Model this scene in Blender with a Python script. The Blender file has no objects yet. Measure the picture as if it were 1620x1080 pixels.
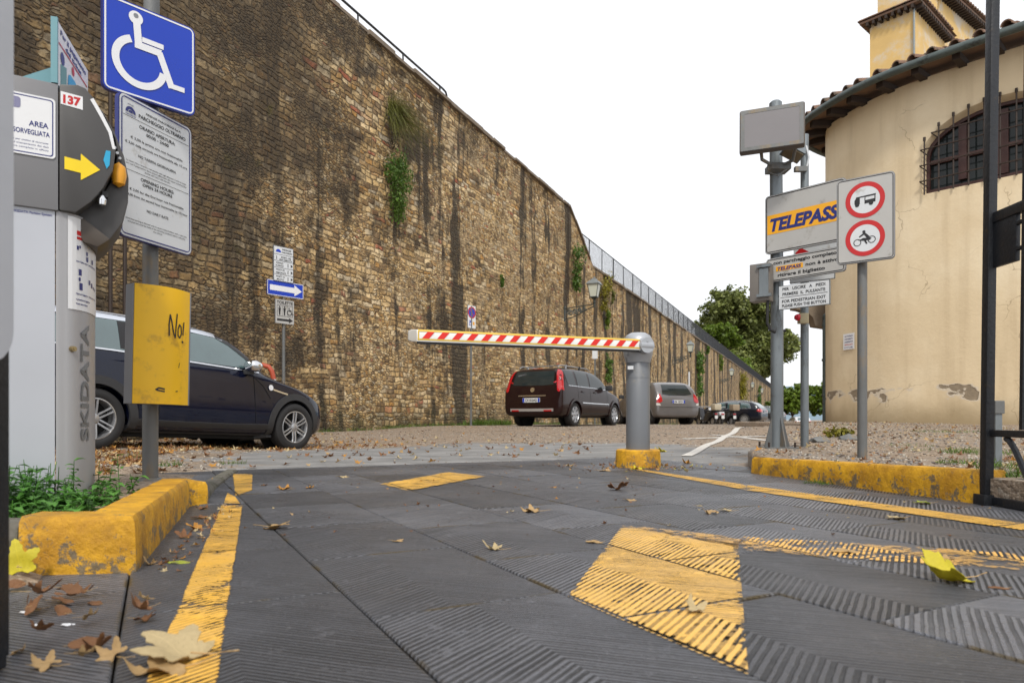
import bpy, bmesh, math, random
import numpy as np
from mathutils import Vector, Matrix, noise as mnoise
from mathutils.bvhtree import BVHTree
random.seed(7)
sc = bpy.context.scene
COL = sc.collection
CH = 0.38                     # camera height
# ---------------------------------------------------------------- camera
cd = bpy.data.cameras.new('camera'); cam = bpy.data.objects.new('camera', cd); COL.objects.link(cam)
cam.location = (0, 0, CH); cam.rotation_euler = (math.radians(90), 0, 0)
cd.lens = 24; cd.sensor_width = 36; cd.shift_y = 122/1620
cd.clip_start = 0.05; cd.clip_end = 9000
cd.dof.use_dof = True; cd.dof.focus_distance = 4.4; cd.dof.aperture_fstop = 5.0
sc.camera = cam
# ---------------------------------------------------------------- world, sun, exposure
SUN_EL, SUN_AZ = 50, 180      # azimuth clockwise from +Y
w = bpy.data.worlds.new('World'); sc.world = w; w.use_nodes = True
nt = w.node_tree; nt.nodes.clear()
sky = nt.nodes.new('ShaderNodeTexSky'); sky.sky_type = 'NISHITA'; sky.sun_disc = False
sky.sun_elevation = math.radians(SUN_EL); sky.sun_rotation = math.radians(SUN_AZ); sky.air_density = 1.0; sky.dust_density = 3.0
mx = nt.nodes.new('ShaderNodeMix'); mx.data_type = 'RGBA'; mx.inputs[0].default_value = 0.88
mx.inputs[7].default_value = (9.6, 9.7, 9.95, 1)
nt.links.new(sky.outputs[0], mx.inputs[6])
bg = nt.nodes.new('ShaderNodeBackground'); bg.inputs[1].default_value = 0.1
nt.links.new(mx.outputs[2], bg.inputs[0])
wo = nt.nodes.new('ShaderNodeOutputWorld'); nt.links.new(bg.outputs[0], wo.inputs[0])
sd = bpy.data.lights.new('sun', 'SUN'); sd.energy = 2.0; sd.angle = math.radians(10); sd.color = (1.0, 0.95, 0.86)
so = bpy.data.objects.new('sun', sd); COL.objects.link(so)
a, e = math.radians(SUN_AZ), math.radians(SUN_EL)
so.rotation_euler = Vector((-math.sin(a)*math.cos(e), -math.cos(a)*math.cos(e), -math.sin(e))).to_track_quat('-Z', 'Y').to_euler()
vs = sc.view_settings; vs.view_transform = 'Standard'; vs.look = 'None'; vs.exposure = 0.36; vs.gamma = 1; vs.use_curve_mapping = False
sc.cycles.max_bounces = 5; sc.cycles.diffuse_bounces = 3; sc.cycles.glossy_bounces = 3; sc.cycles.transparent_max_bounces = 8
sc.cycles.use_denoising = True

# ---------------------------------------------------------------- node helper
class NT:
    def __init__(s, t): s.t = t
    def n(s, ty, **k):
        o = s.t.nodes.new(ty)
        for a, b in k.items(): setattr(o, a, b)
        return o
    def put(s, sock, v):
        if isinstance(v, bpy.types.NodeSocket): s.t.links.new(v, sock)
        elif isinstance(v, (int, float)) and sock.type in ('RGBA',): sock.default_value = (v, v, v, 1)
        elif isinstance(v, tuple) and len(v) == 3 and sock.type == 'RGBA': sock.default_value = v + (1,)
        else: sock.default_value = v
    def m(s, op, a, b=0.0, c=None, clamp=False):
        o = s.n('ShaderNodeMath', operation=op); o.use_clamp = clamp
        s.put(o.inputs[0], a); s.put(o.inputs[1], b)
        if c is not None: s.put(o.inputs[2], c)
        return o.outputs[0]
    def vm(s, op, a, b=(0, 0, 0), out=0):
        o = s.n('ShaderNodeVectorMath', operation=op); s.put(o.inputs[0], a); s.put(o.inputs[1], b)
        return o.outputs[out]
    def dot(s, a, b): return s.vm('DOT_PRODUCT', a, b, 1)
    def sep(s, a):
        o = s.n('ShaderNodeSeparateXYZ'); s.put(o.inputs[0], a); return o.outputs
    def comb(s, x, y, z=0.0):
        o = s.n('ShaderNodeCombineXYZ'); s.put(o.inputs[0], x); s.put(o.inputs[1], y); s.put(o.inputs[2], z); return o.outputs[0]
    def noise(s, v, scale, detail=3, rough=0.55, out=0, dist=0.0):
        o = s.n('ShaderNodeTexNoise'); s.put(o.inputs['Vector'], v); s.put(o.inputs['Scale'], scale)
        o.inputs['Detail'].default_value = detail; o.inputs['Roughness'].default_value = rough; o.inputs['Distortion'].default_value = dist
        return o.outputs[out]
    def vor(s, v, scale, feat='F1', dim='2D', rnd=1.0):
        o = s.n('ShaderNodeTexVoronoi', feature=feat, voronoi_dimensions=dim)
        s.put(o.inputs['Vector'], v); o.inputs['Scale'].default_value = scale; o.inputs['Randomness'].default_value = rnd
        return o.outputs
    def white(s, v):
        o = s.n('ShaderNodeTexWhiteNoise', noise_dimensions='3D'); s.put(o.inputs[0], v); return o.outputs
    def sm(s, v, a, b, lo=0.0, hi=1.0):       # smoothstep a..b -> lo..hi
        o = s.n('ShaderNodeMapRange', interpolation_type='SMOOTHSTEP')
        s.put(o.inputs[0], v)
        for i, q in enumerate((a, b, lo, hi)): s.put(o.inputs[i+1], q)
        return o.outputs[0]
    def ramp(s, v, stops, interp='LINEAR'):
        o = s.n('ShaderNodeValToRGB'); cr = o.color_ramp; cr.interpolation = interp
        while len(cr.elements) < len(stops): cr.elements.new(0.5)
        for e_, (p, c) in zip(cr.elements, stops): e_.position = p; e_.color = tuple(c) + (1,)
        s.put(o.inputs[0], v); return o.outputs[0]
    def mix(s, f, a, b, mode='MIX'):
        o = s.n('ShaderNodeMix', data_type='RGBA', blend_type=mode); s.put(o.inputs[0], f); s.put(o.inputs[6], a); s.put(o.inputs[7], b)
        return o.outputs[2]
    def obj(s): return s.n('ShaderNodeTexCoord').outputs['Object']
    def pos(s): return s.n('ShaderNodeNewGeometry').outputs['Position']
    def bump(s, h, strength=0.5, dist=0.01, normal=None):
        o = s.n('ShaderNodeBump'); o.inputs['Strength'].default_value = strength; o.inputs['Distance'].default_value = dist
        s.put(o.inputs['Height'], h)
        if normal is not None: s.put(o.inputs['Normal'], normal)
        return o.outputs[0]

def newmat(name):
    m = bpy.data.materials.new(name); m.use_nodes = True
    t = NT(m.node_tree); b = m.node_tree.nodes['Principled BSDF']
    return m, t, b

def pm(name, col, rough=0.5, metal=0.0, var=0.12, vs_=6.0, bump=0.0, bs=60.0, coat=0.0, dirt=None, ior=None, emis=None, stretch=(1, 1, 1), spec=None):
    """plain material with gentle procedural variation"""
    m, t, b = newmat(name)
    v = t.vm('MULTIPLY', t.obj(), stretch)
    n = t.noise(v, vs_, 4, 0.6)
    k = t.m('MULTIPLY_ADD', n, 2*var, 1-var)
    c = t.mix(1.0, col, t.comb(k, k, k), 'MULTIPLY')
    if dirt:
        dc, amount, dsc = dirt
        d = t.sm(t.noise(v, dsc, 6, 0.65), 0.62-amount*0.35, 0.78-amount*0.3)
        c = t.mix(t.m('MULTIPLY', d, 0.85), c, dc)
    t.put(b.inputs['Base Color'], c)
    t.put(b.inputs['Roughness'], t.m('MULTIPLY_ADD', n, 0.2, max(rough-0.1, 0.02)))
    b.inputs['Metallic'].default_value = metal
    if coat: b.inputs['Coat Weight'].default_value = coat; b.inputs['Coat Roughness'].default_value = 0.04
    if ior: b.inputs['IOR'].default_value = ior
    if spec is not None: b.inputs['Specular IOR Level'].default_value = spec
    if emis: b.inputs['Emission Color'].default_value = emis[0] + (1,); b.inputs['Emission Strength'].default_value = emis[1]
    if bump: t.put(b.inputs['Normal'], t.bump(t.noise(v, bs, 4, 0.6), bump, 0.01))
    return m

# ---------------------------------------------------------------- mesh builder
class MB:
    def __init__(s, M=None): s.v = []; s.f = []; s.mi = []; s.M = M or Matrix(); s.cur = 0
    def add(s, vs_, fs, M=None):
        o = len(s.v); T = s.M @ M if M is not None else s.M
        s.v += [tuple(T @ Vector(p)) for p in vs_]
        s.f += [tuple(i+o for i in q) for q in fs]; s.mi += [s.cur]*len(fs)
    def box(s, c, size, M=None, taper=1.0):
        x, y, z = (k/2 for k in size); cx, cy, cz = c; V = []
        for dz, t_ in ((-z, 1.0), (z, taper)):
            V += [(cx-x*t_, cy-y*t_, cz+dz), (cx+x*t_, cy-y*t_, cz+dz), (cx+x*t_, cy+y*t_, cz+dz), (cx-x*t_, cy+y*t_, cz+dz)]
        s.add(V, [(3, 2, 1, 0), (4, 5, 6, 7), (0, 1, 5, 4), (1, 2, 6, 5), (2, 3, 7, 6), (3, 0, 4, 7)], M)
    def ring(s, pts, close=True, caps=True):
        """pts: list of rings (each list of points) -> skin"""
        n = len(pts[0]); V = [p for r in pts for p in r]; F = []
        for i in range(len(pts)-1):
            for j in range(n if close else n-1):
                k = (j+1) % n
                F.append((i*n+j, i*n+k, (i+1)*n+k, (i+1)*n+j))
        if caps and close: F.append(tuple(range(n))[::-1]); F.append(tuple((len(pts)-1)*n+j for j in range(n)))
        s.add(V, F)
    def tube(s, path, r, n=10, caps=True):
        path = [Vector(p) for p in path]; R = []; up = None
        for i, p in enumerate(path):
            d = (path[min(i+1, len(path)-1)]-path[max(i-1, 0)]).normalized()
            if up is None:
                up = Vector((0, 0, 1)) if abs(d.z) < 0.9 else Vector((1, 0, 0))
            a_ = d.cross(up).normalized(); up = a_.cross(d).normalized()
            rr = r[i] if isinstance(r, (list, tuple)) else r
            R.append([p + (a_*math.cos(q)+up*math.sin(q))*rr for q in (2*math.pi*k/n for k in range(n))])
        s.ring(R, True, caps)
    def cyl(s, p0, p1, r0, r1=None, n=20, caps=True): s.tube([p0, p1], [r0, r0 if r1 is None else r1], n, caps)
    def lathe(s, prof, n=24, M=None, caps=False):
        """prof list of (r, h) about z"""
        V = []; F = []
        for r, h in prof: V += [(r*math.cos(2*math.pi*k/n), r*math.sin(2*math.pi*k/n), h) for k in range(n)]
        for i in range(len(prof)-1):
            for j in range(n):
                k = (j+1) % n; F.append((i*n+j, i*n+k, (i+1)*n+k, (i+1)*n+j))
        if caps: F.append(tuple(range(n))[::-1]); F.append(tuple((len(prof)-1)*n+j for j in range(n)))
        s.add(V, F, M)
    def prism(s, poly, y0, y1, M=None):
        """polygon in x,z extruded along y from y0 (front) to y1"""
        n = len(poly); V = [(x, y0, z) for x, z in poly]+[(x, y1, z) for x, z in poly]
        F = [tuple(range(n)), tuple(range(2*n-1, n-1, -1))]
        F += [(i, i+n, (i+1) % n+n, (i+1) % n) for i in range(n)]
        s.add(V, F, M)
    def flat(s, poly, y, M=None): s.add([(x, y, z) for x, z in poly], [tuple(range(len(poly)))], M)
    def strip(s, a_, b_, y):      # quad strip between two xz polylines
        n = len(a_); s.add([(x, y, z) for x, z in a_]+[(x, y, z) for x, z in b_], [(i, i+1, n+i+1, n+i) for i in range(n-1)])
    def build(s, name, mat, parent=None, smooth=35, bevel=0, loc=None):
        me = bpy.data.meshes.new(name); me.from_pydata(s.v, [], s.f); me.update()
        for m in (mat if isinstance(mat, (list, tuple)) else [mat]): me.materials.append(m)
        if isinstance(mat, (list, tuple)): me.polygons.foreach_set('material_index', s.mi)
        bm = bmesh.new(); bm.from_mesh(me)
        if len(bm.faces) < 60000: bmesh.ops.recalc_face_normals(bm, faces=bm.faces)
        if bevel:
            ed = [e_ for e_ in bm.edges if e_.is_manifold and e_.calc_face_angle(0) > 0.6]
            bmesh.ops.bevel(bm, geom=ed, offset=bevel, segments=2, affect='EDGES', profile=0.6)
        bm.to_mesh(me); bm.free()
        if smooth:
            me.polygons.foreach_set('use_smooth', [True]*len(me.polygons))
            me.set_sharp_from_angle(angle=math.radians(smooth))
        o = bpy.data.objects.new(name, me); COL.objects.link(o)
        if parent: o.parent = parent
        if loc: o.location = loc
        return o

def tag(o, label=None, cat=None, group=None, kind=None):
    if label: o['label'] = label
    if cat: o['category'] = cat
    if group: o['group'] = group
    if kind: o['kind'] = kind
    return o
def thing(name, loc, label, cat, group=None, rz=0):
    o = bpy.data.objects.new(name, None); COL.objects.link(o); o.location = loc; o.rotation_euler = (0, 0, rz); o.empty_display_size = 0.1
    return tag(o, label, cat, group)
def copy_tree(o, parent=None):
    c = o.copy(); COL.objects.link(c); c.parent = parent
    for ch in [q for q in bpy.data.objects if q.parent == o]: copy_tree(ch, c)
    return c
def at(px, py, z=0.0):            # point on the level z seen at a photo pixel
    Y = 1080*(CH-z)/(py-662); return Vector(((px-810)/1080*Y, Y, z))
def rr(x0, z0, x1, z1, r, n=5):   # rounded rectangle
    P = []
    for cx, cz, a0 in ((x1-r, z0+r, -90), (x1-r, z1-r, 0), (x0+r, z1-r, 90), (x0+r, z0+r, 180)):
        P += [(cx+r*math.cos(math.radians(a0+90*k/n)), cz+r*math.sin(math.radians(a0+90*k/n))) for k in range(n+1)]
    return P
def circ(cx, cz, r, n=32, a0=0, a1=360):
    full = (a1-a0) % 360 == 0
    return [(cx+r*math.cos(math.radians(a0+(a1-a0)*k/(n if full else n-1))), cz+r*math.sin(math.radians(a0+(a1-a0)*k/(n if full else n-1)))) for k in range(n)]
def band(mb, outer, inner, y):    # closed ring between equal-length loops
    mb.strip(outer+[outer[0]], inner+[inner[0]], y)
def frame_M(pl, pr, z0):
    """local x from pl to pr, z up, local -y faces the viewer"""
    pl = Vector((pl[0], pl[1], z0)); d = Vector((pr[0], pr[1], z0))-pl; wd = d.length; d.normalize()
    y = Vector((0, 0, 1)).cross(d)
    M = Matrix((( d.x, y.x, 0, pl.x), (d.y, y.y, 0, pl.y), (0, 0, 1, pl.z), (0, 0, 0, 1)))
    return M, wd
_tc = {}
def text_geo(s_, bold, shear):
    k = (s_, bold, shear)
    if k not in _tc:
        cu = bpy.data.curves.new('t', 'FONT'); cu.body = s_; cu.size = 1; cu.offset = bold; cu.shear = shear; cu.resolution_u = 3
        ob = bpy.data.objects.new('t', cu); COL.objects.link(ob)
        me = bpy.data.meshes.new_from_object(ob)
        V = [tuple(v.co) for v in me.vertices]; F = [tuple(p.vertices) for p in me.polygons]
        bpy.data.objects.remove(ob); bpy.data.curves.remove(cu); bpy.data.meshes.remove(me)
        _tc[k] = (V, F)
    return _tc[k]
def text(mb, s_, cx, z, h, y, wid=None, bold=0.02, shear=0.0, align='c', M=None):
    V, F = text_geo(s_, bold, shear)
    if not V: return
    x0 = min(v[0] for v in V); x1 = max(v[0] for v in V)
    sz = h/0.72; sx = sz if wid is None else wid/(x1-x0)
    W_ = (x1-x0)*sx
    ox = cx-W_/2 if align == 'c' else (cx if align == 'l' else cx-W_)
    mb.add([(ox+(v[0]-x0)*sx, y, z+v[1]*sz) for v in V], F, M)
def boolean(o, cutter, op='DIFFERENCE', solver='EXACT'):
    md = o.modifiers.new('b', 'BOOLEAN'); md.operation = op; md.object = cutter; md.solver = solver
    bpy.context.view_layer.update()
    dg = bpy.context.evaluated_depsgraph_get(); me = bpy.data.meshes.new_from_object(o.evaluated_get(dg))
    o.modifiers.clear(); old = o.data; o.data = me
    bpy.data.objects.remove(cutter)
    return o

# ---------------------------------------------------------------- ground height
D = Vector((-0.463, 0.886)); N = Vector((0.886, 0.463))       # paving: along rows, across rows
CTRL = np.array([(-4.25, 6.84, .08), (-2.95, 9.1, -.02), (-5.5, 8, .05), (-4.2, 12.9, .12), (-1.3, 17.3, .2), (1.5, 17.5, .18), (3, 20, .19),
    (5.6, 23.5, .18), (4, 15, .16), (0, 8, .03), (-2, 5.6, 0), (1.4, 7, 0), (3.3, 8, .05), (2.5, 9.2, .05), (4.5, 11.5, .10), (6, 17, .16), (-.5, 12, .08), (6, 14, .24), (9, 12, .28), (8, 22, .19),
    (-3, 4.2, .05), (2.2, 5.8, .01), (0, 5.8, 0), (-1, 6.3, 0.01), (-8, 6, .1), (10, 18, .24), (-6, 12, .12)])
def gz0(x, y):
    d2 = (CTRL[:, 0]-x)**2+(CTRL[:, 1]-y)**2+0.6
    wt = d2**-1.8; z = float((wt*CTRL[:, 2]).sum()/wt.sum())
    if y > 20:
        t_ = min(1, (y-20)/4); t_ = t_*t_*(3-2*t_)
        zl = CH-0.0084*y if y < 45 else CH-0.378-0.026*(y-45)
        z = z*(1-t_)+max(zl, -6)*t_
    return z
def in_paving(p, q): return p < 5.45 and -4 < q < 4.2 and (q > -0.12 or p < 1.9) and not (q < 0.33 and p > 4.2 and q < 0.33-(5.45-p)*0.0 and p > 5.4)
def gz(x, y):
    p, q = D.x*x+D.y*y, N.x*x+N.y*y
    return 0.0 if in_paving(p, q) else gz0(x, y)
VK = [(1.67, 4.77), (1.93, 5.6), (3.2, 8), (5.8, 13.5), (6.2, 19)]     # left edge of the right verge
def vz(x, y):
    t_ = min(1, max(0, (y-4.5)/9)); return 0.118*(1-t_)+0.30*t_ + 0.01*mnoise.noise(Vector((x*1.3, y*1.3, 0)))
# ================================================================ SETTING MATERIALS
def paving_nodes(t):
    P = t.pos(); p = t.dot(P, (D.x, D.y, 0)); q = t.dot(P, (N.x, N.y, 0))
    RW, SL, Q0 = 0.42, 0.60, 0.364
    rq = t.m('DIVIDE', t.m('SUBTRACT', q, Q0), RW); row = t.m('FLOOR', rq); v = t.m('MULTIPLY', t.m('FRACT', rq), RW)
    off = t.m('MULTIPLY', t.m('FRACT', t.m('MULTIPLY_ADD', row, 0.618, 10.13)), SL)
    rp = t.m('DIVIDE', t.m('SUBTRACT', p, off), SL); col = t.m('FLOOR', rp); u = t.m('MULTIPLY', t.m('FRACT', rp), SL)
    rnd = t.white(t.comb(row, col, 3.3)); R = t.sep(rnd[1])
    vv = t.m('SUBTRACT', v, t.m('MULTIPLY_ADD', R[0], 0.10, 0.16))
    side = t.m('GREATER_THAN', vv, 0.0)
    # one half: grooves at 45 deg, other half: shallow angle
    warp = t.m('MULTIPLY', t.m('SUBTRACT', t.noise(P, 14, 3, 0.6), 0.5), 0.006)
    ga = t.m('ADD', t.m('ADD', u, t.m('MULTIPLY', vv, 1.05)), warp)
    gb = t.m('ADD', t.m('ADD', u, t.m('MULTIPLY', vv, -0.62)), warp)
    g = t.m('ADD', t.m('MULTIPLY', ga, side), t.m('MULTIPLY', gb, t.m('SUBTRACT', 1.0, side)))
    per = t.m('MULTIPLY_ADD', R[1], 0.004, 0.0160)
    gg = t.m('DIVIDE', g, per); gid = t.m('FLOOR', gg); wr = t.white(t.comb(gid, row, col)); W3 = t.sep(wr[1])
    s_ = t.m('MULTIPLY', t.m('ABSOLUTE', t.m('SUBTRACT', t.m('FRACT', gg), t.m('MULTIPLY_ADD', W3[0], .16, .42))), 2.0)
    rag = t.m('MULTIPLY', t.m('SUBTRACT', t.noise(P, 85, 4, 0.7), 0.5), 0.55)
    s_ = t.m('ADD', s_, rag); wd_ = t.m('MULTIPLY_ADD', W3[1], .24, .26)
    h = t.sm(t.m('SUBTRACT', s_, wd_), -0.06, 0.18)
    h = t.m('MAXIMUM', h, t.sm(t.noise(P, 11, 6, 0.75), 0.56, 0.66, 0, .85))
    wear = t.m('MAXIMUM', t.sm(t.noise(P, 2.0, 4, 0.6), 0.40, 0.70, 1.0, 0.45), t.sm(q, 1.1, 1.8, 0, .85))
    wear = t.m('MULTIPLY', wear, t.sm(R[2], 0.0, 1.0, 0.75, 1.0))
    h = t.m('SUBTRACT', 1.0, t.m('MULTIPLY', t.m('SUBTRACT', 1.0, h), wear))
    e1 = t.m('MINIMUM', v, t.m('SUBTRACT', RW, v)); e2 = t.m('MINIMUM', u, t.m('SUBTRACT', SL, u)); edge = t.m('MINIMUM', e1, e2)
    return P, h, R, edge, wear
def mk_paving():
    m, t, b = newmat('grooved_paving_stone'); P, h, R, edge, wear = paving_nodes(t)
    k = t.m('MULTIPLY_ADD', R[0], 0.75, 0.62)
    fine = t.noise(P, 90, 5, 0.7); big = t.noise(P, 1.6, 4, 0.6)
    base = t.mix(big, (0.072, 0.076, 0.090), (0.190, 0.197, 0.222))
    base = t.mix(1.0, base, t.comb(k, k, k), 'MULTIPLY')
    base = t.mix(t.sm(fine, 0.35, 0.7), t.mix(0.25, base, (0.03, 0.03, 0.032)), base)
    base = t.mix(t.sm(h, 0.0, 0.9, 0.93, 0.0), base, (0.007, 0.007, 0.007))  # groove self-shadowing painted in as a near-black colour
    scr = t.sm(t.noise(t.vm('MULTIPLY', P, (3, 1, 1)), 11, 7, 0.8), .60, .72, 0, .38); base = t.mix(scr, base, (.26, .255, .25))
    spk = t.sm(t.noise(P, 160, 2, 0.5), 0.68, 0.74); base = t.mix(t.m('MULTIPLY', spk, 0.5), base, (0.30, 0.29, 0.28))
    smear = t.sm(t.noise(P, 4.0, 6, 0.75), 0.60, 0.80, 0, 0.28); base = t.mix(smear, base, (0.19, 0.175, 0.155))
    moss = t.m('MULTIPLY', t.sm(edge, 0.004, 0.012, 1, 0), t.sm(t.noise(P, 5, 3, 0.6), 0.5, 0.62)); base = t.mix(moss, base, (0.07, 0.05, 0.02))
    t.put(b.inputs['Base Color'], base)
    t.put(b.inputs['Roughness'], t.m('ADD', t.m('MULTIPLY_ADD', t.noise(P, 3, 5, 0.7), 0.50, 0.08), t.m('MULTIPLY', t.m('SUBTRACT', 1, h), .3)))
    hh = t.m('ADD', h, t.m('MULTIPLY', fine, 0.7))
    t.put(b.inputs['Normal'], t.bump(hh, 1.0, 0.0065))
    return m
def mk_paint(name, col, w0=0.45, pave=True, alt=(0.75, 0.45, 0.12)):
    m, t, b = newmat(name)
    if pave: P, h, R, edge, wear = paving_nodes(t)
    else: P = t.pos(); h = t.noise(P, 60, 3, 0.6); edge = None
    n1 = t.noise(P, 7, 6, 0.72); n2 = t.noise(P, 45, 4, 0.7)
    keep = t.m('ADD', t.m('MULTIPLY', n1, 0.75), t.m('MULTIPLY', n2, 0.42))
    keep = t.m('ADD', keep, t.m('MULTIPLY', h, 0.16))
    uvn = t.n('ShaderNodeUVMap').outputs[0]; U = t.sep(uvn)
    eg = t.m('MINIMUM', t.m('MINIMUM', U[0], t.m('SUBTRACT', 1, U[0])), 0.5)
    eg2 = t.m('MINIMUM', t.m('MINIMUM', U[1], t.m('SUBTRACT', 1, U[1])), 0.5)
    ee = t.sm(t.m('MINIMUM', eg, eg2), 0.0, 0.06, -0.13, 0.0)
    keep = t.m('ADD', keep, ee)
    al = t.sm(keep, w0+0.13, w0+0.19)
    if edge is not None: al = t.m('MULTIPLY', al, t.sm(edge, 0.003, 0.006))
    c = t.mix(t.noise(P, 12, 4, 0.6), col, alt)
    c = t.mix(t.sm(n2, 0.5, 0.75, 0, 0.35), c, (0.20, 0.13, 0.05))
    if pave: c = t.mix(t.sm(h, 0.1, 0.8, 0.80, 0.0), c, (0.09, 0.05, 0.012))  # road paint also darkened in the grooves to carry their painted shade
    t.put(b.inputs['Base Color'], c); b.inputs['Roughness'].default_value = 0.6
    t.put(b.inputs['Alpha'], al)
    t.put(b.inputs['Normal'], t.bump(t.m('ADD', h, t.m('MULTIPLY', n2, .3)), 0.7, 0.005))
    return m
def mk_ground():
    m, t, b = newmat('gravelly_asphalt'); P = t.pos()
    v1 = t.vor(P, 38, 'F1', '3D'); v2 = t.vor(P, 95, 'F1', '3D')
    c = t.ramp(t.sep(v1[1])[0], [(0, (.10, .070, .045)), (.35, (.22, .150, .092)), (.65, (.33, .235, .155)), (.9, (.42, .32, .225)), (1, (.52, .45, .36))])
    c2 = t.ramp(t.sep(v2[1])[0], [(0, (.10, .075, .05)), (.5, (.22, .17, .125)), (1, (.38, .32, .26))])
    c = t.mix(0.5, c, c2)
    big = t.noise(P, 0.7, 5, 0.65); c = t.mix(t.sm(big, 0.45, 0.7, 0, 0.45), c, (0.23, 0.195, 0.165))
    c = t.mix(t.sm(t.noise(P, 2.2, 5, 0.7), 0.52, 0.7, 0, 0.6), c, (0.115, 0.075, 0.04))
    # smooth grey worn asphalt apron behind the paving
    p = t.dot(P, (D.x, D.y, 0)); q = t.dot(P, (N.x, N.y, 0))
    dx = t.m('DIVIDE', t.m('SUBTRACT', q, 3.1), 3.0); dy = t.m('DIVIDE', t.m('SUBTRACT', p, 6.3), 2.6)
    rr_ = t.m('ADD', t.m('MULTIPLY', dx, dx), t.m('MULTIPLY', dy, dy))
    rr_ = t.m('ADD', rr_, t.m('MULTIPLY', t.m('SUBTRACT', t.noise(P, 1.1, 5, 0.65), 0.5), 2.2))
    mk = t.sm(rr_, 0.75, 1.05, 1, 0)
    gcol = t.ramp(t.noise(t.vm('MULTIPLY', P, (1, 2.2, 1)), 1.7, 6, 0.7), [(0, (.10, .10, .105)), (.45, (.17, .168, .165)), (.6, (.25, .245, .24)), (1, (.32, .31, .30))])
    gcol = t.mix(t.sm(t.noise(P, 70, 3, 0.6), .55, .7, 0, .5), gcol, (.08, .08, .08))
    c = t.mix(mk, c, gcol)
    t.put(b.inputs['Base Color'], c); b.inputs['Roughness'].default_value = 0.8
    hh = t.m('ADD', t.m('MULTIPLY', v1[0], -1.0), t.m('MULTIPLY', v2[0], -0.5))
    hh = t.m('MULTIPLY', hh, t.m('MULTIPLY_ADD', mk, -0.85, 1.0))
    t.put(b.inputs['Normal'], t.bump(hh, 0.8, 0.012))
    return m
def mk_wall():
    m, t, b = newmat('rubble_stone_masonry'); O = t.obj(); S = t.sep(O)
    P2 = t.comb(S[0], S[2], 0)
    wob = t.vm('SCALE', t.vm('SUBTRACT', t.noise(P2, 2.1, 4, 0.62, 1), (.5, .5, .5)), (0, 0, 0)); wob.node.inputs['Scale'].default_value = 0.20
    Q = t.vm('ADD', P2, wob); Q3 = t.sep(Q)
    def lay(sx, sz, off):
        V = t.comb(t.m('MULTIPLY_ADD', Q3[0], sx, off), t.m('MULTIPLY', Q3[1], sz))
        f = t.vor(V, 1.0, 'F1', '2D', 0.82); f2 = t.vor(V, 1.0, 'F2', '2D', 0.82)
        for o_ in (f, f2): o_[0].node.distance = 'MINKOWSKI'; o_[0].node.inputs['Exponent'].default_value = 3.2
        return t.sep(f[1]), t.m('MULTIPLY', t.m('SUBTRACT', f2[0], f[0]), 0.6), f[0]
    def v1(wv, feat):
        o = t.n('ShaderNodeTexVoronoi', feature=feat, voronoi_dimensions='1D'); t.put(o.inputs['W'], wv); o.inputs['Scale'].default_value = 1.0; o.inputs['Randomness'].default_value = .85; return o.outputs
    def coursed(hz, hx, off):
        zz = t.m('MULTIPLY_ADD', Q3[1], hz, off); fz = v1(zz, 'F1'); ez = v1(zz, 'DISTANCE_TO_EDGE')[0]; rr_ = t.sep(fz[1])
        xx = t.m('ADD', t.m('MULTIPLY', Q3[0], t.m('MULTIPLY_ADD', rr_[0], hx*.9, hx*.55)), t.m('MULTIPLY', rr_[1], 117.0)); fx = v1(xx, 'F1'); ex = v1(xx, 'DISTANCE_TO_EDGE')[0]
        w_ = t.white(t.comb(t.sep(fx[1])[0], rr_[0], rr_[2]))
        return t.sep(w_[1]), t.m('MINIMUM', t.m('MULTIPLY', ez, 1.0), t.m('MULTIPLY', ex, 1.25)), None
    A = coursed(9.4, 4.3, 0); B = lay(8.0, 19.0, 7.7)
    sel = t.sm(t.noise(P2, 0.75, 4, 0.6), 0.50, 0.54)
    def mixf(a_, b_): return t.m('ADD', t.m('MULTIPLY', a_, t.m('SUBTRACT', 1, sel)), t.m('MULTIPLY', b_, sel))
    r0 = mixf(A[0][0], B[0][0]); r1 = mixf(A[0][1], B[0][1]); ed = mixf(A[1], B[1])
    stone = t.ramp(r0, [(0, (.13, .085, .045)), (.18, (.26, .17, .08)), (.36, (.42, .285, .125)), (.52, (.54, .385, .185)), (.70, (.64, .49, .275)), (.88, (.72, .60, .40)), (1, (.42, .38, .31))])
    stone = t.mix(t.sm(r1, 0.90, 0.97), stone, (.44, .25, .08))
    stone = t.mix(t.sm(r1, 0.05, 0.0), stone, (.36, .11, .06))
    n1 = t.noise(O, 14, 6, 0.7); k = t.m('MULTIPLY_ADD', n1, 1.7, 0.25); stone = t.mix(1.0, stone, t.comb(k, k, k), 'MULTIPLY')
    gap = t.m('ADD', ed, t.m('MULTIPLY', t.m('SUBTRACT', t.noise(O, 25, 3, 0.6), .5), 0.06))
    mor = t.sm(gap, 0.02, 0.12, 1, 0)
    mcol = t.mix(t.sm(t.noise(P2, 0.9, 4, 0.6), 0.36, 0.55), (.060, .042, .026), (.40, .31, .19))
    col = t.mix(t.m('MULTIPLY', mor, 0.85), stone, mcol)
    # vertical run-off streaks, paler mottling towards the far end, darker near and higher up
    pale_mottle = t.m('MULTIPLY', t.sm(t.noise(P2, 0.8, 6, 0.7), 0.44, 0.66, 0, 0.62), t.sm(S[0], 14, 24, .5, 1.0)); col = t.mix(pale_mottle, col, (.50, .40, .27))
    cav = t.sm(t.noise(P2, 6.5, 6, 0.75), 0.50, 0.66, 0, 0.75); col = t.mix(cav, col, (.045, .034, .022))
    pale_fleck = t.sm(t.noise(t.vm('ADD', P2, (9, 4, 0)), 7.5, 6, 0.75), 0.54, 0.70, 0, 0.6); col = t.mix(pale_fleck, col, (.70, .58, .39))  # paler patches at random
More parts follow.
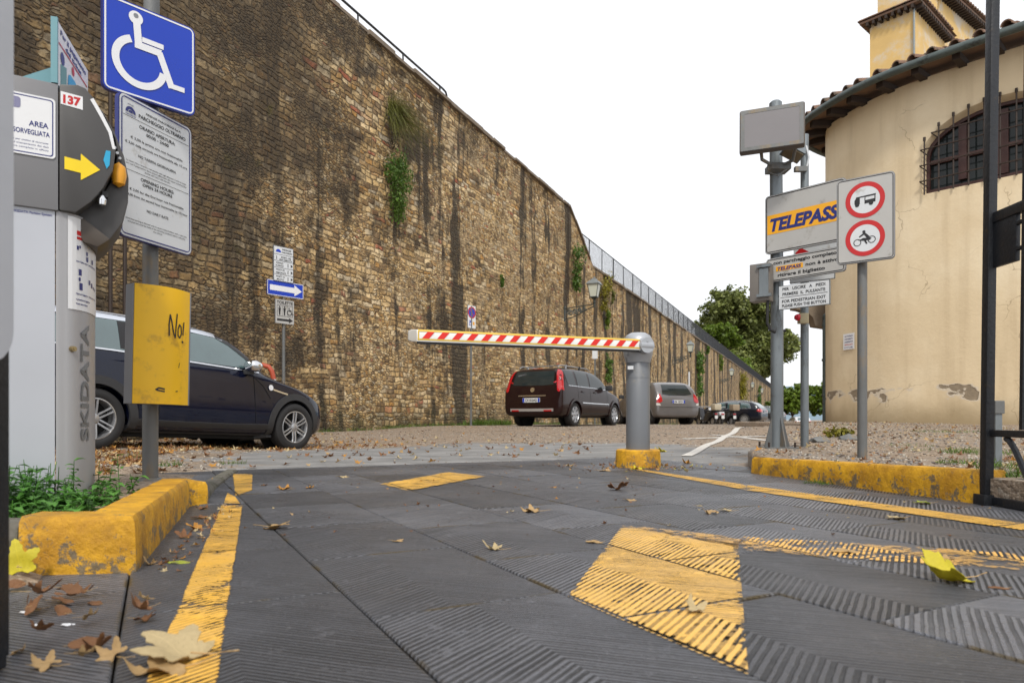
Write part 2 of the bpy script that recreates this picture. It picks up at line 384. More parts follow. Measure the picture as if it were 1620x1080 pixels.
    st = t.noise(t.comb(t.m('MULTIPLY', S[0], 0.9), t.m('MULTIPLY', S[2], 0.07)), 1.0, 5, 0.62)
    st = t.m('ADD', st, t.m('MULTIPLY', t.m('SUBTRACT', t.noise(P2, 1.6, 4, 0.6), .5), .16))
    far = t.sm(S[0], 28, 40, 0.0, 0.05)
    st = t.m('ADD', st, t.m('MULTIPLY', t.m('MULTIPLY', t.m('SUBTRACT', t.noise(P2, 0.6, 5, .7), .5), t.sm(S[0], 26, 36, 1, .3)), .35))
    stm = t.sm(t.m('ADD', st, far), 0.52, 0.60, 0, 0.90)
    col = t.mix(stm, col, (.040, .032, .022))
    near = t.m('ADD', t.sm(S[0], 10.5, 21.0, 0.40, 0.0), t.sm(S[2], 3, 9, -0.12, 0.10))
    dark_mottle = t.sm(t.m('ADD', t.noise(P2, 0.45, 6, 0.72), near), 0.54, 0.84, 0, 0.86)
    col = t.mix(dark_mottle, col, t.mix(n1, (.020, .016, .010), (.10, .070, .038)))
    moss = t.m('MULTIPLY', t.sm(t.noise(P2, 1.3, 5, 0.7), .60, .70), t.sm(S[0], 14, 26, .7, .25)); col = t.mix(moss, col, (.075, .065, .015))
    foot = t.m('MULTIPLY', t.sm(S[2], 0.1, 1.0, 0.8, 0), t.sm(t.noise(P2, 2, 4, .6), .35, .6)); col = t.mix(foot, col, (.060, .060, .022))
    blot = t.sm(t.m('ADD', t.noise(P2, 0.9, 7, .78), t.sm(S[0], 16, 34, .03, -.04)), .53, .64, 0, .72); col = t.mix(blot, col, (.045, .034, .022))
    col = t.mix(1.0, col, (1.06, .99, .88), 'MULTIPLY')
    t.put(b.inputs['Base Color'], col); b.inputs['Roughness'].default_value = 0.92
    hgt = t.m('ADD', t.sm(gap, 0.0, 0.22), t.m('MULTIPLY', n1, 0.55))
    hgt = t.m('ADD', hgt, t.m('MULTIPLY', r1, 0.5))
    nrm = t.bump(hgt, 1.0, 0.045)
    t.put(b.inputs['Normal'], nrm)
    return m
def mk_plaster():
    m, t, b = newmat('ochre_plaster'); P = t.pos(); S = t.sep(P)
    c = t.ramp(t.noise(P, 0.55, 6, 0.65), [(0, (.56, .445, .28)), (.45, (.67, .545, .36)), (.62, (.73, .615, .43)), (1, (.78, .69, .54))])
    run = t.noise(t.vm('MULTIPLY', P, (1.6, 1.6, 0.12)), 1.5, 5, 0.6)
    c = t.mix(t.sm(run, .50, .72, 0, .28), c, (.38, .28, .16))
    c = t.mix(t.sm(t.noise(P, 26, 4, .7), .60, .8, 0, .25), c, (.25, .18, .1))
    low = t.sm(t.m('ADD', S[2], t.m('MULTIPLY', t.noise(P, 1.5, 4, .6), 0.5)), 0.45, 1.15, 0.75, 0)
    c = t.mix(low, c, (.24, .175, .09))
    # fallen plaster patches in a band near the foot
    lost = t.noise(t.vm('MULTIPLY', P, (1, 1, 1.6)), 1.55, 3, .55)
    zz = t.m('ABSOLUTE', t.m('SUBTRACT', S[2], 0.85)); bandm = t.sm(zz, 0.10, 0.32, 0.04, -0.3)
    lost = t.m('ADD', lost, t.m('MULTIPLY', t.m('SUBTRACT', t.noise(P, 9, 5, .7), .5), .10)); lm = t.sm(t.m('ADD', lost, bandm), 0.605, 0.625); rim = t.sm(t.m('ADD', lost, bandm), 0.560, 0.60)
    c = t.mix(t.m('MULTIPLY', rim, .75), c, (.56, .50, .42)); c = t.mix(lm, c, t.mix(t.noise(P, 14, 4, .7), (.13, .10, .07), (.36, .29, .20)))
    crack = t.vor(t.vm('ADD', P, t.vm('MULTIPLY', t.noise(P, 2, 3, .6, 1), (.6, .6, .6))), 0.75, 'DISTANCE_TO_EDGE', '3D')[0]
    c = t.mix(t.m('MULTIPLY', t.sm(crack, 0.002, 0.006, .5, 0), t.sm(t.noise(P, .8, 2, .5), .5, .6)), c, (.2, .14, .08))
    t.put(b.inputs['Base Color'], c); b.inputs['Roughness'].default_value = 0.88
    h = t.m('ADD', t.m('MULTIPLY', t.noise(P, 18, 5, .6), .35), t.m('MULTIPLY', lm, -1.6))
    h = t.m('ADD', h, t.m('MULTIPLY', t.noise(P, 1.5, 3, .5), 1.2))
    t.put(b.inputs['Normal'], t.bump(h, 0.6, 0.02))
    return m
def mk_kerb():
    m, t, b = newmat('yellow_painted_kerb'); P = t.pos(); S = t.sep(P)
    c = t.mix(t.sm(t.noise(P, 7, 6, .72), .3, .7), (.74, .39, .010), (.42, .20, .008))
    d = t.m('ADD', t.m('MULTIPLY_ADD', t.noise(P, 55, 5, .75), .35, -.175), t.m('ADD', t.noise(P, 13, 7, .75), t.sm(S[2], 0.0, 0.13, .045, -0.06)))
    c = t.mix(t.sm(d, .535, .60, 0, .9), c, t.mix(t.noise(P, 30, 4, .7), (.04, .032, .02), (.22, .19, .14))); 
    c = t.mix(t.sm(t.noise(P, 4.5, 5, .7), .50, .68, 0, .55), c, (.23, .115, .012))
    t.put(b.inputs['Base Color'], c); b.inputs['Roughness'].default_value = .6
    t.put(b.inputs['Normal'], t.bump(t.noise(P, 38, 6, .7), .8, .012))
    return m
def mk_leafmat(name, stops, transl=0.25):
    m, t, b = newmat(name); P = t.pos()
    c = t.ramp(t.noise(P, 1.1, 3, .6), stops)
    r = t.n('ShaderNodeObjectInfo').outputs['Random']
    isl = t.n('ShaderNodeNewGeometry').outputs['Random Per Island']
    k = t.m('MULTIPLY_ADD', isl, 0.9, 0.55); c = t.mix(1.0, c, t.comb(k, k, t.m('MULTIPLY', k, .9)), 'MULTIPLY')
    t.put(b.inputs['Base Color'], c); b.inputs['Roughness'].default_value = .55
    tr = t.n('ShaderNodeBsdfTranslucent'); t.put(tr.inputs[0], c)
    mx_ = t.n('ShaderNodeMixShader'); mx_.inputs[0].default_value = transl
    out = m.node_tree.nodes['Material Output']
    t.t.links.new(b.outputs[0], mx_.inputs[1]); t.t.links.new(tr.outputs[0], mx_.inputs[2]); t.t.links.new(mx_.outputs[0], out.inputs[0])
    return m
M = {}
M['pave'] = mk_paving(); M['ground'] = mk_ground(); M['wall'] = mk_wall(); M['plaster'] = mk_plaster(); M['kerb'] = mk_kerb()
M['yline'] = mk_paint('worn_yellow_road_paint', (.78, .41, .015), 0.465)
M['yworn'] = mk_paint('scratched_yellow_road_paint', (.78, .42, .10), 0.575)
M['ybox'] = mk_paint('thick_yellow_road_paint', (.80, .44, .05), 0.43, alt=(.66, .42, .15))
M['wlong'] = mk_paint('long_white_road_paint', (.62, .60, .56), 0.16, False, (.5, .47, .43))
M['wline'] = mk_paint('worn_white_road_paint', (.62, .60, .56), 0.44, False, (.5, .47, .43))
M['galv'] = pm('galvanised_steel', (.20, .225, .24), .48, .55, .30, 9, .15, 40, dirt=((.10, .10, .095), .25, 14), stretch=(1, 1, .35))
M['galvd'] = pm('dirty_galvanised_steel', (.15, .155, .155), .6, .3, .35, 7, .2, 40, dirt=((.22, .17, .11), .35, 9), stretch=(1, 1, .4))
M['iron'] = pm('black_painted_iron', (.014, .016, .020), .42, .1, .3, 14, .25, 60, dirt=((.05, .035, .02), .1, 30))
M['signgrey'] = pm('sign_back_grey', (.20, .21, .23), .45, .3, .15)
M['signwhite'] = pm('sign_white_film', (.62, .645, .67), .35, 0, .07, 5, dirt=((.36, .34, .30), .12, 9))
M['signw2'] = pm('weathered_sign_white', (.44, .435, .42), .42, 0, .08, 5, dirt=((.25, .23, .19), .15, 9))
M['blue'] = pm('sign_blue_film', (.002, .040, .44), .3, 0, .08, 4)
M['navy'] = pm('navy_print', (.012, .02, .16), .4, 0, .05)
M['black'] = pm('black_print', (.012, .012, .014), .5, 0, .05)
M['red'] = pm('red_print', (.50, .012, .014), .4, 0, .12, 8)
M['white'] = pm('white_print', (.74, .75, .77), .35, 0, .05)
M['orange'] = pm('orange_sign_film', (.85, .40, .01), .35, 0, .06)
M['coping'] = pm('grey_brown_coping_stone', (.19, .15, .11), .85, 0, .45, 3, .8, 14)
M['rust'] = pm('dark_rusty_pipe', (.035, .022, .016), .6, .2, .4, 6)
M['rubber'] = pm('tyre_rubber', (.016, .016, .017), .75, 0, .2, 10, .2, 50)
M['plastic'] = pm('black_textured_plastic', (.030, .031, .034), .58, 0, .12, 8, .15, 120)
M['chrome'] = pm('polished_chrome', (.72, .73, .75), .12, 1.0, .05)
M['alloy'] = pm('silver_alloy', (.42, .43, .45), .32, .75, .15, 10)
M['dark'] = pm('wheel_well_black', (.006, .006, .006), .9, 0, .1)
def mk_glass(name, col=(.010, .014, .015), ior=1.5, coat=0.0):
    m, t, b = newmat(name); t.put(b.inputs['Base Color'], t.mix(t.noise(t.obj(), 2.2, 4, .6), col, tuple(k*2.6 for k in col)))
    b.inputs['Roughness'].default_value = .03; b.inputs['IOR'].default_value = ior; b.inputs['Coat Weight'].default_value = coat; b.inputs['Coat Roughness'].default_value = .02
    return m
M['glass'] = mk_glass('dark_car_glass'); M['glasst'] = mk_glass('teal_tinted_glass', (.025, .05, .052), 2.1, .6)
M['soil'] = pm('dark_soil', (.06, .045, .03), .95, 0, .5, 12, 1.0, 35)

# ================================================================ SETTING GEOMETRY
# ground sheet in paving-aligned coordinates
def axis(neg, pos, fixed=()):
    A = [0.0]
    st = 0.16
    while A[-1] < pos: A.append(A[-1]+st); st = st*1.0 if A[-1] < 9 else st*1.22
    Bn = [0.0]; st = 0.16
    while Bn[-1] > neg: Bn.append(Bn[-1]-st); st = st*1.0 if Bn[-1] > -8 else st*1.25
    a_ = sorted(set([round(k, 3) for k in A+Bn[1:]])); 
    for f in fixed: a_ = [k for k in a_ if abs(k-f) > 0.05]+[f]
    return sorted(a_)
ps = axis(-6, 2500, (5.43, 5.47, 1.88, 1.92)); qs = axis(-2500, 2500, (-0.14, -0.10, 4.19, 4.23))
V = []; F = []
for p in ps:
    for q in qs:
        x, y = D.x*p+N.x*q, D.y*p+N.y*q
        z = -0.06 if in_paving(p, q) else gz0(x, y)
        if y > 12 or not in_paving(p, q): z += 0.012*mnoise.noise(Vector((x*.8, y*.8, 0)))*(1 if p < 40 else 0)
        V.append((x, y, z))
nq = len(qs)
for i in range(len(ps)-1):
    for j in range(nq-1): F.append((i*nq+j, (i+1)*nq+j, (i+1)*nq+j+1, i*nq+j+1))
g = MB(); g.add(V, F); tag(g.build('ground', M['ground'], smooth=60), kind='structure')
# slabs
g = MB(); rnd = random.Random(3)
for row in range(-9, 16):
    off = ((row*0.618+10.13) % 1.0)*0.60
    for col in range(-6, 11):
        p0, p1 = off+col*.6, off+(col+1)*.6; q0, q1 = .364+row*.42, .364+(row+1)*.42
        if p0 > 5.43: continue
        p1 = min(p1, 5.45); pc, qc = (p0+p1)/2, (q0+q1)/2
        cx, cy = D.x*pc+N.x*qc, D.y*pc+N.y*qc
        if cy < -.3 or cy > 9 or not (-4 < qc < 4.2) or p1-p0 < .05: continue
        if qc < -0.45 and pc > 2.2: continue
        if cx < -2.4 and pc < 3: continue
        hgt = rnd.uniform(-.0018, .0012); tx, ty = rnd.uniform(-.002, .002), rnd.uniform(-.002, .002)
        gp = .0022; b_ = .003
        R0 = []; 
        for (dp, z) in ((0, -.05), (0, -b_), (b_, 0)):
            R0.append([(D.x*p+N.x*q, D.y*p+N.y*q, z+hgt+(p-pc)*tx+(q-qc)*ty) for p, q in ((p0+gp+dp, q0+gp+dp), (p1-gp-dp, q0+gp+dp), (p1-gp-dp, q1-gp-dp), (p0+gp+dp, q1-gp-dp))])
        g.ring(R0)
g.build('stone_paving', M['pave'], smooth=0)['kind'] = 'structure'
g = MB(); Pl = [(D.x*p+N.x*q, D.y*p+N.y*q, -.028) for p, q in ((-5, -4), (5.45, -.2), (5.45, 4.2), (-5, 6))]
g.add(Pl, [(0, 1, 2, 3)]); g.build('paving_bed', M['soil'], smooth=0)['kind'] = 'structure'

def mark(name, quads, mat, z=0.0035, zf=None):
    """quads: list of 4 ground points each; uv spans the quad so its edges can fray"""
    me = bpy.data.meshes.new(name); V = []; F = []; UV = []
    for Q in quads:
        n = 8
        for i in range(n):
            for j in range(2 if False else 4):
                pass
        A, B, C_, E = [Vector(k) for k in Q]; o = len(V); nu, nv = 4, 16
        for i in range(nv+1):
            for j in range(nu+1):
                s_, t_ = j/nu, i/nv
                p = (A*(1-s_)+B*s_)*(1-t_)+(E*(1-s_)+C_*s_)*t_
                V.append((p.x, p.y, z+(zf(p.x, p.y) if zf else 0)))
        for i in range(nv):
            for j in range(nu):
                k = o+i*(nu+1)+j; F.append((k, k+1, k+nu+2, k+nu+1)); UV += [(j/nu, i/nv), ((j+1)/nu, i/nv), ((j+1)/nu, (i+1)/nv), (j/nu, (i+1)/nv)]
    me.from_pydata(V, [], F); uv = me.uv_layers.new(name='UVMap')
    for l, c in zip(uv.data, UV): l.uv = c
    me.materials.append(mat); o = bpy.data.objects.new(name, me); COL.objects.link(o); o['kind'] = 'structure'; return o
a2 = lambda x, y: at(x, y).to_2d()
mark('road_marking', [(a2(372, 786), a2(399, 776), a2(400, 750), a2(368, 750)), (a2(353, 797), a2(380, 797), a2(372, 786), a2(360, 780)), (a2(215, 1120), a2(338, 1120), a2(384, 800), a2(350, 800))], M['yline'])
mark('road_marking', [(a2(600, 766), a2(645, 777), a2(770, 754), a2(711, 746.5))], M['yline'])
mark('road_marking', [(a2(898, 945), a2(1184, 1070), a2(1168, 862), a2(985, 832))], M['ybox'])
mark('road_marking', [(a2(985, 832), a2(1168, 868), a2(1186, 852), a2(993, 831.5))], M['yworn'])
mark('road_marking', [(a2(1160, 872), a2(1630, 905), a2(1700, 880), a2(1160, 848))], M['yworn'])
mark('road_marking', [(a2(1180, 775.5), a2(1180, 767), a2(1000, 740.5), a2(1004, 743)), (a2(1740, 857), a2(1740, 845), a2(1181, 767.4), a2(1181, 775.9))], M['yline'])
W0, W1 = Vector((1.72, 6.75)), Vector((8.7, 24.0)); wn = Vector((.93, -.37))*.055
_gb = bpy.data.objects['ground'].data; _bv = BVHTree.FromPolygons([v.co for v in _gb.vertices], [p.vertices for p in _gb.polygons])
def gsurf(x, y):
    h = _bv.ray_cast(Vector((x, y, 50)), Vector((0, 0, -1))); return h[0].z if h[0] else 0
NS = 14
mark('road_marking', [((W0.lerp(W1, i/NS)-wn), (W0.lerp(W1, i/NS)+wn), (W0.lerp(W1, (i+1)/NS)+wn), (W0.lerp(W1, (i+1)/NS)-wn)) for i in range(NS)], M['wlong'], .008, gsurf)
c_ = Vector((3.45, 10.6))
mark('road_marking', [(c_+Vector((-.9, -.25)), c_+Vector((-.9, -.05)), c_+Vector((.9, .35)), c_+Vector((.9, .15))), (c_+Vector((.2, -1.1)), c_+Vector((.34, -1.1)), c_+Vector((.0, 1.0)), c_+Vector((-.15, 1.0)))], M['wline'], .008, gsurf)

# right verge (gravel island up to the church)
g = MB(); V = []; F = []
left = [(2.62, .6), (2.1, 3.06), (1.70, 4.77), (1.93, 5.6), (3.2, 8), (5.8, 13.5), (6.2, 19)]
def lx(y):
    for (x0, y0), (x1, y1) in zip(left, left[1:]):
        if y <= y1: return x0+(x1-x0)*(y-y0)/(y1-y0)
    return left[-1][0]
ny, nx = 70, 50
for i in range(ny):
    y = .6+(19-.6)*(i/(ny-1))**1.3
    for j in range(nx):
        x = lx(y)+(.0 if j == 0 else 14*(j/(nx-1))**1.6)
        V.append((x, y, vz(x, y) if j else vz(x, y)-(0.004 if y < 4.8 else .03)))
for i in range(ny-1):
    for j in range(nx-1): F.append((i*nx+j, i*nx+j+1, (i+1)*nx+j+1, (i+1)*nx+j))
n0 = len(V)
for i in range(ny): V.append((V[i*nx][0], V[i*nx][1], -.1))
for i in range(ny-1): F.append((i*nx, (i+1)*nx, n0+i+1, n0+i))
g.add(V, F); g.build('gravel_verge', M['ground'], smooth=60)['kind'] = 'structure'
# left island soil
g = MB(); poly = [(-1.0, 1.74), (-1.42, 2.95), (-1.55, 3.35), (-3.4, 3.5), (-3.4, 1.74)]
V = []; F = []
n_ = 22
for i in range(n_):
    for j in range(n_):
        s_, t_ = i/(n_-1), j/(n_-1)
        y = 1.74+1.75*t_; xr = -1.0-(y-1.74)*.345; x = xr*(1-s_)-3.4*s_
        V.append((x, y, .098+.03*mnoise.noise(Vector((x*4, y*4, 2)))-(.0 if 0 < t_ < 1 and s_ < 1 else .0)))
for i in range(n_-1):
    for j in range(n_-1): F.append((i*n_+j, i*n_+j+1, (i+1)*n_+j+1, (i+1)*n_+j))
g.add(V, F); g.build('soil_island', M['ground'], smooth=60)['kind'] = 'structure'

def kerb_run(name, pts, zt, width, inward, mat, label, z0=-.02, ch=.012):
    """continuous kerb along pts (outer foot line); inward = side sign"""
    g = MB(); P = [Vector(p) for p in pts]; n = len(P); O = []; I = []
    for i in range(n):
        d0 = (P[i]-P[i-1]).normalized() if i else (P[1]-P[0]).normalized(); d1 = (P[i+1]-P[i]).normalized() if i < n-1 else d0
        n0 = Vector((-d0.y, d0.x))*inward; n1 = Vector((-d1.y, d1.x))*inward; nn = (n0+n1).normalized(); k = width/max(.3, nn.dot(n0))
        O.append(P[i]); I.append(P[i]+nn*k)
    R = []
    # resample for irregular edges
    for i in range(n-1):
        m_ = max(2, int((P[i+1]-P[i]).length/.05))
        for j in range(m_+(1 if i == n-2 else 0)):
            t_ = j/m_; o = O[i].lerp(O[i+1], t_); q = I[i].lerp(I[i+1], t_); z = zt[i]*(1-t_)+zt[i+1]*t_
            dn = (o-q).normalized(); w1 = .004*mnoise.noise(Vector((o.x*18, o.y*18, 0))); w2 = .005*mnoise.noise(Vector((o.x*12, o.y*12, 5)))
            o2 = o+dn*w1
            R.append([(o2.x, o2.y, z0), (o2.x-dn.x*.004, o2.y-dn.y*.004, z*.5), (o2.x-dn.x*.008, o2.y-dn.y*.008, z-ch*1.2+w2), (o2.x-dn.x*(.008+ch), o2.y-dn.y*(.008+ch), z+w2),
                      (q.x+dn.x*ch, q.y+dn.y*ch, z+w2*.5), (q.x, q.y, z-ch), (q.x, q.y, z0)])
    g.ring(R); o = g.build(name, mat, smooth=40); return tag(o, label, 'kerb')
kerb_run('kerb', [(-1.20, 1.655), (-.93, 1.69), (-1.40, 2.97), (-1.36, 3.06)], [.14, .138, .118, .10], .125, 1, M['kerb'], 'thick yellow painted kerb wrapping the corner by the pay terminal')
M['kerbgrey'] = pm('dirty_concrete_kerb', (.13, .12, .10), .9, 0, .4, 9, .8, 30, dirt=((.05, .05, .025), .5, 12))
kerb_run('kerb', [(-3.2, 1.60), (-1.205, 1.657)], [.12, .125], .12, 1, M['kerbgrey'], 'unpainted mossy kerb stone left of the yellow corner kerb')
kerb_run('kerb', [(-1.38, 3.08), (-1.62, 3.75), (-2.0, 5.0)], [.06, .03, .012], .09, 1, M['kerbgrey'], 'low grey stone edging running back from the yellow kerb to the gravel')
kerb_run('kerb', [(2.09, 3.02), (1.67, 4.77), (1.73, 4.80)], [.15, .112, .11], .12, -1, M['kerb'], 'long yellow painted kerb below the sign poles beside the iron gate')
kerb_run('kerb', [(2.6, .9), (2.13, 2.96)], [.125, .12], .12, -1, M['kerbgrey'], 'grey kerb stone behind the scrollwork of the iron gate')
# ================================================================ STONE WALL
WU = Vector((.4058, .914)); WNn = Vector((.914, -.4058)); WO = Vector((-9.9, 0))      # along, towards the yard
def wt(px):   # wall parameter seen at a photo column
    k = (px-810)/1080; return 9.9/(WU.x-k*WU.y)*-1 if False else (9.9)/(WU.x-k*WU.y)
def wp(t_, off=0.0, z=0.0): p = WO+WU*t_+WNn*off; return Vector((p.x, p.y, z))
T_A, T_B, T_END = wt(899), wt(937), 172.0
TOP1, TOP2 = 8.86, 7.08
def wtop(t_): return TOP1 if t_ < T_A else (TOP1+(TOP2-TOP1)*(t_-T_A)/(T_B-T_A) if t_ < T_B else TOP2)
g = MB(); ts = []
t_ = 3.0
while t_ < T_END: ts.append(t_); t_ += .22 if t_ < 45 else .9
ts = sorted([k for k in ts if abs(k-T_A) > .08 and abs(k-T_B) > .08]+[T_A, T_B])
zs = np.linspace(-1.2, 1, 42)
V = []; F = []
for t_ in ts:
    for k in range(41):
        zz = -3 + (wtop(t_)+3)*k/40
        dep = .10*mnoise.noise(Vector((t_*.35, zz*.35, 1.0)))+.045*mnoise.noise(Vector((t_*1.9, zz*2.4, 4.0))) if t_ < 60 else 0
        dep += .12*max(0, 1-zz/3)      # slight batter
        V.append((t_, -dep, zz))
    V.append((t_, .9, wtop(t_))); V.append((t_, .9, -3))
m_ = 43
for i in range(len(ts)-1):
    for j in range(m_-1): F.append((i*m_+j, (i+1)*m_+j, (i+1)*m_+j+1, i*m_+j+1))
F.append(tuple(range(m_))); F.append(tuple((len(ts)-1)*m_+k for k in range(m_))[::-1])
g.add(V, F); wall = g.build('stone_wall', M['wall'], smooth=60)
wall.location = (WO.x, WO.y, 0); wall.rotation_euler = (0, 0, math.atan2(WU.y, WU.x))
tag(wall, 'tall rubble stone retaining wall stained with dark streaks along the left of the yard', 'wall')
g = MB(); rnd = random.Random(5)     # coping: slabs laid end to end, slightly uneven
t_ = 3.0
while t_ < T_END-.5:
    L_ = rnd.uniform(.7, 1.1) if t_ < 60 else 3.0; t1 = min(t_+L_, T_END)
    for (b0, b1) in ((t_, t1),):
        for e_ in (T_A, T_B):
            if b0 < e_ < b1: t1 = e_
    ov = rnd.uniform(.03, .11); dz = rnd.uniform(-.02, .02); th = rnd.uniform(.07, .11)
    za, zb_ = wtop(t_)+.004+dz, wtop(t1)+.004+dz
    a_, b_ = t_+.006, t1-.006
    if t1-t_ > .05:
        g.add([(a_, -ov, za), (b_, -ov, zb_), (b_, .93, zb_), (a_, .93, za), (a_, -ov, za+th), (b_, -ov, zb_+th), (b_, .93, zb_+th), (a_, .93, za+th)],
              [(3, 2, 1, 0), (4, 5, 6, 7), (0, 1, 5, 4), (1, 2, 6, 5), (2, 3, 7, 6), (3, 0, 4, 7)])
    t_ = t1
g.build('coping', M['coping'], wall, smooth=0)
# terrace ground behind the wall so that nothing is hollow
g = MB(); g.add([tuple(wp(3, -.93, 7.0)), tuple(wp(T_END, -.93, 7.0)), tuple(wp(T_END, -60, 7.6)), tuple(wp(3, -60, 7.6))], [(0, 1, 2, 3)]); 
ter = g.build('terrace_ground', M['soil'], smooth=0); ter['kind'] = 'structure'
# pipe handrail on the tall stretch
hr = thing('handrail', wp(wt(520), -.15, TOP1+.09), 'dark pipe handrail along the top of the tall part of the stone wall', 'handrail')
ri = Matrix.Translation(-hr.location)
g = MB(ri); tE = wt(708); ofs = -.08
path = [wp(t_, ofs, TOP1+.36) for t_ in np.linspace(wt(440), tE-.1, 14)]+[wp(tE+.04, ofs, TOP1+.34), wp(tE+.10, ofs, TOP1+.26), wp(tE+.02, ofs, TOP1+.19), wp(tE-.1, ofs, TOP1+.17)]
g.tube(path, .028, 8); g.build('rail', M['iron'], hr)
for px in (500, 571, 642, 700):
    g = MB(ri); g.cyl(wp(wt(px), ofs, TOP1+.05), wp(wt(px), ofs, TOP1+.36), .022, n=8); g.build('post', M['iron'], hr)
# metal railing on the lower stretch
rl = thing('railing', wp(T_B, -.3, TOP2+.09), 'long dark railing of thin upright bars on top of the lower stone wall', 'railing')
ri = Matrix.Translation(-rl.location)
g = MB(ri)
RT0 = wt(919)
for z, r in ((1.27, .022), (.10, .014)):
    g.tube([wp(t_, -.25, wtop(T_B)+.09+z) for t_ in (T_B-.0 if z < .5 else RT0, T_END-1)], r, 6)
g.build('rails', M['iron'], rl)
g = MB(ri); t_ = RT0+.1
while t_ < T_END-1:
    z0 = max(wtop(t_)+.06, TOP2+.19) if t_ < T_B else TOP2+.19
    if z0 < TOP2+1.3: g.box(wp(t_, -.25, (z0+TOP2+1.36)/2), (.013, .013, TOP2+1.36-z0))
    t_ += .115
g.build('bars', M['iron'], rl, smooth=0)
t_ = T_B+.35; k = 0
while t_ < T_END-1 and k < 70:
    g = MB(ri); g.box(wp(t_, -.25, TOP2+.72), (.045, .045, 1.30)); g.build('post', M['iron'], rl, smooth=0); t_ += 2.0; k += 1
# pipes and cable on the wall face
for (x0, x1, pyt, lab) in ((153, 154, 60, 'left of two thin dark pipes running up the stone wall behind the dark blue car'), (176, 177, 80, 'right of two thin dark pipes running up the stone wall behind the dark blue car')):
    t0 = wt(x0); g = MB(); g.tube([wp(t0, .28, z) for z in (.0, 2.5, 5.5, 8.0)], .028, 8); tag(g.build('wall_pipe', M['rust']), lab, 'pipe', 'thin pipes on the wall')
t0 = wt(894); g = MB(); g.tube([wp(t0, .13, z) for z in (4.9, 6.5, 8.9)], .016, 6); tag(g.build('wall_cable', M['rust']), 'thin dark cable running up the wall to the step in its coping', 'cable')

# ---------------------------------------------------------------- foliage
rg = np.random.default_rng(11)
def leaf_cloud(g, centers, radii, n_per, size, flat=0.75, droop=0.0):
    """small two-triangle leaves scattered in blobs"""
    nc = len(centers); C_ = np.repeat(np.array(centers, float), n_per, 0); Rr = np.repeat(np.array(radii, float), n_per, 0)
    n = len(C_); d = rg.normal(size=(n, 3)); d /= np.linalg.norm(d, axis=1)[:, None]
    rad = rg.random(n)**.45; P = C_+d*rad[:, None]*Rr
    nrm = d*.6+rg.normal(size=(n, 3))*.6+np.array([0, 0, flat]); nrm /= np.linalg.norm(nrm, axis=1)[:, None]
    a_ = np.cross(nrm, rg.normal(size=(n, 3))); a_ /= np.linalg.norm(a_, axis=1)[:, None]; a_[:, 2] -= droop; b_ = np.cross(nrm, a_)
    s_ = size*(.6+.8*rg.random(n))[:, None]
    v0 = P-a_*s_; v1 = P+b_*s_*.55+nrm*s_*.1; v2 = P+a_*s_; v3 = P-b_*s_*.55+nrm*s_*.1
    V = np.stack([v0, v1, v2, v3], 1).reshape(-1, 3); o = len(g.v)
    g.v += [tuple(k) for k in V.tolist()]; g.f += [(o+4*i, o+4*i+1, o+4*i+2, o+4*i+3) for i in range(n)]; g.mi += [0]*n
M['fol_dark'] = mk_leafmat('dark_tree_foliage', [(0, (.06, .08, .02)), (.45, (.13, .16, .04)), (.62, (.21, .235, .07)), (1, (.30, .30, .11))])
M['fol_lime'] = mk_leafmat('bright_green_foliage', [(0, (.06, .11, .012)), (.5, (.13, .20, .02)), (1, (.24, .29, .04))], .35)
M['fol_ivy'] = mk_leafmat('wall_plant_foliage', [(0, (.03, .075, .009)), (.5, (.075, .15, .018)), (1, (.16, .23, .035))])
M['fol_dry'] = mk_leafmat('dry_wall_grass', [(0, (.07, .075, .018)), (.5, (.15, .16, .035)), (1, (.24, .22, .07))])
M['fol_olive'] = mk_leafmat('yellowing_foliage', [(0, (.10, .10, .01)), (.5, (.20, .18, .015)), (1, (.30, .24, .03))])
M['weed'] = mk_leafmat('nettle_green', [(0, (.025, .08, .012)), (.5, (.055, .17, .022)), (1, (.12, .28, .05))], .2)
M['grass'] = mk_leafmat('grass_green', [(0, (.04, .085, .01)), (.5, (.09, .16, .02)), (1, (.17, .20, .05))], .3)
M['bark'] = pm('tree_bark', (.075, .055, .038), .9, 0, .4, 4, .8, 12, stretch=(1, 1, .3))
def tree(name, base, h, crown, lobes, mat, leaf, label, cat, group=None, trunk_r=.3, seed=1, n_per=16, per_lobe=26, elo=-.35):
    rt = thing(name, base, label, cat, group); r_ = random.Random(seed); g = MB()
    cz = crown[2]; top = Vector((0, 0, h*.45))
    g.tube([(0, 0, -.5), (trunk_r*.2, 0, h*.2), (0, .1, h*.42)], [trunk_r*1.2, trunk_r, trunk_r*.75], 10)
    L_ = []
    for k in range(lobes):
        a_ = 2*math.pi*k/lobes+r_.uniform(-.4, .4); e_ = r_.uniform(elo, 1.1); q = r_.uniform(.45, .80)
        c = Vector((crown[0]*q*math.cos(a_)*math.cos(e_), crown[0]*q*math.sin(a_)*math.cos(e_)*.8, crown[1]+crown[2]*q*math.sin(e_)))
        L_.append((c, r_.uniform(.30, .48)*crown[0]))
        g.tube([(0, 0, h*.38), (c*.5+Vector((0, 0, h*.18)))*.9, c], [trunk_r*.45, trunk_r*.25, trunk_r*.06], 6)
    L_.append((Vector((0, 0, crown[1])), crown[0]*.45))
    g.build('trunk', M['bark'], rt)
    g = MB(); cs = []; rs = []
    for c, r in L_:
        for k in range(per_lobe):
            d = Vector((r_.gauss(0, 1), r_.gauss(0, 1), r_.gauss(0, 1))).normalized()
            cs.append(tuple(c+Vector((d.x, d.y, d.z*.8))*r*r_.uniform(.45, 1.0))); q = r*r_.uniform(.16, .34); rs.append((q, q, q*.75))
    leaf_cloud(g, cs, rs, n_per, leaf)
    g.build('crown', mat, rt, smooth=0); return rt
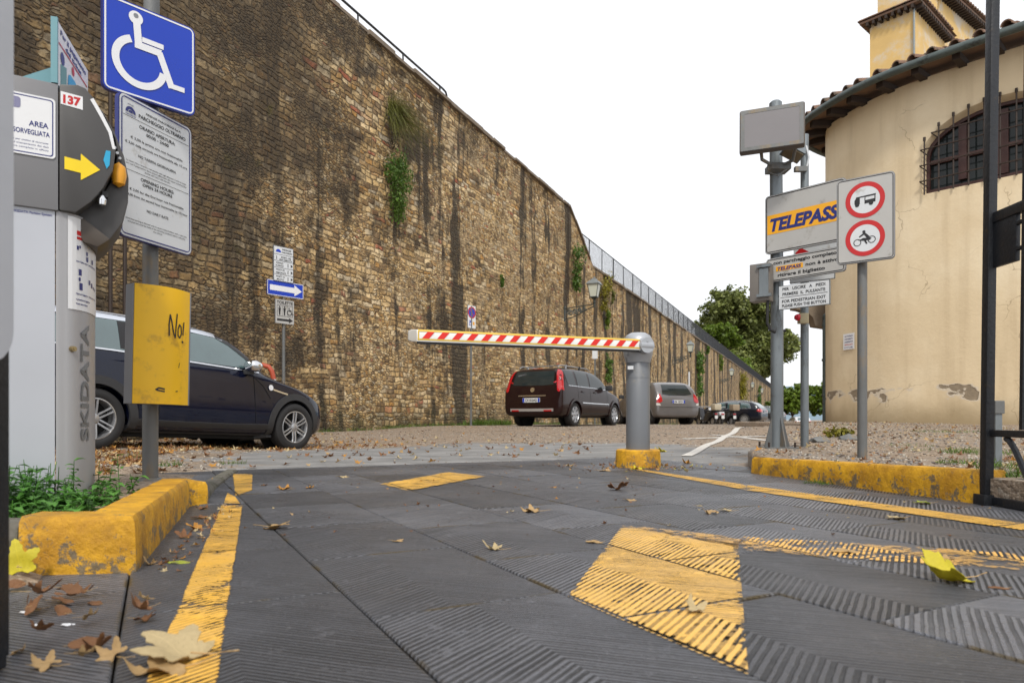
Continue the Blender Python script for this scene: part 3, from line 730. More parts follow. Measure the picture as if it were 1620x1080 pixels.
bz = 3.0
tree('oak_tree', ((1170-810)/1080*182, 182, bz), 30, (13.5, 18.0, 15.0), 34, M['fol_dark'], .50, 'big dark green rounded tree rising behind the far end of the railing', 'tree', None, .9, 4, 34, 66, -1.0)
tree('young_tree', (30.4, 100, 6.5), 8.2, (3.6, 5.2, 3.4), 9, M['fol_lime'], .24, 'bright green bushy tree behind the railing, in front of the big dark tree', 'tree', None, .2, 8, 26, 34)
tree('young_tree', (36.2, 112, 5.0), 6.0, (4.0, 3.7, 2.5), 7, M['fol_lime'], .24, 'lower lime green bush behind the railing at the foot of the big dark tree', 'tree', None, .2, 18, 20, 22)
tree('roadside_tree', (48.5, 118, -2.6), 9.5, (4.2, 5.8, 4.2), 12, M['fol_lime'], .30, 'leafy light green tree seen left of the thinner grey pole', 'tree', 'light green trees at the end of the yard', .22, 21, 28, 30)
tree('roadside_tree', (54.8, 116, -2.6), 9.6, (4.2, 5.8, 4.2), 12, M['fol_lime'], .30, 'light green tree between the thinner grey pole and the corner of the ochre building', 'tree', 'light green trees at the end of the yard', .22, 22, 28, 30)
tree('roadside_tree', (53.0, 105, -2.2), 5.2, (2.6, 3.0, 2.4), 6, M['fol_olive'], .18, 'low yellowing bush at the foot of the light green trees by the ochre building', 'bush', None, .14, 23, 28, 24)
tree('roadside_tree', (46.5, 100, -2.0), 4.0, (1.6, 2.6, 1.9), 5, M['fol_ivy'], .15, 'small dark bush behind the far white car', 'bush', None, .12, 24, 28, 20)

def hang(name, px, py0, py1, wpx, mat, label, cat, grp=None, leaf=.05, n=9, off=.12, dens=30, taper=True, seed=0):
    """plant rooted in the wall face, hanging between photo rows"""
    t_ = wt(px); c0 = wp(t_, off); s_ = 1080/c0.y; z0 = CH+(662-py0)/s_; z1 = CH+(662-py1)/s_; w_ = wpx/s_/.75
    rt = thing(name, wp(t_, 0, (z0+z1)/2), label, cat, grp); r_ = random.Random(seed+int(px)); g = MB(Matrix.Translation(-rt.location)); cs = []; rs = []
    for k in range(n*4):
        f = r_.random()**.8; z = z0+(z1-z0)*f; ww = w_*(.5 if not taper else (.5*(1-f*.75)))
        q = w_*r_.uniform(.13, .24)
        p = wp(t_+r_.uniform(-ww, ww), off+r_.uniform(0, .30)*(1-f*.6)*min(1, w_), z); cs.append(tuple(p-rt.location)); rs.append((q, q, q*1.3))
    g2 = MB(); leaf_cloud(g2, cs, rs, dens, leaf*.75, .3, .5); g2.build('foliage', mat, rt, smooth=0)
    g3 = MB(Matrix.Translation(-rt.location))
    for k in range(5): g3.tube([wp(t_, -.1, z0-.2), wp(t_+r_.uniform(-.2, .2)*w_, .1, (z0+z1)/2), wp(t_+r_.uniform(-.2, .2)*w_, .12, z1)], [.012, .008, .003], 5)
    g3.build('stem', M['bark'], rt); return rt
def tuft(name, px, py, mat, label, cat, nb=420, L_=.75, spread=(.5, .4), fall=.6):
    """arching dry grass tuft on the wall"""
    t_ = wt(px); c = wp(t_, .05); s_ = 1080/c.y; z = CH+(662-py)/s_; rt = thing(name, wp(t_, 0, z), label, cat); g = MB(); r_ = random.Random(int(px))
    for k in range(nb):
        o = Vector((WU.x, WU.y, 0))*r_.uniform(-.18, .18)+Vector((0, 0, r_.uniform(-.25, .2)))+Vector((WNn.x, WNn.y, 0))*.03
        d = Vector((WU.x, WU.y, 0))*r_.gauss(.25, spread[0])+Vector((WNn.x, WNn.y, 0))*r_.uniform(.2, .8)+Vector((0, 0, r_.gauss(.15, spread[1])))
        l_ = L_*r_.uniform(.5, 1.1); q = []
        for j in range(5):
            f = j/4; q.append(o+d*l_*f+Vector((0, 0, -fall*l_*f*f)))
        sd_ = d.cross(Vector((0, 0, 1))).normalized()*.006
        V = []; 
        for j, p in enumerate(q): wd = 1-j/4.3; V += [tuple(p-sd_*wd), tuple(p+sd_*wd)]
        g.add(V, [(2*j, 2*j+1, 2*j+3, 2*j+2) for j in range(4)])
    g.build('blades', mat, rt, smooth=0); return rt
tuft('grass_tuft', 618, 178, M['fol_dry'], 'wispy olive grass tuft growing out of the wall below the handrail', 'plant', 700, 1.05)
hang('dead_plant', 613, 175, 235, 34, M['rust'], 'withered brown growth hanging just left of the wispy grass tuft', 'plant', leaf=.03, n=6, dens=14)
hang('caper_bush', 620, 252, 345, 46, M['fol_ivy'], 'dark green hanging bush in the middle of the wall, below the grass tuft', 'plant', leaf=.034, n=16, dens=52)
hang('caper_bush', 906, 392, 455, 26, M['fol_ivy'], 'narrow hanging plant just left of the nearest wall lantern', 'plant', leaf=.06, n=9)
hang('caper_bush', 950, 432, 492, 28, M['fol_olive'], 'yellow green plant directly behind the nearest wall lantern', 'plant', leaf=.06, n=8)
hang('caper_bush', 956, 488, 518, 15, M['fol_lime'], 'small bright plant on the wall below and right of the nearest lantern', 'plant', leaf=.05, n=5)
hang('creeper', 958, 555, 602, 17, M['fol_ivy'], 'dark green creeper low on the wall right of the dark red car roof', 'plant', leaf=.06, n=6, taper=False)
hang('caper_bush', 788, 432, 452, 9, M['fol_ivy'], 'tiny green tuft on the wall above the middle of the barrier arm', 'plant', leaf=.04, n=3)
hang('creeper', 1103, 545, 622, 22, M['fol_ivy'], 'tall dark green creeper beside the second wall lantern', 'plant', leaf=.12, n=9, taper=False)
hang('caper_bush', 1117, 545, 558, 8, M['fol_ivy'], 'small green clump at the top of the wall right of the second lantern', 'plant', leaf=.1, n=3)
hang('caper_bush', 1138, 562, 584, 13, M['fol_lime'], 'light green plant between the second and third wall lanterns', 'plant', leaf=.1, n=4)
hang('creeper', 1172, 592, 632, 30, M['fol_olive'], 'wide yellowing creeper beneath the third wall lantern', 'plant', leaf=.16, n=10, taper=False)
hang('creeper', 1199, 612, 640, 12, M['fol_ivy'], 'dark creeper at the far end of the wall beside the last lanterns', 'plant', leaf=.2, n=5, taper=False)
hang('creeper', 965, 455, 480, 10, M['fol_dry'], 'thin rusty green strand right of the plant behind the nearest lantern', 'plant', leaf=.05, n=3)

# ---------------------------------------------------------------- wall lanterns
M['lampmetal'] = pm('grey_green_lamp_iron', (.055, .065, .06), .5, .4, .2, 10)
M['lamptop'] = pm('zinc_lamp_roof', (.22, .24, .24), .45, .5, .2, 10)
M['lampglass'] = pm('frosted_lamp_glass', (.55, .58, .50), .25, 0, .12, 5)
def lantern():
    rt = thing('wall_lantern', (0, 0, 0), 'ornate street lantern on a scrolled iron bracket, the nearest one on the stone wall', 'street lamp', 'lanterns along the stone wall')
    # local x: out from the wall, z=0 at bracket arm
    g = MB(); g.tube([(0, 0, 0), (1.25, 0, .10)], .022, 8); g.tube([(0, 0, -.42), (.4, 0, -.34), (.8, 0, -.14), (1.2, 0, .02)], .02, 8)
    for cx, cz, r in ((.16, -.14, .12), (.40, -.13, .10), (.60, -.09, .075), (.78, -.04, .055)):
        P = [(cx+r*(1-k/22)*math.cos(k*.62), 0, cz+r*(1-k/22)*math.sin(k*.62)) for k in range(19)]; g.tube(P, .020, 6)
        P = [(cx+.08+r*.7*(1-k/22)*math.cos(3+k*.62), 0, cz-.06+r*.7*(1-k/22)*math.sin(3+k*.62)) for k in range(15)]; g.tube(P, .017, 6)
    g.box((-.01, 0, -.2), (.03, .10, .60)); g.cyl((1.2, 0, -.02), (1.2, 0, .30), .035, .05, 8); g.lathe([(.03, .0), (.075, .04), (.03, .09), (.05, .15), (.11, .2), (.13, .22), (.02, .235)], 12, Matrix.Translation((1.2, 0, .12)))
    g.build('bracket', M['lampmetal'], rt)
    def sq(r, z): return [(1.2-r, -r, z), (1.2+r, -r, z), (1.2+r, r, z), (1.2-r, r, z)]
    g = MB(); g.ring([sq(.125, .38), sq(.205, .84)]); g.build('glass', M['lampglass'], rt, smooth=0)
    g = MB()
    for sx in (-1, 1):
        for sy in (-1, 1): g.tube([(1.2+sx*.125, sy*.125, .36), (1.2+sx*.21, sy*.21, .85)], .013, 5)
    g.ring([sq(.14, .35), sq(.14, .38)]); g.build('frame', M['lampmetal'], rt)
    g = MB(); g.ring([sq(.25, .85), sq(.25, .88), sq(.19, .97), sq(.10, 1.03), sq(.09, 1.07), sq(.03, 1.11)]); g.lathe([(.02, 0), (.03, .03), (.0, .07)], 8, Matrix.Translation((1.2, 0, 1.10))); g.build('roof', M['lamptop'], rt, smooth=0)
    return rt
L0 = lantern()
labs = [None, 'second lantern along the stone wall, above the silver grey hatchback', 'third lantern along the stone wall, above the dark estate car', 'fourth lantern along the wall, small and far, left of the thick grey pole', 'farthest small lantern on the wall, almost touching the thick grey pole']
for i, (px, z) in enumerate(((893, 4.72), (1064, 4.6), (1138, 4.45), (1176, 4.3), (1193, 4.2))):
    o = L0 if i == 0 else copy_tree(L0)
    t_ = wt(px); o.location = wp(t_, .02, z); o.rotation_euler = (0, 0, math.atan2(WNn.y, WNn.x))
    if labs[i]: o['label'] = labs[i]

# ================================================================ OCHRE CHURCH
CAT = [(16.0, 6.6), (13.2, 7.9), (11.2, 9.2), (9.9, 10.35), (8.65, 11.57), (7.63, 12.7), (7.02, 13.6), (6.66, 14.7), (6.62, 15.5), (7.05, 16.35), (8.3, 17.3), (10.2, 18.2), (12.5, 18.6)]
def catmull(P, n=8):
    P = [Vector(p) for p in P]; out = []
    for i in range(len(P)-1):
        p0, p1, p2, p3 = P[max(i-1, 0)], P[i], P[i+1], P[min(i+2, len(P)-1)]
        for k in range(n):
            t_ = k/n; out.append(.5*((2*p1)+(p2-p0)*t_+(2*p0-5*p1+4*p2-p3)*t_*t_+(3*p1-p0-3*p2+p3)*t_**3))
    return out+[P[-1]]
EV = catmull(CAT, 8)
def inset(P, d):
    o = []
    for i, p in enumerate(P):
        t_ = (P[min(i+1, len(P)-1)]-P[max(i-1, 0)]).normalized(); o.append(p+Vector((t_.y, -t_.x))*d)
    return o
EVN = [(EV[min(i+1, len(EV)-1)]-EV[max(i-1, 0)]).normalized() for i in range(len(EV))]
WL = inset(EV, .50); WI = inset(EV, 1.3)
ch = thing('church', (8.5, 14, .25), 'rounded ochre plastered apse with tiled eaves and a barred arched window', 'building')
ci = Matrix.Translation(-ch.location); EZ = 7.0
g = MB(ci); n = len(WL); V = []
zl = [-.3, 1.0, 2.5, 4.0, 5.5, 6.6, 6.92]
for P_ in (WL, WI):
    for p in P_:
        for z in zl: V.append((p.x, p.y, z))
k = len(zl); F = []
for i in range(n-1):
    for j in range(k-1):
        F.append((i*k+j, i*k+j+1, (i+1)*k+j+1, (i+1)*k+j)); o = n*k
        F.append((o+i*k+j, o+(i+1)*k+j, o+(i+1)*k+j+1, o+i*k+j+1))
    F.append((i*k+k-1, n*k+i*k+k-1, n*k+(i+1)*k+k-1, (i+1)*k+k-1)); F.append((i*k, (i+1)*k, n*k+(i+1)*k, n*k+i*k))
for i in (0, n-1):
    for j in range(k-1): F.append((i*k+j, n*k+i*k+j, n*k+i*k+j+1, i*k+j+1) if i == 0 else (i*k+j, i*k+j+1, n*k+i*k+j+1, n*k+i*k+j))
g.add(V, F); cw = g.build('wall', M['plaster'], ch, smooth=40)
# window frame of reference
iw = min(range(n), key=lambda i: abs((810+1080*WL[i].x/WL[i].y)-1574)); wc = WL[iw]; wtn = -(WL[iw+3]-WL[iw-3]).normalized()
WM = Matrix(((wtn.x, -wtn.y*-1 if False else -wtn.y, 0, wc.x), (wtn.y, wtn.x, 0, wc.y), (0, 0, 1, 0), (0, 0, 0, 1)))   # x along, y outward?, z up
outw = Vector((-wtn.y, wtn.x)); 
if outw.dot(-wc) < 0: outw = -outw
WM = Matrix(((wtn.x, -outw.x, 0, wc.x), (wtn.y, -outw.y, 0, wc.y), (0, 0, 1, 0), (0, 0, 0, 1)))
HWD, SZ, SP, CR = 1.30, 4.68, 5.42, 6.14
def arch(hw, s0, sp, cr, n=18):
    P = [(-hw, s0), (hw, s0)]; P += [(hw*math.cos(math.pi*k/n), sp+(cr-sp)*math.sin(math.pi*k/n)) for k in range(n+1)]; return P
bpy.context.view_layer.update()
g = MB(WM); A0 = arch(HWD, SZ, SP, CR); A1 = arch(HWD-.08, SZ+.04, SP, CR-.06)
g.ring([[(x, -.4, z) for x, z in arch(HWD+.22, SZ-.12, SP, CR+.22)], [(x, .14, z) for x, z in A1], [(x, 1.2, z) for x, z in A1]]); cut = g.build('cut', M['plaster'])
boolean(cw, cut); cw.data.polygons.foreach_set('use_smooth', [True]*len(cw.data.polygons)); cw.data.set_sharp_from_angle(angle=math.radians(40))
# pane, wooden frame, iron grille
M['wood'] = pm('dark_red_brown_wood', (.045, .014, .010), .5, 0, .3, 6, .2, 40)
g = MB(ci@WM); g.flat(A1, .24); M['paned'] = mk_glass('dark_leaded_glass', (.008, .010, .010), 1.35); M['paned'].node_tree.nodes['Principled BSDF'].inputs['Coat Weight'].default_value = 0; g.build('pane', M['paned'], ch, smooth=0)
g = MB(ci@WM)
A2 = arch(HWD-.14, SZ+.10, SP-.02, CR-.12)
ra = [(x, .16, z) for x, z in A1]; rb = [(x, .16, z) for x, z in A2]; rc = [(x, .23, z) for x, z in A2]
nA = len(ra); g.add(ra+rb+rc, [(i, (i+1) % nA, nA+(i+1) % nA, nA+i) for i in range(nA)]+[(nA+i, nA+(i+1) % nA, 2*nA+(i+1) % nA, 2*nA+i) for i in range(nA)])
for x in (-.62, 0, .62): g.box((x, .195, (SZ+CR)/2-.03+(.0 if x else 0)), (.13 if x else .17, .07, CR-SZ-(.30 if x == 0 else .42)))
g.box((0, .198, 5.30), (2.3, .06, .07)); g.build('window_frame', M['wood'], ch, smooth=0)
g = MB(ci@WM)
for i in range(11):
    x = -1.20+.24*i; zt = SP+(CR-SP)*math.sqrt(max(0, 1-(x/HWD)**2)) + .04
    g.tube([(x, -.03, SZ-.02), (x, -.03, zt-.02)], .015, 6); g.cyl((x, -.03, zt-.05), (x, -.03, zt+.02), .024, n=6)
for z in (4.92, 5.22, 5.52, 5.80):
    hw = HWD*math.sqrt(max(0.02, 1-max(0, (z-SP)/(CR-SP))**2))
    g.tube([(-hw+.12, .12, z-.09), (-hw+.02, -.045, z), (hw-.02, -.045, z), (hw-.12, .12, z-.09)], .013, 6)
g.build('window_grille', M['rust'], ch)
# eaves: soffit boards, rafters, gutter, tiles
M['gutter'] = pm('grey_green_copper_gutter', (.085, .105, .10), .45, .5, .3, 5, dirt=((.03, .03, .028), .3, 6))
M['tile'] = pm('weathered_terracotta_tile', (.20, .115, .075), .85, 0, .5, 5, .6, 20, dirt=((.06, .055, .04), .5, 5))
M['soffit'] = pm('dark_terracotta_soffit', (.16, .095, .055), .85, 0, .4, 5)
M['beam'] = pm('dark_rafter_wood', (.030, .018, .012), .8, 0, .3, 8)
g = MB(ci); V = []; F = []
for p, q in zip(EV, inset(EV, 1.0)): V += [(p.x, p.y, EZ-.02), (q.x, q.y, EZ+.17), (q.x, q.y, EZ+.24), (p.x, p.y, EZ+.05)]
for i in range(n-1):
    for j in range(4): F.append((i*4+j, i*4+(j+1) % 4, (i+1)*4+(j+1) % 4, (i+1)*4+j))
g.add(V, F); g.build('soffit', M['soffit'], ch)
acc = 0; last = -9
for i in range(1, n):
    acc += (EV[i]-EV[i-1]).length
    if acc-last > .56:
        last = acc; g = MB(ci); d = EVN[i]; nn = Vector((d.y, -d.x)); a_ = EV[i]+nn*.10; b_ = EV[i]+nn*.62; mid = (a_+b_)/2
        Mx = Matrix(((nn.x, -nn.y, 0, mid.x), (nn.y, nn.x, 0, mid.y), (0, 0, 1, EZ-.06), (0, 0, 0, 1))); g.box((0, 0, 0), (.56, .13, .13), Mx); g.build('rafter', M['beam'], ch, smooth=0)
GT = inset(EV, -.06); g = MB(ci); g.tube([(p.x, p.y, EZ+.0) for p in GT[2:-6]], .075, 12); g.build('gutter', M['gutter'], ch)
g = MB(ci); V = []; F = []; AP = Vector((13.2, 15.0))
for p in inset(EV, -.01):
    for f in np.linspace(0, 1, 8): q = p.lerp(AP, f); V.append((q.x, q.y, EZ+.08+f*1.7))
for i in range(n-1):
    for j in range(7): F.append((i*8+j, (i+1)*8+j, (i+1)*8+j+1, i*8+j+1))
g.add(V, F)
rf = g.build('roof', M['tile'], ch)
g = MB(ci); acc = 0; last = -9; r_ = random.Random(4)
for i in range(1, n):
    seg = (EV[i]-EV[i-1]).length; acc += seg
    if acc-last > .27:
        last = acc; d = EVN[i]; nn = (AP-EV[i]).normalized(); p = EV[i]-nn*(.02+r_.uniform(0, .05)); sd = Vector((-nn.y, nn.x))
        for tl in range(7):
            R0 = []
            for e_, rr_ in ((0, .095), (.42, .075)):
                c_ = p+nn*(tl*.36+e_); zc = EZ+.09+(tl*.36+e_)*.24+(.02 if e_ == 0 else 0)
                R0.append([(c_.x+sd.x*rr_*math.cos(a_), c_.y+sd.y*rr_*math.cos(a_), zc+rr_*math.sin(a_)*1.05) for a_ in np.linspace(0, math.pi, 9)]+[(c_.x+sd.x*(rr_-.018)*math.cos(a_), c_.y+sd.y*(rr_-.018)*math.cos(a_), zc+(rr_-.018)*math.sin(a_)) for a_ in np.linspace(math.pi, 0, 9)])
            g.ring(R0)
g.build('roof_tiles', M['tile'], ch)
# downpipe, bracket, notice
g = MB(ci); pd = WL[min(range(n), key=lambda i: (810+1080*WL[i].x/WL[i].y))]
dp = pd+Vector((-.035, -.03)); g.tube([(dp.x, dp.y, .2), (dp.x, dp.y, 2.75), (dp.x+.25, dp.y+.25, 2.9)], .042, 12)
for z in (.9, 1.7, 2.5): g.cyl((dp.x, dp.y, z), (dp.x, dp.y, z+.05), .06, n=12)
g.build('downpipe', M['gutter'], ch)
g = MB(ci); q = dp+Vector((.05, .45)); 
g.prism([(-.5, 0), (.3, 0), (.3, -.55), (-.02, -.5), (-.08, -.3), (-.2, -.18), (-.36, -.12), (-.5, -.1)], -.15, .15, Matrix.Translation((q.x-.1, q.y, 3.05))); g.build('stone_corbel', M['coping'], ch)
iN = min(range(8, n-24), key=lambda i: abs((810+1080*WL[i].x/WL[i].y)-1344)); pn = WL[iN]; tn = -(WL[iN+1]-WL[iN-1]).normalized(); on = Vector((tn.y, -tn.x))
if on.dot(-pn) < 0: on = -on
NM = Matrix(((tn.x, -on.x, 0, pn.x+on.x*.02), (tn.y, -on.y, 0, pn.y+on.y*.02), (0, 0, 1, 0), (0, 0, 0, 1)))
nz = CH+(662-540)*pn.y/1080
ntc = thing('paper_notice', (pn.x, pn.y, nz), 'small white paper notice with blue and red lines pasted on the ochre wall', 'notice'); ni = Matrix.Translation(-ntc.location)
g = MB(ni@NM); g.prism([(-.16, nz-.17), (.16, nz-.17), (.16, nz+.17), (-.16, nz+.17)], -.004, .0); g.build('sheet', M['white'], ntc, smooth=0)
g = MB(ni@NM); g2 = MB(ni@NM)
for k, s_ in enumerate(('AVVISO', 'ZONA RISERVATA', 'AI RESIDENTI', 'DIVIETO DI SOSTA', 'SU TUTTA L AREA')): text(g if k != 3 else g2, s_, 0, nz+.10-k*.06, .028, -.006, .24)
g.build('lettering', M['navy'], ntc, smooth=0); g2.build('red_lettering', M['red'], ntc, smooth=0)
# bell turret and nave block behind
M['plaster2'] = pm('bright_ochre_plaster', (.62, .42, .16), .85, 0, .22, 1.2, .3, 20, dirt=((.55, .50, .42), .45, 1.4))
def block(name, C0, dr, dl, wr, wl, z0, z1, label, cat, over=.22, tiers=True):
    rt = thing(name, (C0[0], C0[1], z0), label, cat); Mx = Matrix(((dr[0], dl[0], 0, 0), (dr[1], dl[1], 0, 0), (0, 0, 1, 0), (0, 0, 0, 1)))
    h = z1-z0; g = MB(Mx); g.box((wr/2, wl/2, h/2), (wr, wl, h)); g.build('wall', M['plaster2'], rt, smooth=0)
    g = MB(Mx); g.box((wr/2, wl/2, h+.03), (wr+2*over, wl+2*over, .06)); g.box((wr/2, wl/2, h+.12), (wr+2*over+.1, wl+2*over+.1, .06), None, .96); g.build('cornice', M['tile'], rt, smooth=0)
    g = MB(Mx)
    nb = int(wr/.17)
    for i in range(nb+1): g.box((i*wr/nb, -over/2, h-.06), (.07, over, .11))
    nb = max(2, int(wl/.17))
    for i in range(nb+1): g.box((-over/2, i*wl/nb, h-.06), (over, .07, .11))
    g.build('brackets', M['beam'], rt, smooth=0)
    g = MB(Mx); r_ = random.Random(2)
    for i in range(int(wr/.2)):
        R0 = [[(.1+i*.2+.08*math.cos(a_), -over-.05+e_*1.0, h+.15+e_*.2+.07*math.sin(a_)) for a_ in np.linspace(0, math.pi, 7)] for e_ in (0, .5)]
        g.ring(R0)
    g.build('roof_tiles', M['tile'], rt)
    if tiers: g = MB(Mx); g.box((wr/2, wl/2, h+.7), (wr*.8, wl*.8, 1.1)); g.box((wr/2, wl/2, h+1.3), (wr*.95, wl*.95, .08)); g.build('upper_tier', M['plaster2'], rt, smooth=0)
    return rt
bt = block('bell_turret', (11.8, 20.0), (.75, .66), (-.66, .75), 2.65, 1.25, 6.5, 12.45, 'bright ochre bell turret with bracketed cornice rising above the tiled apse roof', 'tower')
g = MB(); g.tube([(-.05, -.05, 0), (-.05, -.05, 5.9)], .03, 8); g.build('downpipe', M['lamptop'], bt)
block('church_nave', (13.7, 21.95), (.8, .6), (-.6, .8), 7.0, 1.7, 6.5, 14.0, 'upper ochre nave wall with tiled eaves behind the bell turret', 'building', .3, False)
# distant hill
g = MB(); V = []; F = []; nn_ = 60
for i in range(nn_):
    x = -3000+7500*i/(nn_-1)
    for j, (yy, hf) in enumerate(((3200, 0), (3600, .6), (4200, 1.0), (5200, 0))):
        V.append((x, yy, -10+hf*(190+90*mnoise.noise(Vector((x*.0011, j*.4, 3)))+25*mnoise.noise(Vector((x*.006, j, 3))))))
for i in range(nn_-1):
    for j in range(3): F.append((i*4+j, (i+1)*4+j, (i+1)*4+j+1, i*4+j+1))
g.add(V, F); M['hill'] = pm('hazy_wooded_hill', (.16, .22, .27), .95, 0, .25, .004); g.build('hills', M['hill'], smooth=60)['kind'] = 'structure'  # distance haze is put into the blue-grey base colour
# ================================================================ SIGN HELPERS
def shift(T): return Matrix.Translation(-Vector(T.location))
def board(T, name, pl, pr, z0, h, rad, th=.006, face='signwhite', back='signgrey', rim=None, rimw=.006, rimin=.012, label=None):
    """one sign plate: part `name` with sub-parts added later. Returns (part, matrix, width)"""
    Mx, wd = frame_M(pl, pr, z0); Mx = shift(T)@Mx
    g = MB(Mx); g.prism(rr(0, 0, wd, h, rad), 0, th)
    # folded rim behind
    o1 = rr(0, 0, wd, h, rad); i1 = rr(.006, .006, wd-.006, h-.006, rad*.8); n = len(o1)
    g.add([(x, th, z) for x, z in o1]+[(x, th+.014, z) for x, z in o1]+[(x, th+.014, z) for x, z in i1]+[(x, th, z) for x, z in i1],
          [(k*n+i, k*n+(i+1) % n, ((k+1) % 4)*n+(i+1) % n, ((k+1) % 4)*n+i) for k in range(4) for i in range(n)])
    P = g.build(name, M[back], T, smooth=30)
    if label: P['label'] = label
    g = MB(Mx); e = .0035; g.flat(rr(e, e, wd-e, h-e, max(rad-e, .002)), -.0015); g.build('face', M[face], P, smooth=0)
    if rim:
        g = MB(Mx); a_ = rimin; band(g, rr(a_, a_, wd-a_, h-a_, max(rad-a_*.6, .004)), rr(a_+rimw, a_+rimw, wd-a_-rimw, h-a_-rimw, max(rad-a_-rimw, .003)), -.003); g.build('border', M[rim], P, smooth=0)
    return P, Mx, wd
def clamp(T, x, y, z, r, name='bracket'):
    g = MB(shift(T)); g.cyl((x, y, z-.016), (x, y, z+.016), r+.004, n=16); g.box((x, y-r-.006, z), (.07, .014, .03)); g.build(name, M['galvd'], T)
def wheelchair(g, cx, cz, s, y):
    """disabled symbol, s = height"""
    k = s; P = lambda *a: [(cx+u*k, cz+v*k) for u, v in a]
    g.flat(circ(cx-.15*k, cz+.42*k, .085*k, 24), y)
    g.flat(P((-.185, .36), (-.095, .36), (-.075, .12), (-.165, .12)), y-.0002)
    g.flat(P((-.075, .205), (.19, .205), (.19, .14), (-.075, .14)), y)
    g.flat(P((-.165, .125), (-.165, .035), (.13, .035), (.17, .125)), y-.0003)
    g.flat(P((.085, .10), (.175, .10), (.33, -.30), (.255, -.345)), y-.0001)
    g.flat(P((.27, -.335), (.46, -.335), (.46, -.27), (.30, -.27)), y-.0004)
    c = (cx-.10*k, cz-.14*k); A = circ(c[0], c[1], .335*k, 40, 112, 352); B = circ(c[0], c[1], .245*k, 40, 112, 352); g.strip(A, B, y-.0005)

# ================================================================ LEFT SIGN POLE
pz = .105
T = thing('sign_post', (-1.632, 3.08, pz), 'galvanised pole with blue disabled parking sign, parking rules board and yellow panel', 'sign post')
s0 = shift(T)
g = MB(s0); g.tube([(-1.632, 3.08, pz-.05), (-1.631, 3.08, 1.2), (-1.626, 3.08, 2.30)], .033, 20); g.build('pole', M['galvd'], T)
g = MB(s0); g.lathe([(.060, 0), (.055, .012), (.036, .02)], 18, Matrix.Translation((-1.632, 3.08, pz-.01))); g.build('base_collar', M['galvd'], T)
# blue sign
P, Mx, wd = board(T, 'disabled_parking_sign', (-1.712, 2.852), (-1.456, 3.135), 1.762, .404, .028, face='blue', back='navy', rim='white', rimw=.007, rimin=.007)
g = MB(Mx); wheelchair(g, wd*.47, .205, .335, -.004); g.build('wheelchair_symbol', M['white'], P, smooth=0)
g = MB(Mx); g.flat(circ(wd*.47-.05, .355, .010, 12), -.0052); g.build('sticker', M['signgrey'], P, smooth=0)
# rules board
P, Mx, wd = board(T, 'parking_rules_sign', (-1.634, 2.835), (-1.513, 3.222), 1.145, .600, .030, face='signwhite', back='navy', rim='navy', rimw=.0055, rimin=.011)
g = MB(Mx); h = .6; cx = wd/2
L_ = [('FIRENZE PARCHEGGI S.p.A.', .553, .0085, .20, .02, .06), ('PARCHEGGIO OLTRARNO', .526, .0155, .265, .02, .05), ('ORARIO APERTURA:', .482, .0145, .20, .02, 0), ('00:00 - 24:00', .460, .0135, .125, .02, 0),
  ('€ 3,00 la prima ora non frazionabile', .423, .0105, .29, .012, 0), ('€ 3,00 dalla seconda ora frazionabile alla 1/2 ora', .397, .0105, .345, .012, 0), ('NO TARIFFA GIORNALIERA', .355, .0115, .21, .015, 0),
  ('La sosta oltre l orario e consentita solo agli abbonati muniti di titolo', .322, .0065, .335, .008, 0), ('per cui il pagamento deve essere effettuato alle casse automatiche', .310, .0065, .335, .008, 0), ('prima del ritiro del veicolo', .298, .0065, .14, .008, 0),
  ('OPENING HOURS:', .258, .0140, .185, .02, 0), ('OPEN 24 HOURS', .238, .0135, .165, .02, 0), ('€ 3,00 for the first hour not fractionable', .203, .0105, .30, .012, 0), ('€ 3,00 from the second hour fractionable to 1/2 hour', .178, .0105, .35, .012, 0),
  ('NO DAILY RATE', .132, .0115, .12, .015, 0), ('Overtime parking is allowed only to season ticket holders with a valid pass', .078, .0065, .34, .008, 0), ('and payment must be made at the automatic machines before collecting', .066, .0065, .32, .008, 0), ('the vehicle', .054, .0065, .05, .008, 0)]
for s_, z, hh, wv, bo, dx in L_: text(g, s_, cx+dx*.6, z, hh, -.003, min(wv, wd-.05)*(1 if wv < .3 else 1), bo)
for z in (.510, .285): g.flat([(.02, z), (wd-.02, z), (wd-.02, z+.0018), (.02, z+.0018)], -.0031)
g.build('lettering', M['black'], P, smooth=0)
g = MB(Mx)
cx_, cz_ = .058, .532
for k in range(5): g.flat(circ(cx_-.022+k*.011, cz_, .005, 8, 0, 180)+[(cx_-.027+k*.011+.0105, cz_-.004), (cx_-.027+k*.011, cz_-.004)], -.0032) if False else None
g.strip(circ(cx_, cz_-.004, .026, 20, 0, 180), circ(cx_, cz_-.004, .014, 20, 0, 180), -.0031); g.flat(circ(cx_, cz_-.004, .011, 16, 0, 180), -.0032)
text(g, 'PARCHEGGI', cx_, cz_-.016, .006, -.0031, .05, .02); text(g, 'FIRENZE', cx_, cz_+.028, .004, -.0031, .03, .01)
g.build('emblem', M['navy'], P, smooth=0)
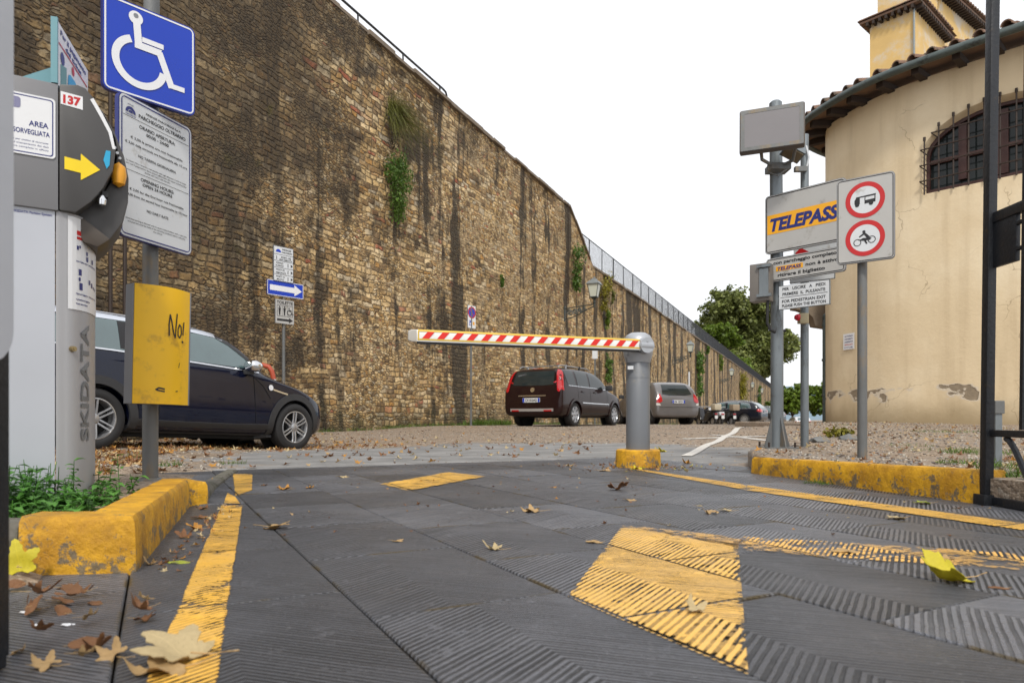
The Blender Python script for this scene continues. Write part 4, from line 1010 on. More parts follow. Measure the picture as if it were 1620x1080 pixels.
# yellow panel: curved face wrapped round a grey spine
pl, pr = (-1.652, 2.925), (-1.496, 3.150); Mx, wd = frame_M(pl, pr, .446); wd = .250
Rl = Matrix.Rotation(math.radians(2.0), 4, 'Y'); Mx = s0@Mx@Matrix.Translation((.010, -.03, 0))
n_ = 16; out = []; inn = []
for i in range(n_+1):
    u = i/n_; x = u*wd; y = -.055*math.sin(math.pi*(u*.85+.09))+.015; out.append((x, y))
R0 = []
for z in np.linspace(0, .515, 9):
    o_ = [(x, y, z) for x, y in out]; i_ = [(x, y+.006, z) for x, y in reversed(out)]; R0.append(o_+i_)
P = T
g = MB(Mx@Matrix.Rotation(math.radians(1.2), 4, 'Y')); g.ring(R0)
M['yplastic'] = pm('yellow_plastic_panel', (.90, .52, .006), .42, 0, .10, 3, .05, 30, dirt=((.50, .27, .02), .25, 9))
YP = g.build('yellow_panel', M['yplastic'], T, smooth=40)
g = MB(Mx@Matrix.Rotation(math.radians(1.2), 4, 'Y')); g.box((-.002, .035, .2575), (.006, .062, .515)); g.box((wd/2, .066, .2575), (wd, .006, .515)); g.box((wd+.002, .035, .2575), (.006, .062, .515)); g.build('panel_back', M['signgrey'], YP, smooth=0)
def py(x): u = min(1, max(0, x/wd)); return -.055*math.sin(math.pi*(u*.85+.09))+.015-.0018
def stroke(g, pts, w_):
    for a_, b_ in zip(pts, pts[1:]):
        pa, pb = Vector(a_), Vector(b_); d = (pb-pa); 
        if d.length < 1e-6: continue
        d.normalize(); nn = Vector((-d.y, d.x))*w_/2; A, B = pa-d*w_*.25, pb+d*w_*.25
        m_ = max(1, int((pb-pa).length/.012))
        for j in range(m_):
            q0, q1 = A.lerp(B, j/m_), A.lerp(B, (j+1)/m_)
            g.add([(q.x, py(q.x), q.y) for q in (q0-nn, q1-nn, q1+nn, q0+nn)], [(0, 1, 2, 3)])
g = MB(Mx@Matrix.Rotation(math.radians(1.2), 4, 'Y')); X0, Z0 = .132, .305
stroke(g, [(X0, Z0-.002), (X0-.002, Z0+.045), (X0+.003, Z0+.090), (X0+.011, Z0+.060), (X0+.022, Z0+.008), (X0+.030, Z0-.008), (X0+.033, Z0+.040), (X0+.038, Z0+.098)], .0062)
stroke(g, [(X0+.052, Z0+.052), (X0+.044, Z0+.030), (X0+.045, Z0+.004), (X0+.055, Z0-.006), (X0+.064, Z0+.012), (X0+.062, Z0+.044), (X0+.052, Z0+.054)], .0062)
stroke(g, [(X0+.078, Z0+.066), (X0+.076, Z0+.040), (X0+.074, Z0+.010)], .007); stroke(g, [(X0+.071, Z0-.020), (X0+.073, Z0-.024)], .009)
stroke(g, [(X0+.052, Z0-.140), (X0+.056, Z0-.118)], .003)
stroke(g, [(.080, .062), (.092, .070), (.115, .066)], .007); stroke(g, [(.085, .060), (.115, .055)], .006); stroke(g, [(.170, .058), (.180, .060)], .004)
g.build('scrawl', M['black'], YP, smooth=0)

# ================================================================ PAY TERMINAL
T = thing('pay_terminal', (-1.60, 2.45, .10), 'grey ticket terminal column with a dark rounded head and yellow arrow', 'ticket machine')
s0 = shift(T)
U = Vector((.84, .54)); Nv = Vector((.54, -.84))
TM = Matrix(((U.x, -Nv.x, 0, -1.682), (U.y, -Nv.y, 0, 2.30), (0, 0, 1, 0), (0, 0, 0, 1))); TM = s0@TM     # x along lane side, y away from viewer, z up
M['tlight'] = pm('light_grey_coated_steel', (.50, .52, .57), .38, .25, .05, 3); M['tgrey'] = pm('grey_head_shell', (.19, .19, .20), .45, .1, .06, 4); M['tdark'] = pm('dark_grey_head_plastic', (.062, .060, .060), .48, 0, .08, 5)
M['tface'] = pm('grey_front_panel', (.36, .36, .375), .42, .15, .06, 3)
def colplan(a_=0.0):   # column footprint
    P_ = [(-.10, 0), (.125, 0)]
    P_ += [(.125+.115*math.sin(q), .225-.225*math.cos(q)) for q in np.linspace(.25, math.pi/2, 9)]
    P_ += [(.24, .30), (-.10, .30)]; return P_
g = MB(TM); cp = colplan(); side = [(-.10, 0), (.118, 0), (.118, .02), (-.10, .02)]
g.ring([[(x, y, .105) for x, y in side], [(x, y, 1.10) for x, y in side]]); g.ring([[(-.10, .02, .105), (.105, .02, .105), (.105, .30, .105), (-.10, .30, .105)], [(-.10, .02, 1.10), (.105, .02, 1.10), (.105, .30, 1.10), (-.10, .30, 1.10)]])
g.build('column', M['tlight'], T, smooth=20)
g = MB(TM); fr = [(.121, 0.001), (.130, -.001), (.138, .004)]; fr += [(.138+.105*math.sin(q), .235-.232*math.cos(q)) for q in np.linspace(.12, math.pi/2, 12)]+[(.243, .30), (.121, .30)]
g.ring([[(x, y, .105) for x, y in fr], [(x, y, 1.10) for x, y in fr]]); FP = g.build('front_panel', M['tface'], T, smooth=50)
g = MB(TM); g.ring([[(x*.96-.0, y*.96+.004, .085) for x, y in colplan()], [(x*.96, y*.96+.004, .106) for x, y in colplan()]]); g.build('plinth', M['plastic'], T)
def fxy(a_): return (.138+.1065*math.sin(a_), .235-.2335*math.cos(a_))      # on front curve
def curved(g, a0, a1, z0, z1, off=.0, n=10):
    for i in range(n):
        p, q = a0+(a1-a0)*i/n, a0+(a1-a0)*(i+1)/n; (x0, y0), (x1, y1) = fxy(p), fxy(q)
        ex = off*.7; g.add([(x0+ex, y0-ex, z0), (x1+ex, y1-ex, z0), (x1+ex, y1-ex, z1), (x0+ex, y0-ex, z1)], [(0, 1, 2, 3)])
g = MB(TM); curved(g, .16, 1.45, .765, 1.09, .001); STK = g.build('instruction_sticker', M['white'], FP, smooth=50)
g = MB(TM); curved(g, .42, 1.35, 1.030, 1.046, .002); curved(g, .42, 1.35, 1.015, 1.025, .002); g.build('red_band', M['red'], FP, smooth=0)
def ctext(g, s_, a0, z, h, wa, bold=.03):
    V_, F_ = text_geo(s_, bold, 0); x0 = min(v[0] for v in V_); x1 = max(v[0] for v in V_); sz = h/.72
    W = []
    for v in V_: a_ = a0+(v[0]-x0)/(x1-x0)*wa; x, y = fxy(a_); W.append((x+.0016, y-.0016, z+v[1]*sz))
    g.add(W, F_)
g = MB(TM)
for a_, z, k in ((.42, .985, 1), (.50, .99, .7), (.75, .975, 1), (.75, .955, 1.3), (1.0, .955, 1.2), (.48, .90, 1.6), (.48, .875, 1), (.50, .85, 1.8), (.85, .875, 1.2), (.97, .868, 1.2), (1.1, .862, .8), (1.2, .86, .8)):
    curved(g, a_, a_+.06*k, z-.007*k, z+.007*k, .002, 2)
for k, s_ in enumerate(('Inserire il biglietto e pagare', 'Insert ticket and pay', 'Ritirare il biglietto', 'Take your ticket')): ctext(g, s_, .40+(k % 2)*.45, .935-(k//2)*.115, .006, .40)
ctext(g, 'Conservare il biglietto', .40, .80, .006, .5); ctext(g, 'Keep your ticket', .40, .785, .006, .4)
g.build('instruction_print', M['navy'], FP, smooth=0)
# vertical maker lettering running up the front
V_, F_ = text_geo('SKIDATA', .03, 0); x0 = min(v[0] for v in V_); x1 = max(v[0] for v in V_)
g = MB(TM); W = []
for v in V_: a_ = .86-(v[1]/.72)*.30; x, y = fxy(a_); W.append((x+.0012, y-.0012, .30+(v[0]-x0)/(x1-x0)*.42))
g.add(W, F_); g.build('vertical_lettering', pm('faded_grey_print', (.16, .165, .17), .5), FP, smooth=0)
g = MB(TM); x, y = fxy(.30); g.cyl((x-.002, y+.002, .625), (x+.006, y-.012, .625), .011, .009, 16); g.cyl((x+.005, y-.011, .625), (x+.007, y-.014, .625), .005, n=8); g.build('lock', pm('brass_lock', (.35, .27, .14), .35, .9), FP)
g = MB(TM); text(g, 'SKIDATA Parking System', .055, 1.078, .008, -.001, .11, .02); g.build('small_print', M['navy'], T, smooth=0)
# head
g = MB(TM); g.ring([[(-.12, -.012, 1.098), (.128, -.012, 1.098), (.128, .33, 1.098), (-.12, .33, 1.098)], [(-.12, -.012, 1.535), (.128, -.012, 1.535), (.128, .33, 1.535), (-.12, .33, 1.535)]]); g.build('head', M['tgrey'], T, smooth=20, bevel=.004)
prof = [(.131, 1.100), (.131, 1.536), (.185, 1.548), (.208, 1.542), (.232, 1.515), (.262, 1.462), (.288, 1.40), (.300, 1.34), (.292, 1.27), (.262, 1.20), (.225, 1.145), (.180, 1.100)]
g = MB(TM); g.prism(prof, -.013, .33); HD = g.build('head_front', M['tdark'], T, smooth=40, bevel=.006)
prof2 = [(.215, 1.140), (.262, 1.195), (.299, 1.27), (.306, 1.34), (.294, 1.405), (.268, 1.465), (.238, 1.515), (.262, 1.500), (.300, 1.43), (.330, 1.35), (.345, 1.27), (.343, 1.18), (.325, 1.10), (.285, 1.035), (.245, 1.000), (.205, 1.012), (.17, 1.06), (.150, 1.098)]
g = MB(TM); g.prism(prof2, .05, .30); g.build('snout', M['tdark'], HD, smooth=40, bevel=.008)
g = MB(TM); g.prism([(.205, 1.095), (.285, 1.032), (.247, .998), (.203, 1.010), (.158, 1.085)], .035, .31); g.build('chin', pm('brown_grey_plastic', (.075, .060, .048), .5, 0, .1), HD, smooth=30, bevel=.006)
g = MB(TM); g.prism([(.222, 1.505), (.250, 1.455), (.278, 1.40), (.290, 1.345), (.299, 1.345), (.288, 1.405), (.260, 1.462), (.232, 1.512)], -.0145, .052); g.build('screen_edge', M['white'], HD, smooth=0)
g = MB(TM); g.prism([(.284, 1.335), (.281, 1.285), (.272, 1.27), (.262, 1.30), (.270, 1.335)], -.016, .0); g.build('blue_label', pm('sky_blue_label', (.02, .35, .60), .4), HD, smooth=0)
g = MB(TM); Mq = Matrix.Translation((.312, .035, 1.270)); g.lathe([(.0, -.030), (.020, -.022), (.026, .0), (.022, .020), (.0, .032)], 14, Mq@Matrix.Scale(1.5, 4, (0, 0, 1))); g.build('ticket_slot', pm('orange_slot_cap', (.80, .36, .02), .35), HD)
g = MB(TM); g.lathe([(0, -.02), (.013, -.014), (.016, .004), (.010, .018), (0, .022)], 12, Matrix.Translation((.258, .012, 1.160))); g.build('coin_slot', M['chrome'], HD)
g = MB(TM); g.box((.268, .02, 1.185), (.018, .03, .02)); g.build('recess', M['black'], HD)
g = MB(TM); 
for k in range(3): g.cyl((.300+k*.008, .044, 1.372-k*.018), (.300+k*.008, .052, 1.372-k*.018), .005, n=10)
g.build('buttons', M['signwhite'], HD)
# arrow, number, camera notice
g = MB(TM); g.flat([(.146, 1.245), (.194, 1.240), (.194, 1.215), (.252, 1.262), (.194, 1.308), (.194, 1.283), (.146, 1.288)], -.0150); g.build('arrow', M['orange'] if False else pm('yellow_arrow_film', (.85, .62, .01), .4), HD, smooth=0)
g = MB(TM); g.flat([(.135, 1.468), (.200, 1.462), (.200, 1.508), (.135, 1.512)], -.0145); NP = g.build('number_plate', M['white'], HD, smooth=0)
g = MB(TM); text(g, '137', .168, 1.474, .028, -.0150, .052, .05); g.build('number', M['red'], HD, smooth=0)
SF = [(-.115, 1.275), (.120, 1.275), (.120, 1.475), (-.115, 1.475)]
g = MB(TM); g.prism(rr(-.115, 1.272, .120, 1.478, .012), -.016, -.0125); SG = g.build('camera_notice', M['white'], T, smooth=0)
g = MB(TM); band(g, rr(-.109, 1.278, .114, 1.472, .010), rr(-.1055, 1.2815, .1105, 1.4685, .008), -.0165); text(g, 'AREA', .100, 1.372, .018, -.0167, .055, .02, 0, 'r'); text(g, 'VIDEOSORVEGLIATA', .104, 1.343, .0165, -.0167, .150, .02, 0, 'r')
for k in range(3): text(g, ('Registrazione effettuata per motivi di sicurezza', 'art. 13 informativa sul trattamento dei dati', 'la presente informativa completa in ufficio')[k], .10, 1.318-k*.012, .006, -.0167, .19, .0, 0, 'r')
g.build('notice_lettering', M['navy'], SG, smooth=0)
g = MB(TM); g.flat(rr(-.060, 1.425, .022, 1.462, .008), -.0168); g.flat([(-.03, 1.425), (-.01, 1.425), (-.01, 1.408), (-.045, 1.402), (-.045, 1.41), (-.03, 1.413)], -.0169); g.build('camera_symbol', pm('lilac_grey_print', (.20, .20, .33), .5), SG, smooth=0)
# advert plate on top of the terminal
Tq = thing('payment_sign', (-1.60, 2.45, 1.54), 'small white and pale teal payment sign standing on top of the ticket terminal', 'sign'); s1 = shift(Tq)
M['teal'] = pm('pale_teal_metal', (.12, .27, .31), .45, .1, .06)
Mx, wd = frame_M((-1.576, 2.36), (-1.690, 2.72), 1.537)
Mx = s1@Mx; g = MB(Mx); g.box((wd/2, .006, .1135), (wd, .012, .227)); g.box((-.003, .004, .1135), (.010, .020, .227)); g.build('plate', M['teal'], Tq, smooth=0)
g = MB(Mx); g.flat([(.004, .003), (wd-.004, .003), (wd-.004, .224), (.004, .224)], -.0015); g.build('face', M['white'], Tq, smooth=0)
g = MB(Mx); text(g, 'Per il pagamento', wd/2, .190, .018, -.003, wd*.8, .03); text(g, 'del ticket', wd/2, .162, .016, -.003, wd*.5, .03); g.flat(circ(.06, .115, .022, 20), -.003); g.flat([(.06, .02), (.10, .04), (.11, .03), (.08, .012)], -.003); g.build('print', M['navy'], Tq, smooth=0)
g = MB(Mx); g.flat([(.02, .150), (wd-.02, .150), (wd-.02, .156), (.02, .156)], -.003); g.flat(circ(.18, .128, .016, 16), -.003); g.build('red_print', M['red'], Tq, smooth=0)
g = MB(Mx); g.flat(rr(.12, .012, .23, .10, .03), -.0032); g.build('blue_print', pm('light_blue_print', (.03, .35, .65), .4), Tq, smooth=0)
g = MB(s1); g.add([(-1.585, 2.40, 1.538), (-1.72, 2.34, 1.538), (-1.585, 2.40, 1.625), (-1.585, 2.43, 1.538), (-1.72, 2.37, 1.538), (-1.585, 2.43, 1.625)], [(0, 1, 2), (5, 4, 3), (0, 3, 4, 1), (1, 4, 5, 2), (2, 5, 3, 0)]); g.build('gusset', M['teal'], Tq, smooth=0)

# ================================================================ BARRIER
bx, by = 1.00, 5.42
T = thing('barrier', (bx, by, 0), 'grey round barrier post with a red and white striped arm on a yellow base', 'barrier'); s0 = shift(T)
g = MB(s0); g.lathe([(.150, -.03), (.178, -.02), (.176, .075), (.172, .128), (.163, .137), (0, .138)], 28, Matrix.Translation((bx, by, 0))); g.build('base', M['kerb'], T)
M['bgrey'] = pm('grey_powder_coat', (.155, .165, .18), .42, .2, .08, 3, dirt=((.22, .21, .19), .15, 7)); M['bhead'] = pm('silver_grey_cast_head', (.38, .40, .43), .38, .3, .12, 6, dirt=((.14, .14, .14), .2, 9))
g = MB(s0); g.lathe([(.0935, .13), (.0935, .82), (.090, .826)], 32, Matrix.Translation((bx, by, 0))); g.lathe([(.0955, .70), (.0955, .702)], 32, Matrix.Translation((bx, by, 0))); g.build('post', M['bgrey'], T)
g = MB(s0); pr_ = [(.096, .822), (.100, .84), (.112, .88), (.119, .93), (.119, .965), (.112, 1.005), (.094, 1.038), (.06, 1.058), (.0, 1.066)]; g.lathe(pr_, 36, Matrix.Translation((bx, by, 0)), caps=False); HB = g.build('head', M['bhead'], T)
g = MB(s0); g.box((bx-.075, by-.092, .778), (.045, .006, .028)); g.build('label_plate', M['signwhite'], T, smooth=0)
# hub faces the viewer, arm towards the left end
Ac = Vector((bx+.03, by-.125, .945)); E = Vector((-.70, 4.74, .952)); dA = (E-Ac).normalized(); nA_ = Vector((-dA.y, dA.x, 0)); 
if nA_.y > 0: nA_ = -nA_
g = MB(s0); g.cyl(Ac-nA_*.06, Ac+nA_*.045, .066, .060, 28); g.cyl(Ac-dA*.05+nA_*.0, Ac+dA*.055, .052, .050, 16); g.cyl(Ac+nA_*.045+Vector((0, 0, .03)), Ac+nA_*.050+Vector((0, 0, .03)), .008, n=8); g.build('hub', M['bhead'], HB)
zA = Vector((0, 0, 1)); Lm = (E-Ac).length
AM = s0@Matrix(((dA.x, -nA_.x, 0, Ac.x), (dA.y, -nA_.y, 0, Ac.y), (dA.z, 0, 1, Ac.z), (0, 0, 0, 1)))     # local x along the arm, y away from viewer, z up
M['armw'] = pm('arm_white', (.72, .72, .70), .35, 0, .06, 6, dirt=((.5, .46, .38), .12, 10)); M['army'] = pm('arm_yellow_edge', (.62, .42, .06), .4, 0, .15)
sec = [(.0, .047), (-.014, .045), (-.020, .038), (-.022, -.02), (-.020, -.036), (.020, -.036), (.022, -.02), (.020, .038), (.014, .045)]
g = MB(AM); g.ring([[(.05, y, z) for y, z in sec], [(Lm-.03, y, z) for y, z in sec]]); AR = g.build('arm', M['armw'], T, smooth=50)
g = MB(AM); g.add([(.05, -.0228, .033), (Lm-.045, -.0228, .033), (Lm-.045, -.0155, .0475), (.05, -.0155, .0475)], [(0, 1, 2, 3)]); g.add([(.05, -.0232, -.027), (Lm-.04, -.0232, -.027), (Lm-.04, -.0232, -.016), (.05, -.0232, -.016)], [(0, 1, 2, 3)]); g.add([(Lm-.052, -.0236, -.027), (Lm-.042, -.0236, -.027), (Lm-.042, -.0236, .036), (Lm-.052, -.0236, .036)], [(0, 1, 2, 3)]); g.build('yellow_edge', M['army'], AR, smooth=0)
g = MB(AM); ns = 16; pit = (Lm-.12)/ns
for k in range(ns):
    x = .085+k*pit; w_ = pit*.47; sl = .030
    g.add([(x+sl-.01, -.0240, -.015), (x+sl+w_-.01, -.0240, -.015), (x+w_-.02, -.0240, .033), (x-.02, -.0240, .033)], [(0, 1, 2, 3)])
g.build('stripes', pm('reflective_red_film', (.68, .018, .012), .35, 0, .08, 10), AR, smooth=0)
g = MB(AM); g.box((.5*Lm, 0, -.043), (Lm-.08, .030, .016)); g.build('rubber_edge', M['rubber'], AR, smooth=0)
g = MB(AM); g.ring([[(Lm-.035, y*1.05, z*1.03) for y, z in sec], [(Lm+.0, y*1.02, z*1.0) for y, z in sec], [(Lm+.022, y*.7, z*.75) for y, z in sec]]); g.build('end_cap', pm('clear_plastic_cap', (.42, .40, .36), .3, 0, .1), AR)

# ================================================================ RIGHT POLES
gz1 = vz(2.14, 5.5)
T = thing('camera_pole', (2.17, 5.59, gz1), 'thick galvanised pole on a gusseted foot carrying the telepass signs and floodlight', 'sign post'); s0 = shift(T)
px_, py_ = 2.17, 5.59
g = MB(s0); g.tube([(px_, py_, gz1-.02), (px_, py_, 1.5), (px_-.012, py_, 2.96)], .050, 24); g.cyl((px_-.012, py_, 2.96), (px_-.012, py_, 2.975), .050, .035, 24); g.build('pole', M['galv'], T)
g = MB(s0)
for k in range(4):
    a_ = k*math.pi/2+.25; d = Vector((math.cos(a_), math.sin(a_), 0)); n_ = Vector((-d.y, d.x, 0))*.005
    A = Vector((px_, py_, gz1)); P_ = [A+d*.048+Vector((0, 0, .005)), A+d*.118+Vector((0, 0, .005)), A+d*.112+Vector((0, 0, .03)), A+d*.050+Vector((0, 0, .25))]
    g.add([tuple(p-n_) for p in P_]+[tuple(p+n_) for p in P_], [(0, 1, 2, 3), (7, 6, 5, 4), (0, 4, 5, 1), (1, 5, 6, 2), (2, 6, 7, 3), (3, 7, 4, 0)])
g.box((px_, py_, gz1+.004), (.26, .26, .012))
g.build('foot_gussets', M['galvd'], T, smooth=0)
g = MB(s0)
for sx in (-1, 1):
    for sy in (-1, 1): g.cyl((px_+sx*.105, py_+sy*.105, gz1), (px_+sx*.105, py_+sy*.105, gz1+.05), .009, n=8)
g.build('anchor_bolts', M['rust'], T)
P, Mx, wd = board(T, 'toll_pass_sign', (2.062, 5.560), (2.487, 5.090), 1.712, .470, .028, face='signw2', rim='black', rimw=.007, rimin=.010)
g = MB(Mx); g.flat([(.020, .155), (wd-.02, .155), (wd-.02, .310), (.020, .310)], -.003); g.build('orange_band', M['orange'], P, smooth=0)
g = MB(Mx); text(g, 'TELEPASS', wd*.50, .180, .098, -.0045, wd*.86, .045, .22); g.build('lettering', M['navy'], P, smooth=0)
P, Mx, wd = board(T, 'parking_full_sign', (2.068, 5.555), (2.487, 5.091), 1.481, .192, .026, face='signw2', rim='black', rimw=.006, rimin=.009)
g = MB(Mx); text(g, 'con parcheggio completo', wd*.5, .138, .026, -.003, wd*.80, .03); text(g, 'il', .050, .087, .026, -.003, .018, .03); text(g, 'non è attivo', wd*.72, .087, .026, -.003, wd*.40, .03); text(g, 'ritirare il biglietto', wd*.46, .036, .026, -.003, wd*.60, .03)
g.build('lettering', M['black'], P, smooth=0)
g = MB(Mx); g.flat([(.085, .080), (.305, .080), (.305, .118), (.085, .118)], -.0028); g.build('orange_band', M['orange'], P, smooth=0)
g = MB(Mx); text(g, 'TELEPASS', .195, .086, .025, -.0035, .195, .045, .22); g.build('small_toll_lettering', M['navy'], P, smooth=0)
for z in (1.80, 2.08, 1.575): clamp(T, px_-.004, py_, z, .050)
# floodlight
Mx, wd = frame_M((1.774, 5.31), (2.20, 5.138), 2.448); Mx = s0@Mx@Matrix.Rotation(math.radians(-4), 4, 'X')
g = MB(Mx); h = .33
g.ring([[(x, y, z) for x, z in rr(-i_, -i_, wd+i_, h+i_, .01, 2)] for i_, y in ((.0, 0), (.006, .02), (.004, .06), (-.05, .13))]); FL = g.build('floodlight', M['bhead'] if False else pm('brown_grey_lamp_housing', (.10, .085, .075), .5, .3, .15), T, smooth=30)
g = MB(Mx); band(g, rr(.004, .004, wd-.004, h-.004, .008, 2), rr(.032, .032, wd-.032, h-.032, .006, 2), -.004); g.build('lamp_frame', M['galvd'], FL, smooth=0)
g = MB(Mx); g.flat(rr(.032, .032, wd-.032, h-.032, .006, 2), -.002); g.build('lamp_glass', pm('floodlight_glass', (.20, .19, .195), .15, 0, .1, 3), FL, smooth=0)
g = MB(s0); g.tube([(1.95, 5.35, 2.50), (1.97, 5.38, 2.42), (2.13, 5.50, 2.40), (2.22, 5.40, 2.42), (2.19, 5.25, 2.50)], .014, 8); g.box((2.15, 5.52, 2.40), (.16, .14, .05)); g.tube([(2.05, 5.46, 2.42), (2.02, 5.42, 2.34), (2.10, 5.40, 2.30), (2.2, 5.42, 2.37)], .006, 6); g.build('lamp_bracket', M['galvd'], T)
# small second lamp / camera unit
C0 = Vector((2.235, 5.42, 2.50)); CM = s0@Matrix.Translation(C0)@Matrix.Rotation(math.radians(28), 4, 'Y')@Matrix.Rotation(math.radians(-18), 4, 'X')
g = MB(CM); g.box((0, 0, 0), (.165, .13, .065), None, .82); SL = g.build('small_floodlight', M['galv'], T, smooth=0, bevel=.004)
g = MB(CM); g.box((0, 0, -.036), (.140, .105, .008)); g.build('lamp_glass', pm('yellowish_lamp_glass', (.24, .19, .12), .2), SL, smooth=0)
# control box, cable
Mx, wd = frame_M((1.935, 5.52), (2.085, 5.40), 1.325); Mx = s0@Mx
g = MB(Mx); g.box((.07, .035, .145), (.155, .11, .30)); CB = g.build('control_box', pm('grey_beige_box', (.18, .165, .15), .5, .1, .1, 5), T, smooth=20, bevel=.005)
g = MB(Mx); g.box((.110, -.028, .14), (.070, .012, .22)); g.box((.112, -.03, .268), (.11, .03, .022)); g.box((.112, -.03, .035), (.11, .03, .022)); g.build('box_bracket', M['galv'], CB, smooth=0)
g = MB(s0); g.tube([(2.04, 5.44, 1.32), (2.035, 5.44, 1.22), (2.03, 5.43, 1.14), (2.055, 5.43, 1.085), (2.10, 5.45, 1.07)], .012, 8); g.cyl((2.165, 5.44, 1.075), (2.18, 5.435, 1.085), .012, n=10); g.build('cable', M['rubber'], T)

# pedestrian sign is bolted to the thick pole
P, Mx, wd = board(T, 'pedestrian_exit_sign', (2.118, 5.420), (2.393, 5.142), 1.242, .187, .004, face='signwhite', back='galv')
g = MB(Mx)
for s_, z, wv in (('PER   USCIRE   A   PIEDI', .158, .84), ('PREMERE  IL  PULSANTE', .115, .84), ('FOR PEDESTRIAN EXIT', .055, .86), ('PLEASE PUSH THE BUTTON', .017, .86)): text(g, s_, wd/2, z*.935, .0225, -.003, wd*wv, .02)
g.flat([(.015, .092), (wd-.015, .092), (wd-.015, .095), (.015, .095)], -.003); g.build('lettering', M['black'], P, smooth=0)
for z in (1.29, 1.38): g = MB(s0); g.tube([(px_, py_-.04, z), (2.16, 5.41, z)], .008, 6); g.build('sign_bracket', M['galvd'], T)
p2 = (2.469, 5.76); gz2 = vz(*p2)
T = thing('sign_pole', (p2[0], p2[1], gz2), 'thinner galvanised pole just behind the thick one, carrying a small red lamp', 'sign post'); s0 = shift(T)
g = MB(s0); g.tube([(p2[0], p2[1], gz2-.02), (p2[0], p2[1], 2.77)], .033, 18); g.build('pole', M['galv'], T)
P, Mx, wd = board(T, 'parking_ban_sign', (2.36, 5.72), (2.66, 5.42), 1.66, .16, .01, face='signwhite', back='galv')
g = MB(Mx); g.flat([(.01, .10), (.16, .02), (.24, .02), (.06, .14)], -.003); g.build('red_bar', M['red'], P, smooth=0)
P, Mx, wd = board(T, 'small_white_plate', (2.33, 5.73), (2.60, 5.50), 1.51, .075, .004, face='signwhite', back='galv')
for z in (1.47, 1.72): clamp(T, p2[0], p2[1], z, .033)
g = MB(s0); g.box((2.43, 5.70, 1.215), (.075, .06, .085)); g.build('lamp_box', pm('cream_lamp_box', (.42, .36, .22), .5), T, smooth=20, bevel=.005)
g = MB(s0); g.lathe([(.026, 0), (.028, .02), (.018, .036), (0, .042)], 16, Matrix.Translation((2.39, 5.68, 1.222))@Matrix.Rotation(math.radians(-90), 4, 'Y')); g.build('red_lamp', pm('red_lamp_lens', (.60, .01, .03), .2), T)
g = MB(s0); g.tube([(2.46, 5.72, 2.45), (2.48, 5.70, 2.56), (2.46, 5.71, 2.66)], .008, 6); g.build('cable', M['signwhite'], T)
g = MB(s0); g.box((2.41, 5.70, 2.46), (.10, .04, .04)); g.build('arm_bracket', M['galvd'], T, smooth=0)

p3 = (2.332, 4.545); gz3 = vz(*p3)
T = thing('no_entry_sign_post', (p3[0], p3[1], gz3), 'thin pole with the white board banning motorhomes and motorcycles', 'sign post'); s0 = shift(T)
g = MB(s0); g.tube([(p3[0], p3[1], gz3-.02), (p3[0], p3[1], 1.9)], .030, 18); g.build('pole', M['galvd'], T)
P, Mx, wd = board(T, 'vehicle_ban_sign', (2.173, 4.570), (2.445, 4.360), 1.405, .560, .026, face='signw2', rim='black', rimw=.005, rimin=.007)
for cz, nm in ((.405, 'upper_red_ring'), (.155, 'lower_red_ring')):
    g = MB(Mx); band(g, circ(wd/2, cz, .117, 40), circ(wd/2, cz, .088, 40), -.0035); g.build('red_ring', M['red'], P, smooth=0)
    g = MB(Mx); g.flat(circ(wd/2, cz, .088, 40), -.003); g.build('white_disc', M['signwhite'], P, smooth=0)
g = MB(Mx); cx, cz = wd/2, .405
g.flat([(cx-.062, cz-.022), (cx-.062, cz+.002), (cx-.052, cz+.020), (cx-.030, cz+.022), (cx-.030, cz-.024)], -.004)
g.flat([(cx-.052, cz+.024), (cx+.064, cz+.030), (cx+.064, cz+.022), (cx-.052, cz+.016)], -.0041)
band(g, [(cx-.002, cz-.026), (cx+.062, cz-.022), (cx+.062, cz+.026), (cx-.002, cz+.022)], [(cx+.003, cz-.004), (cx+.056, cz+.0), (cx+.056, cz+.020), (cx+.003, cz+.017)], -.0042)
g.flat([(cx-.002, cz-.026), (cx+.062, cz-.022), (cx+.062, cz-.006), (cx-.002, cz-.008)], -.0043)
for dx in (-.046, .036): g.flat(circ(cx+dx, cz-.028, .013, 16), -.0044)
g.build('motorhome_symbol', M['black'], P, smooth=0)
g = MB(Mx); cz = .150
for dx, dz in ((-.045, -.020), (.040, -.010)): band(g, circ(cx+dx, cz+dz, .0235, 24), circ(cx+dx, cz+dz, .0185, 24), -.004)
g.flat(circ(cx-.006, cz+.046, .010, 12), -.004); g.flat([(cx-.012, cz+.036), (cx+.004, cz+.038), (cx+.028, cz+.012), (cx+.012, cz+.002)], -.0041)
g.flat([(cx-.012, cz+.036), (cx-.036, cz+.018), (cx-.032, cz+.012), (cx-.006, cz+.026)], -.0042); g.flat([(cx+.028, cz+.012), (cx+.006, cz-.010), (cx+.016, cz-.034), (cx+.006, cz-.034), (cx-.008, cz-.008), (cx+.012, cz+.008)], -.0043)
g.flat([(cx-.040, cz-.006), (cx-.010, cz+.006), (cx+.040, cz+.002), (cx+.030, cz-.012), (cx-.012, cz-.012)], -.0044)
g.build('motorcycle_symbol', M['black'], P, smooth=0)
for z in (1.5, 1.85): clamp(T, p3[0], p3[1], z, .030)

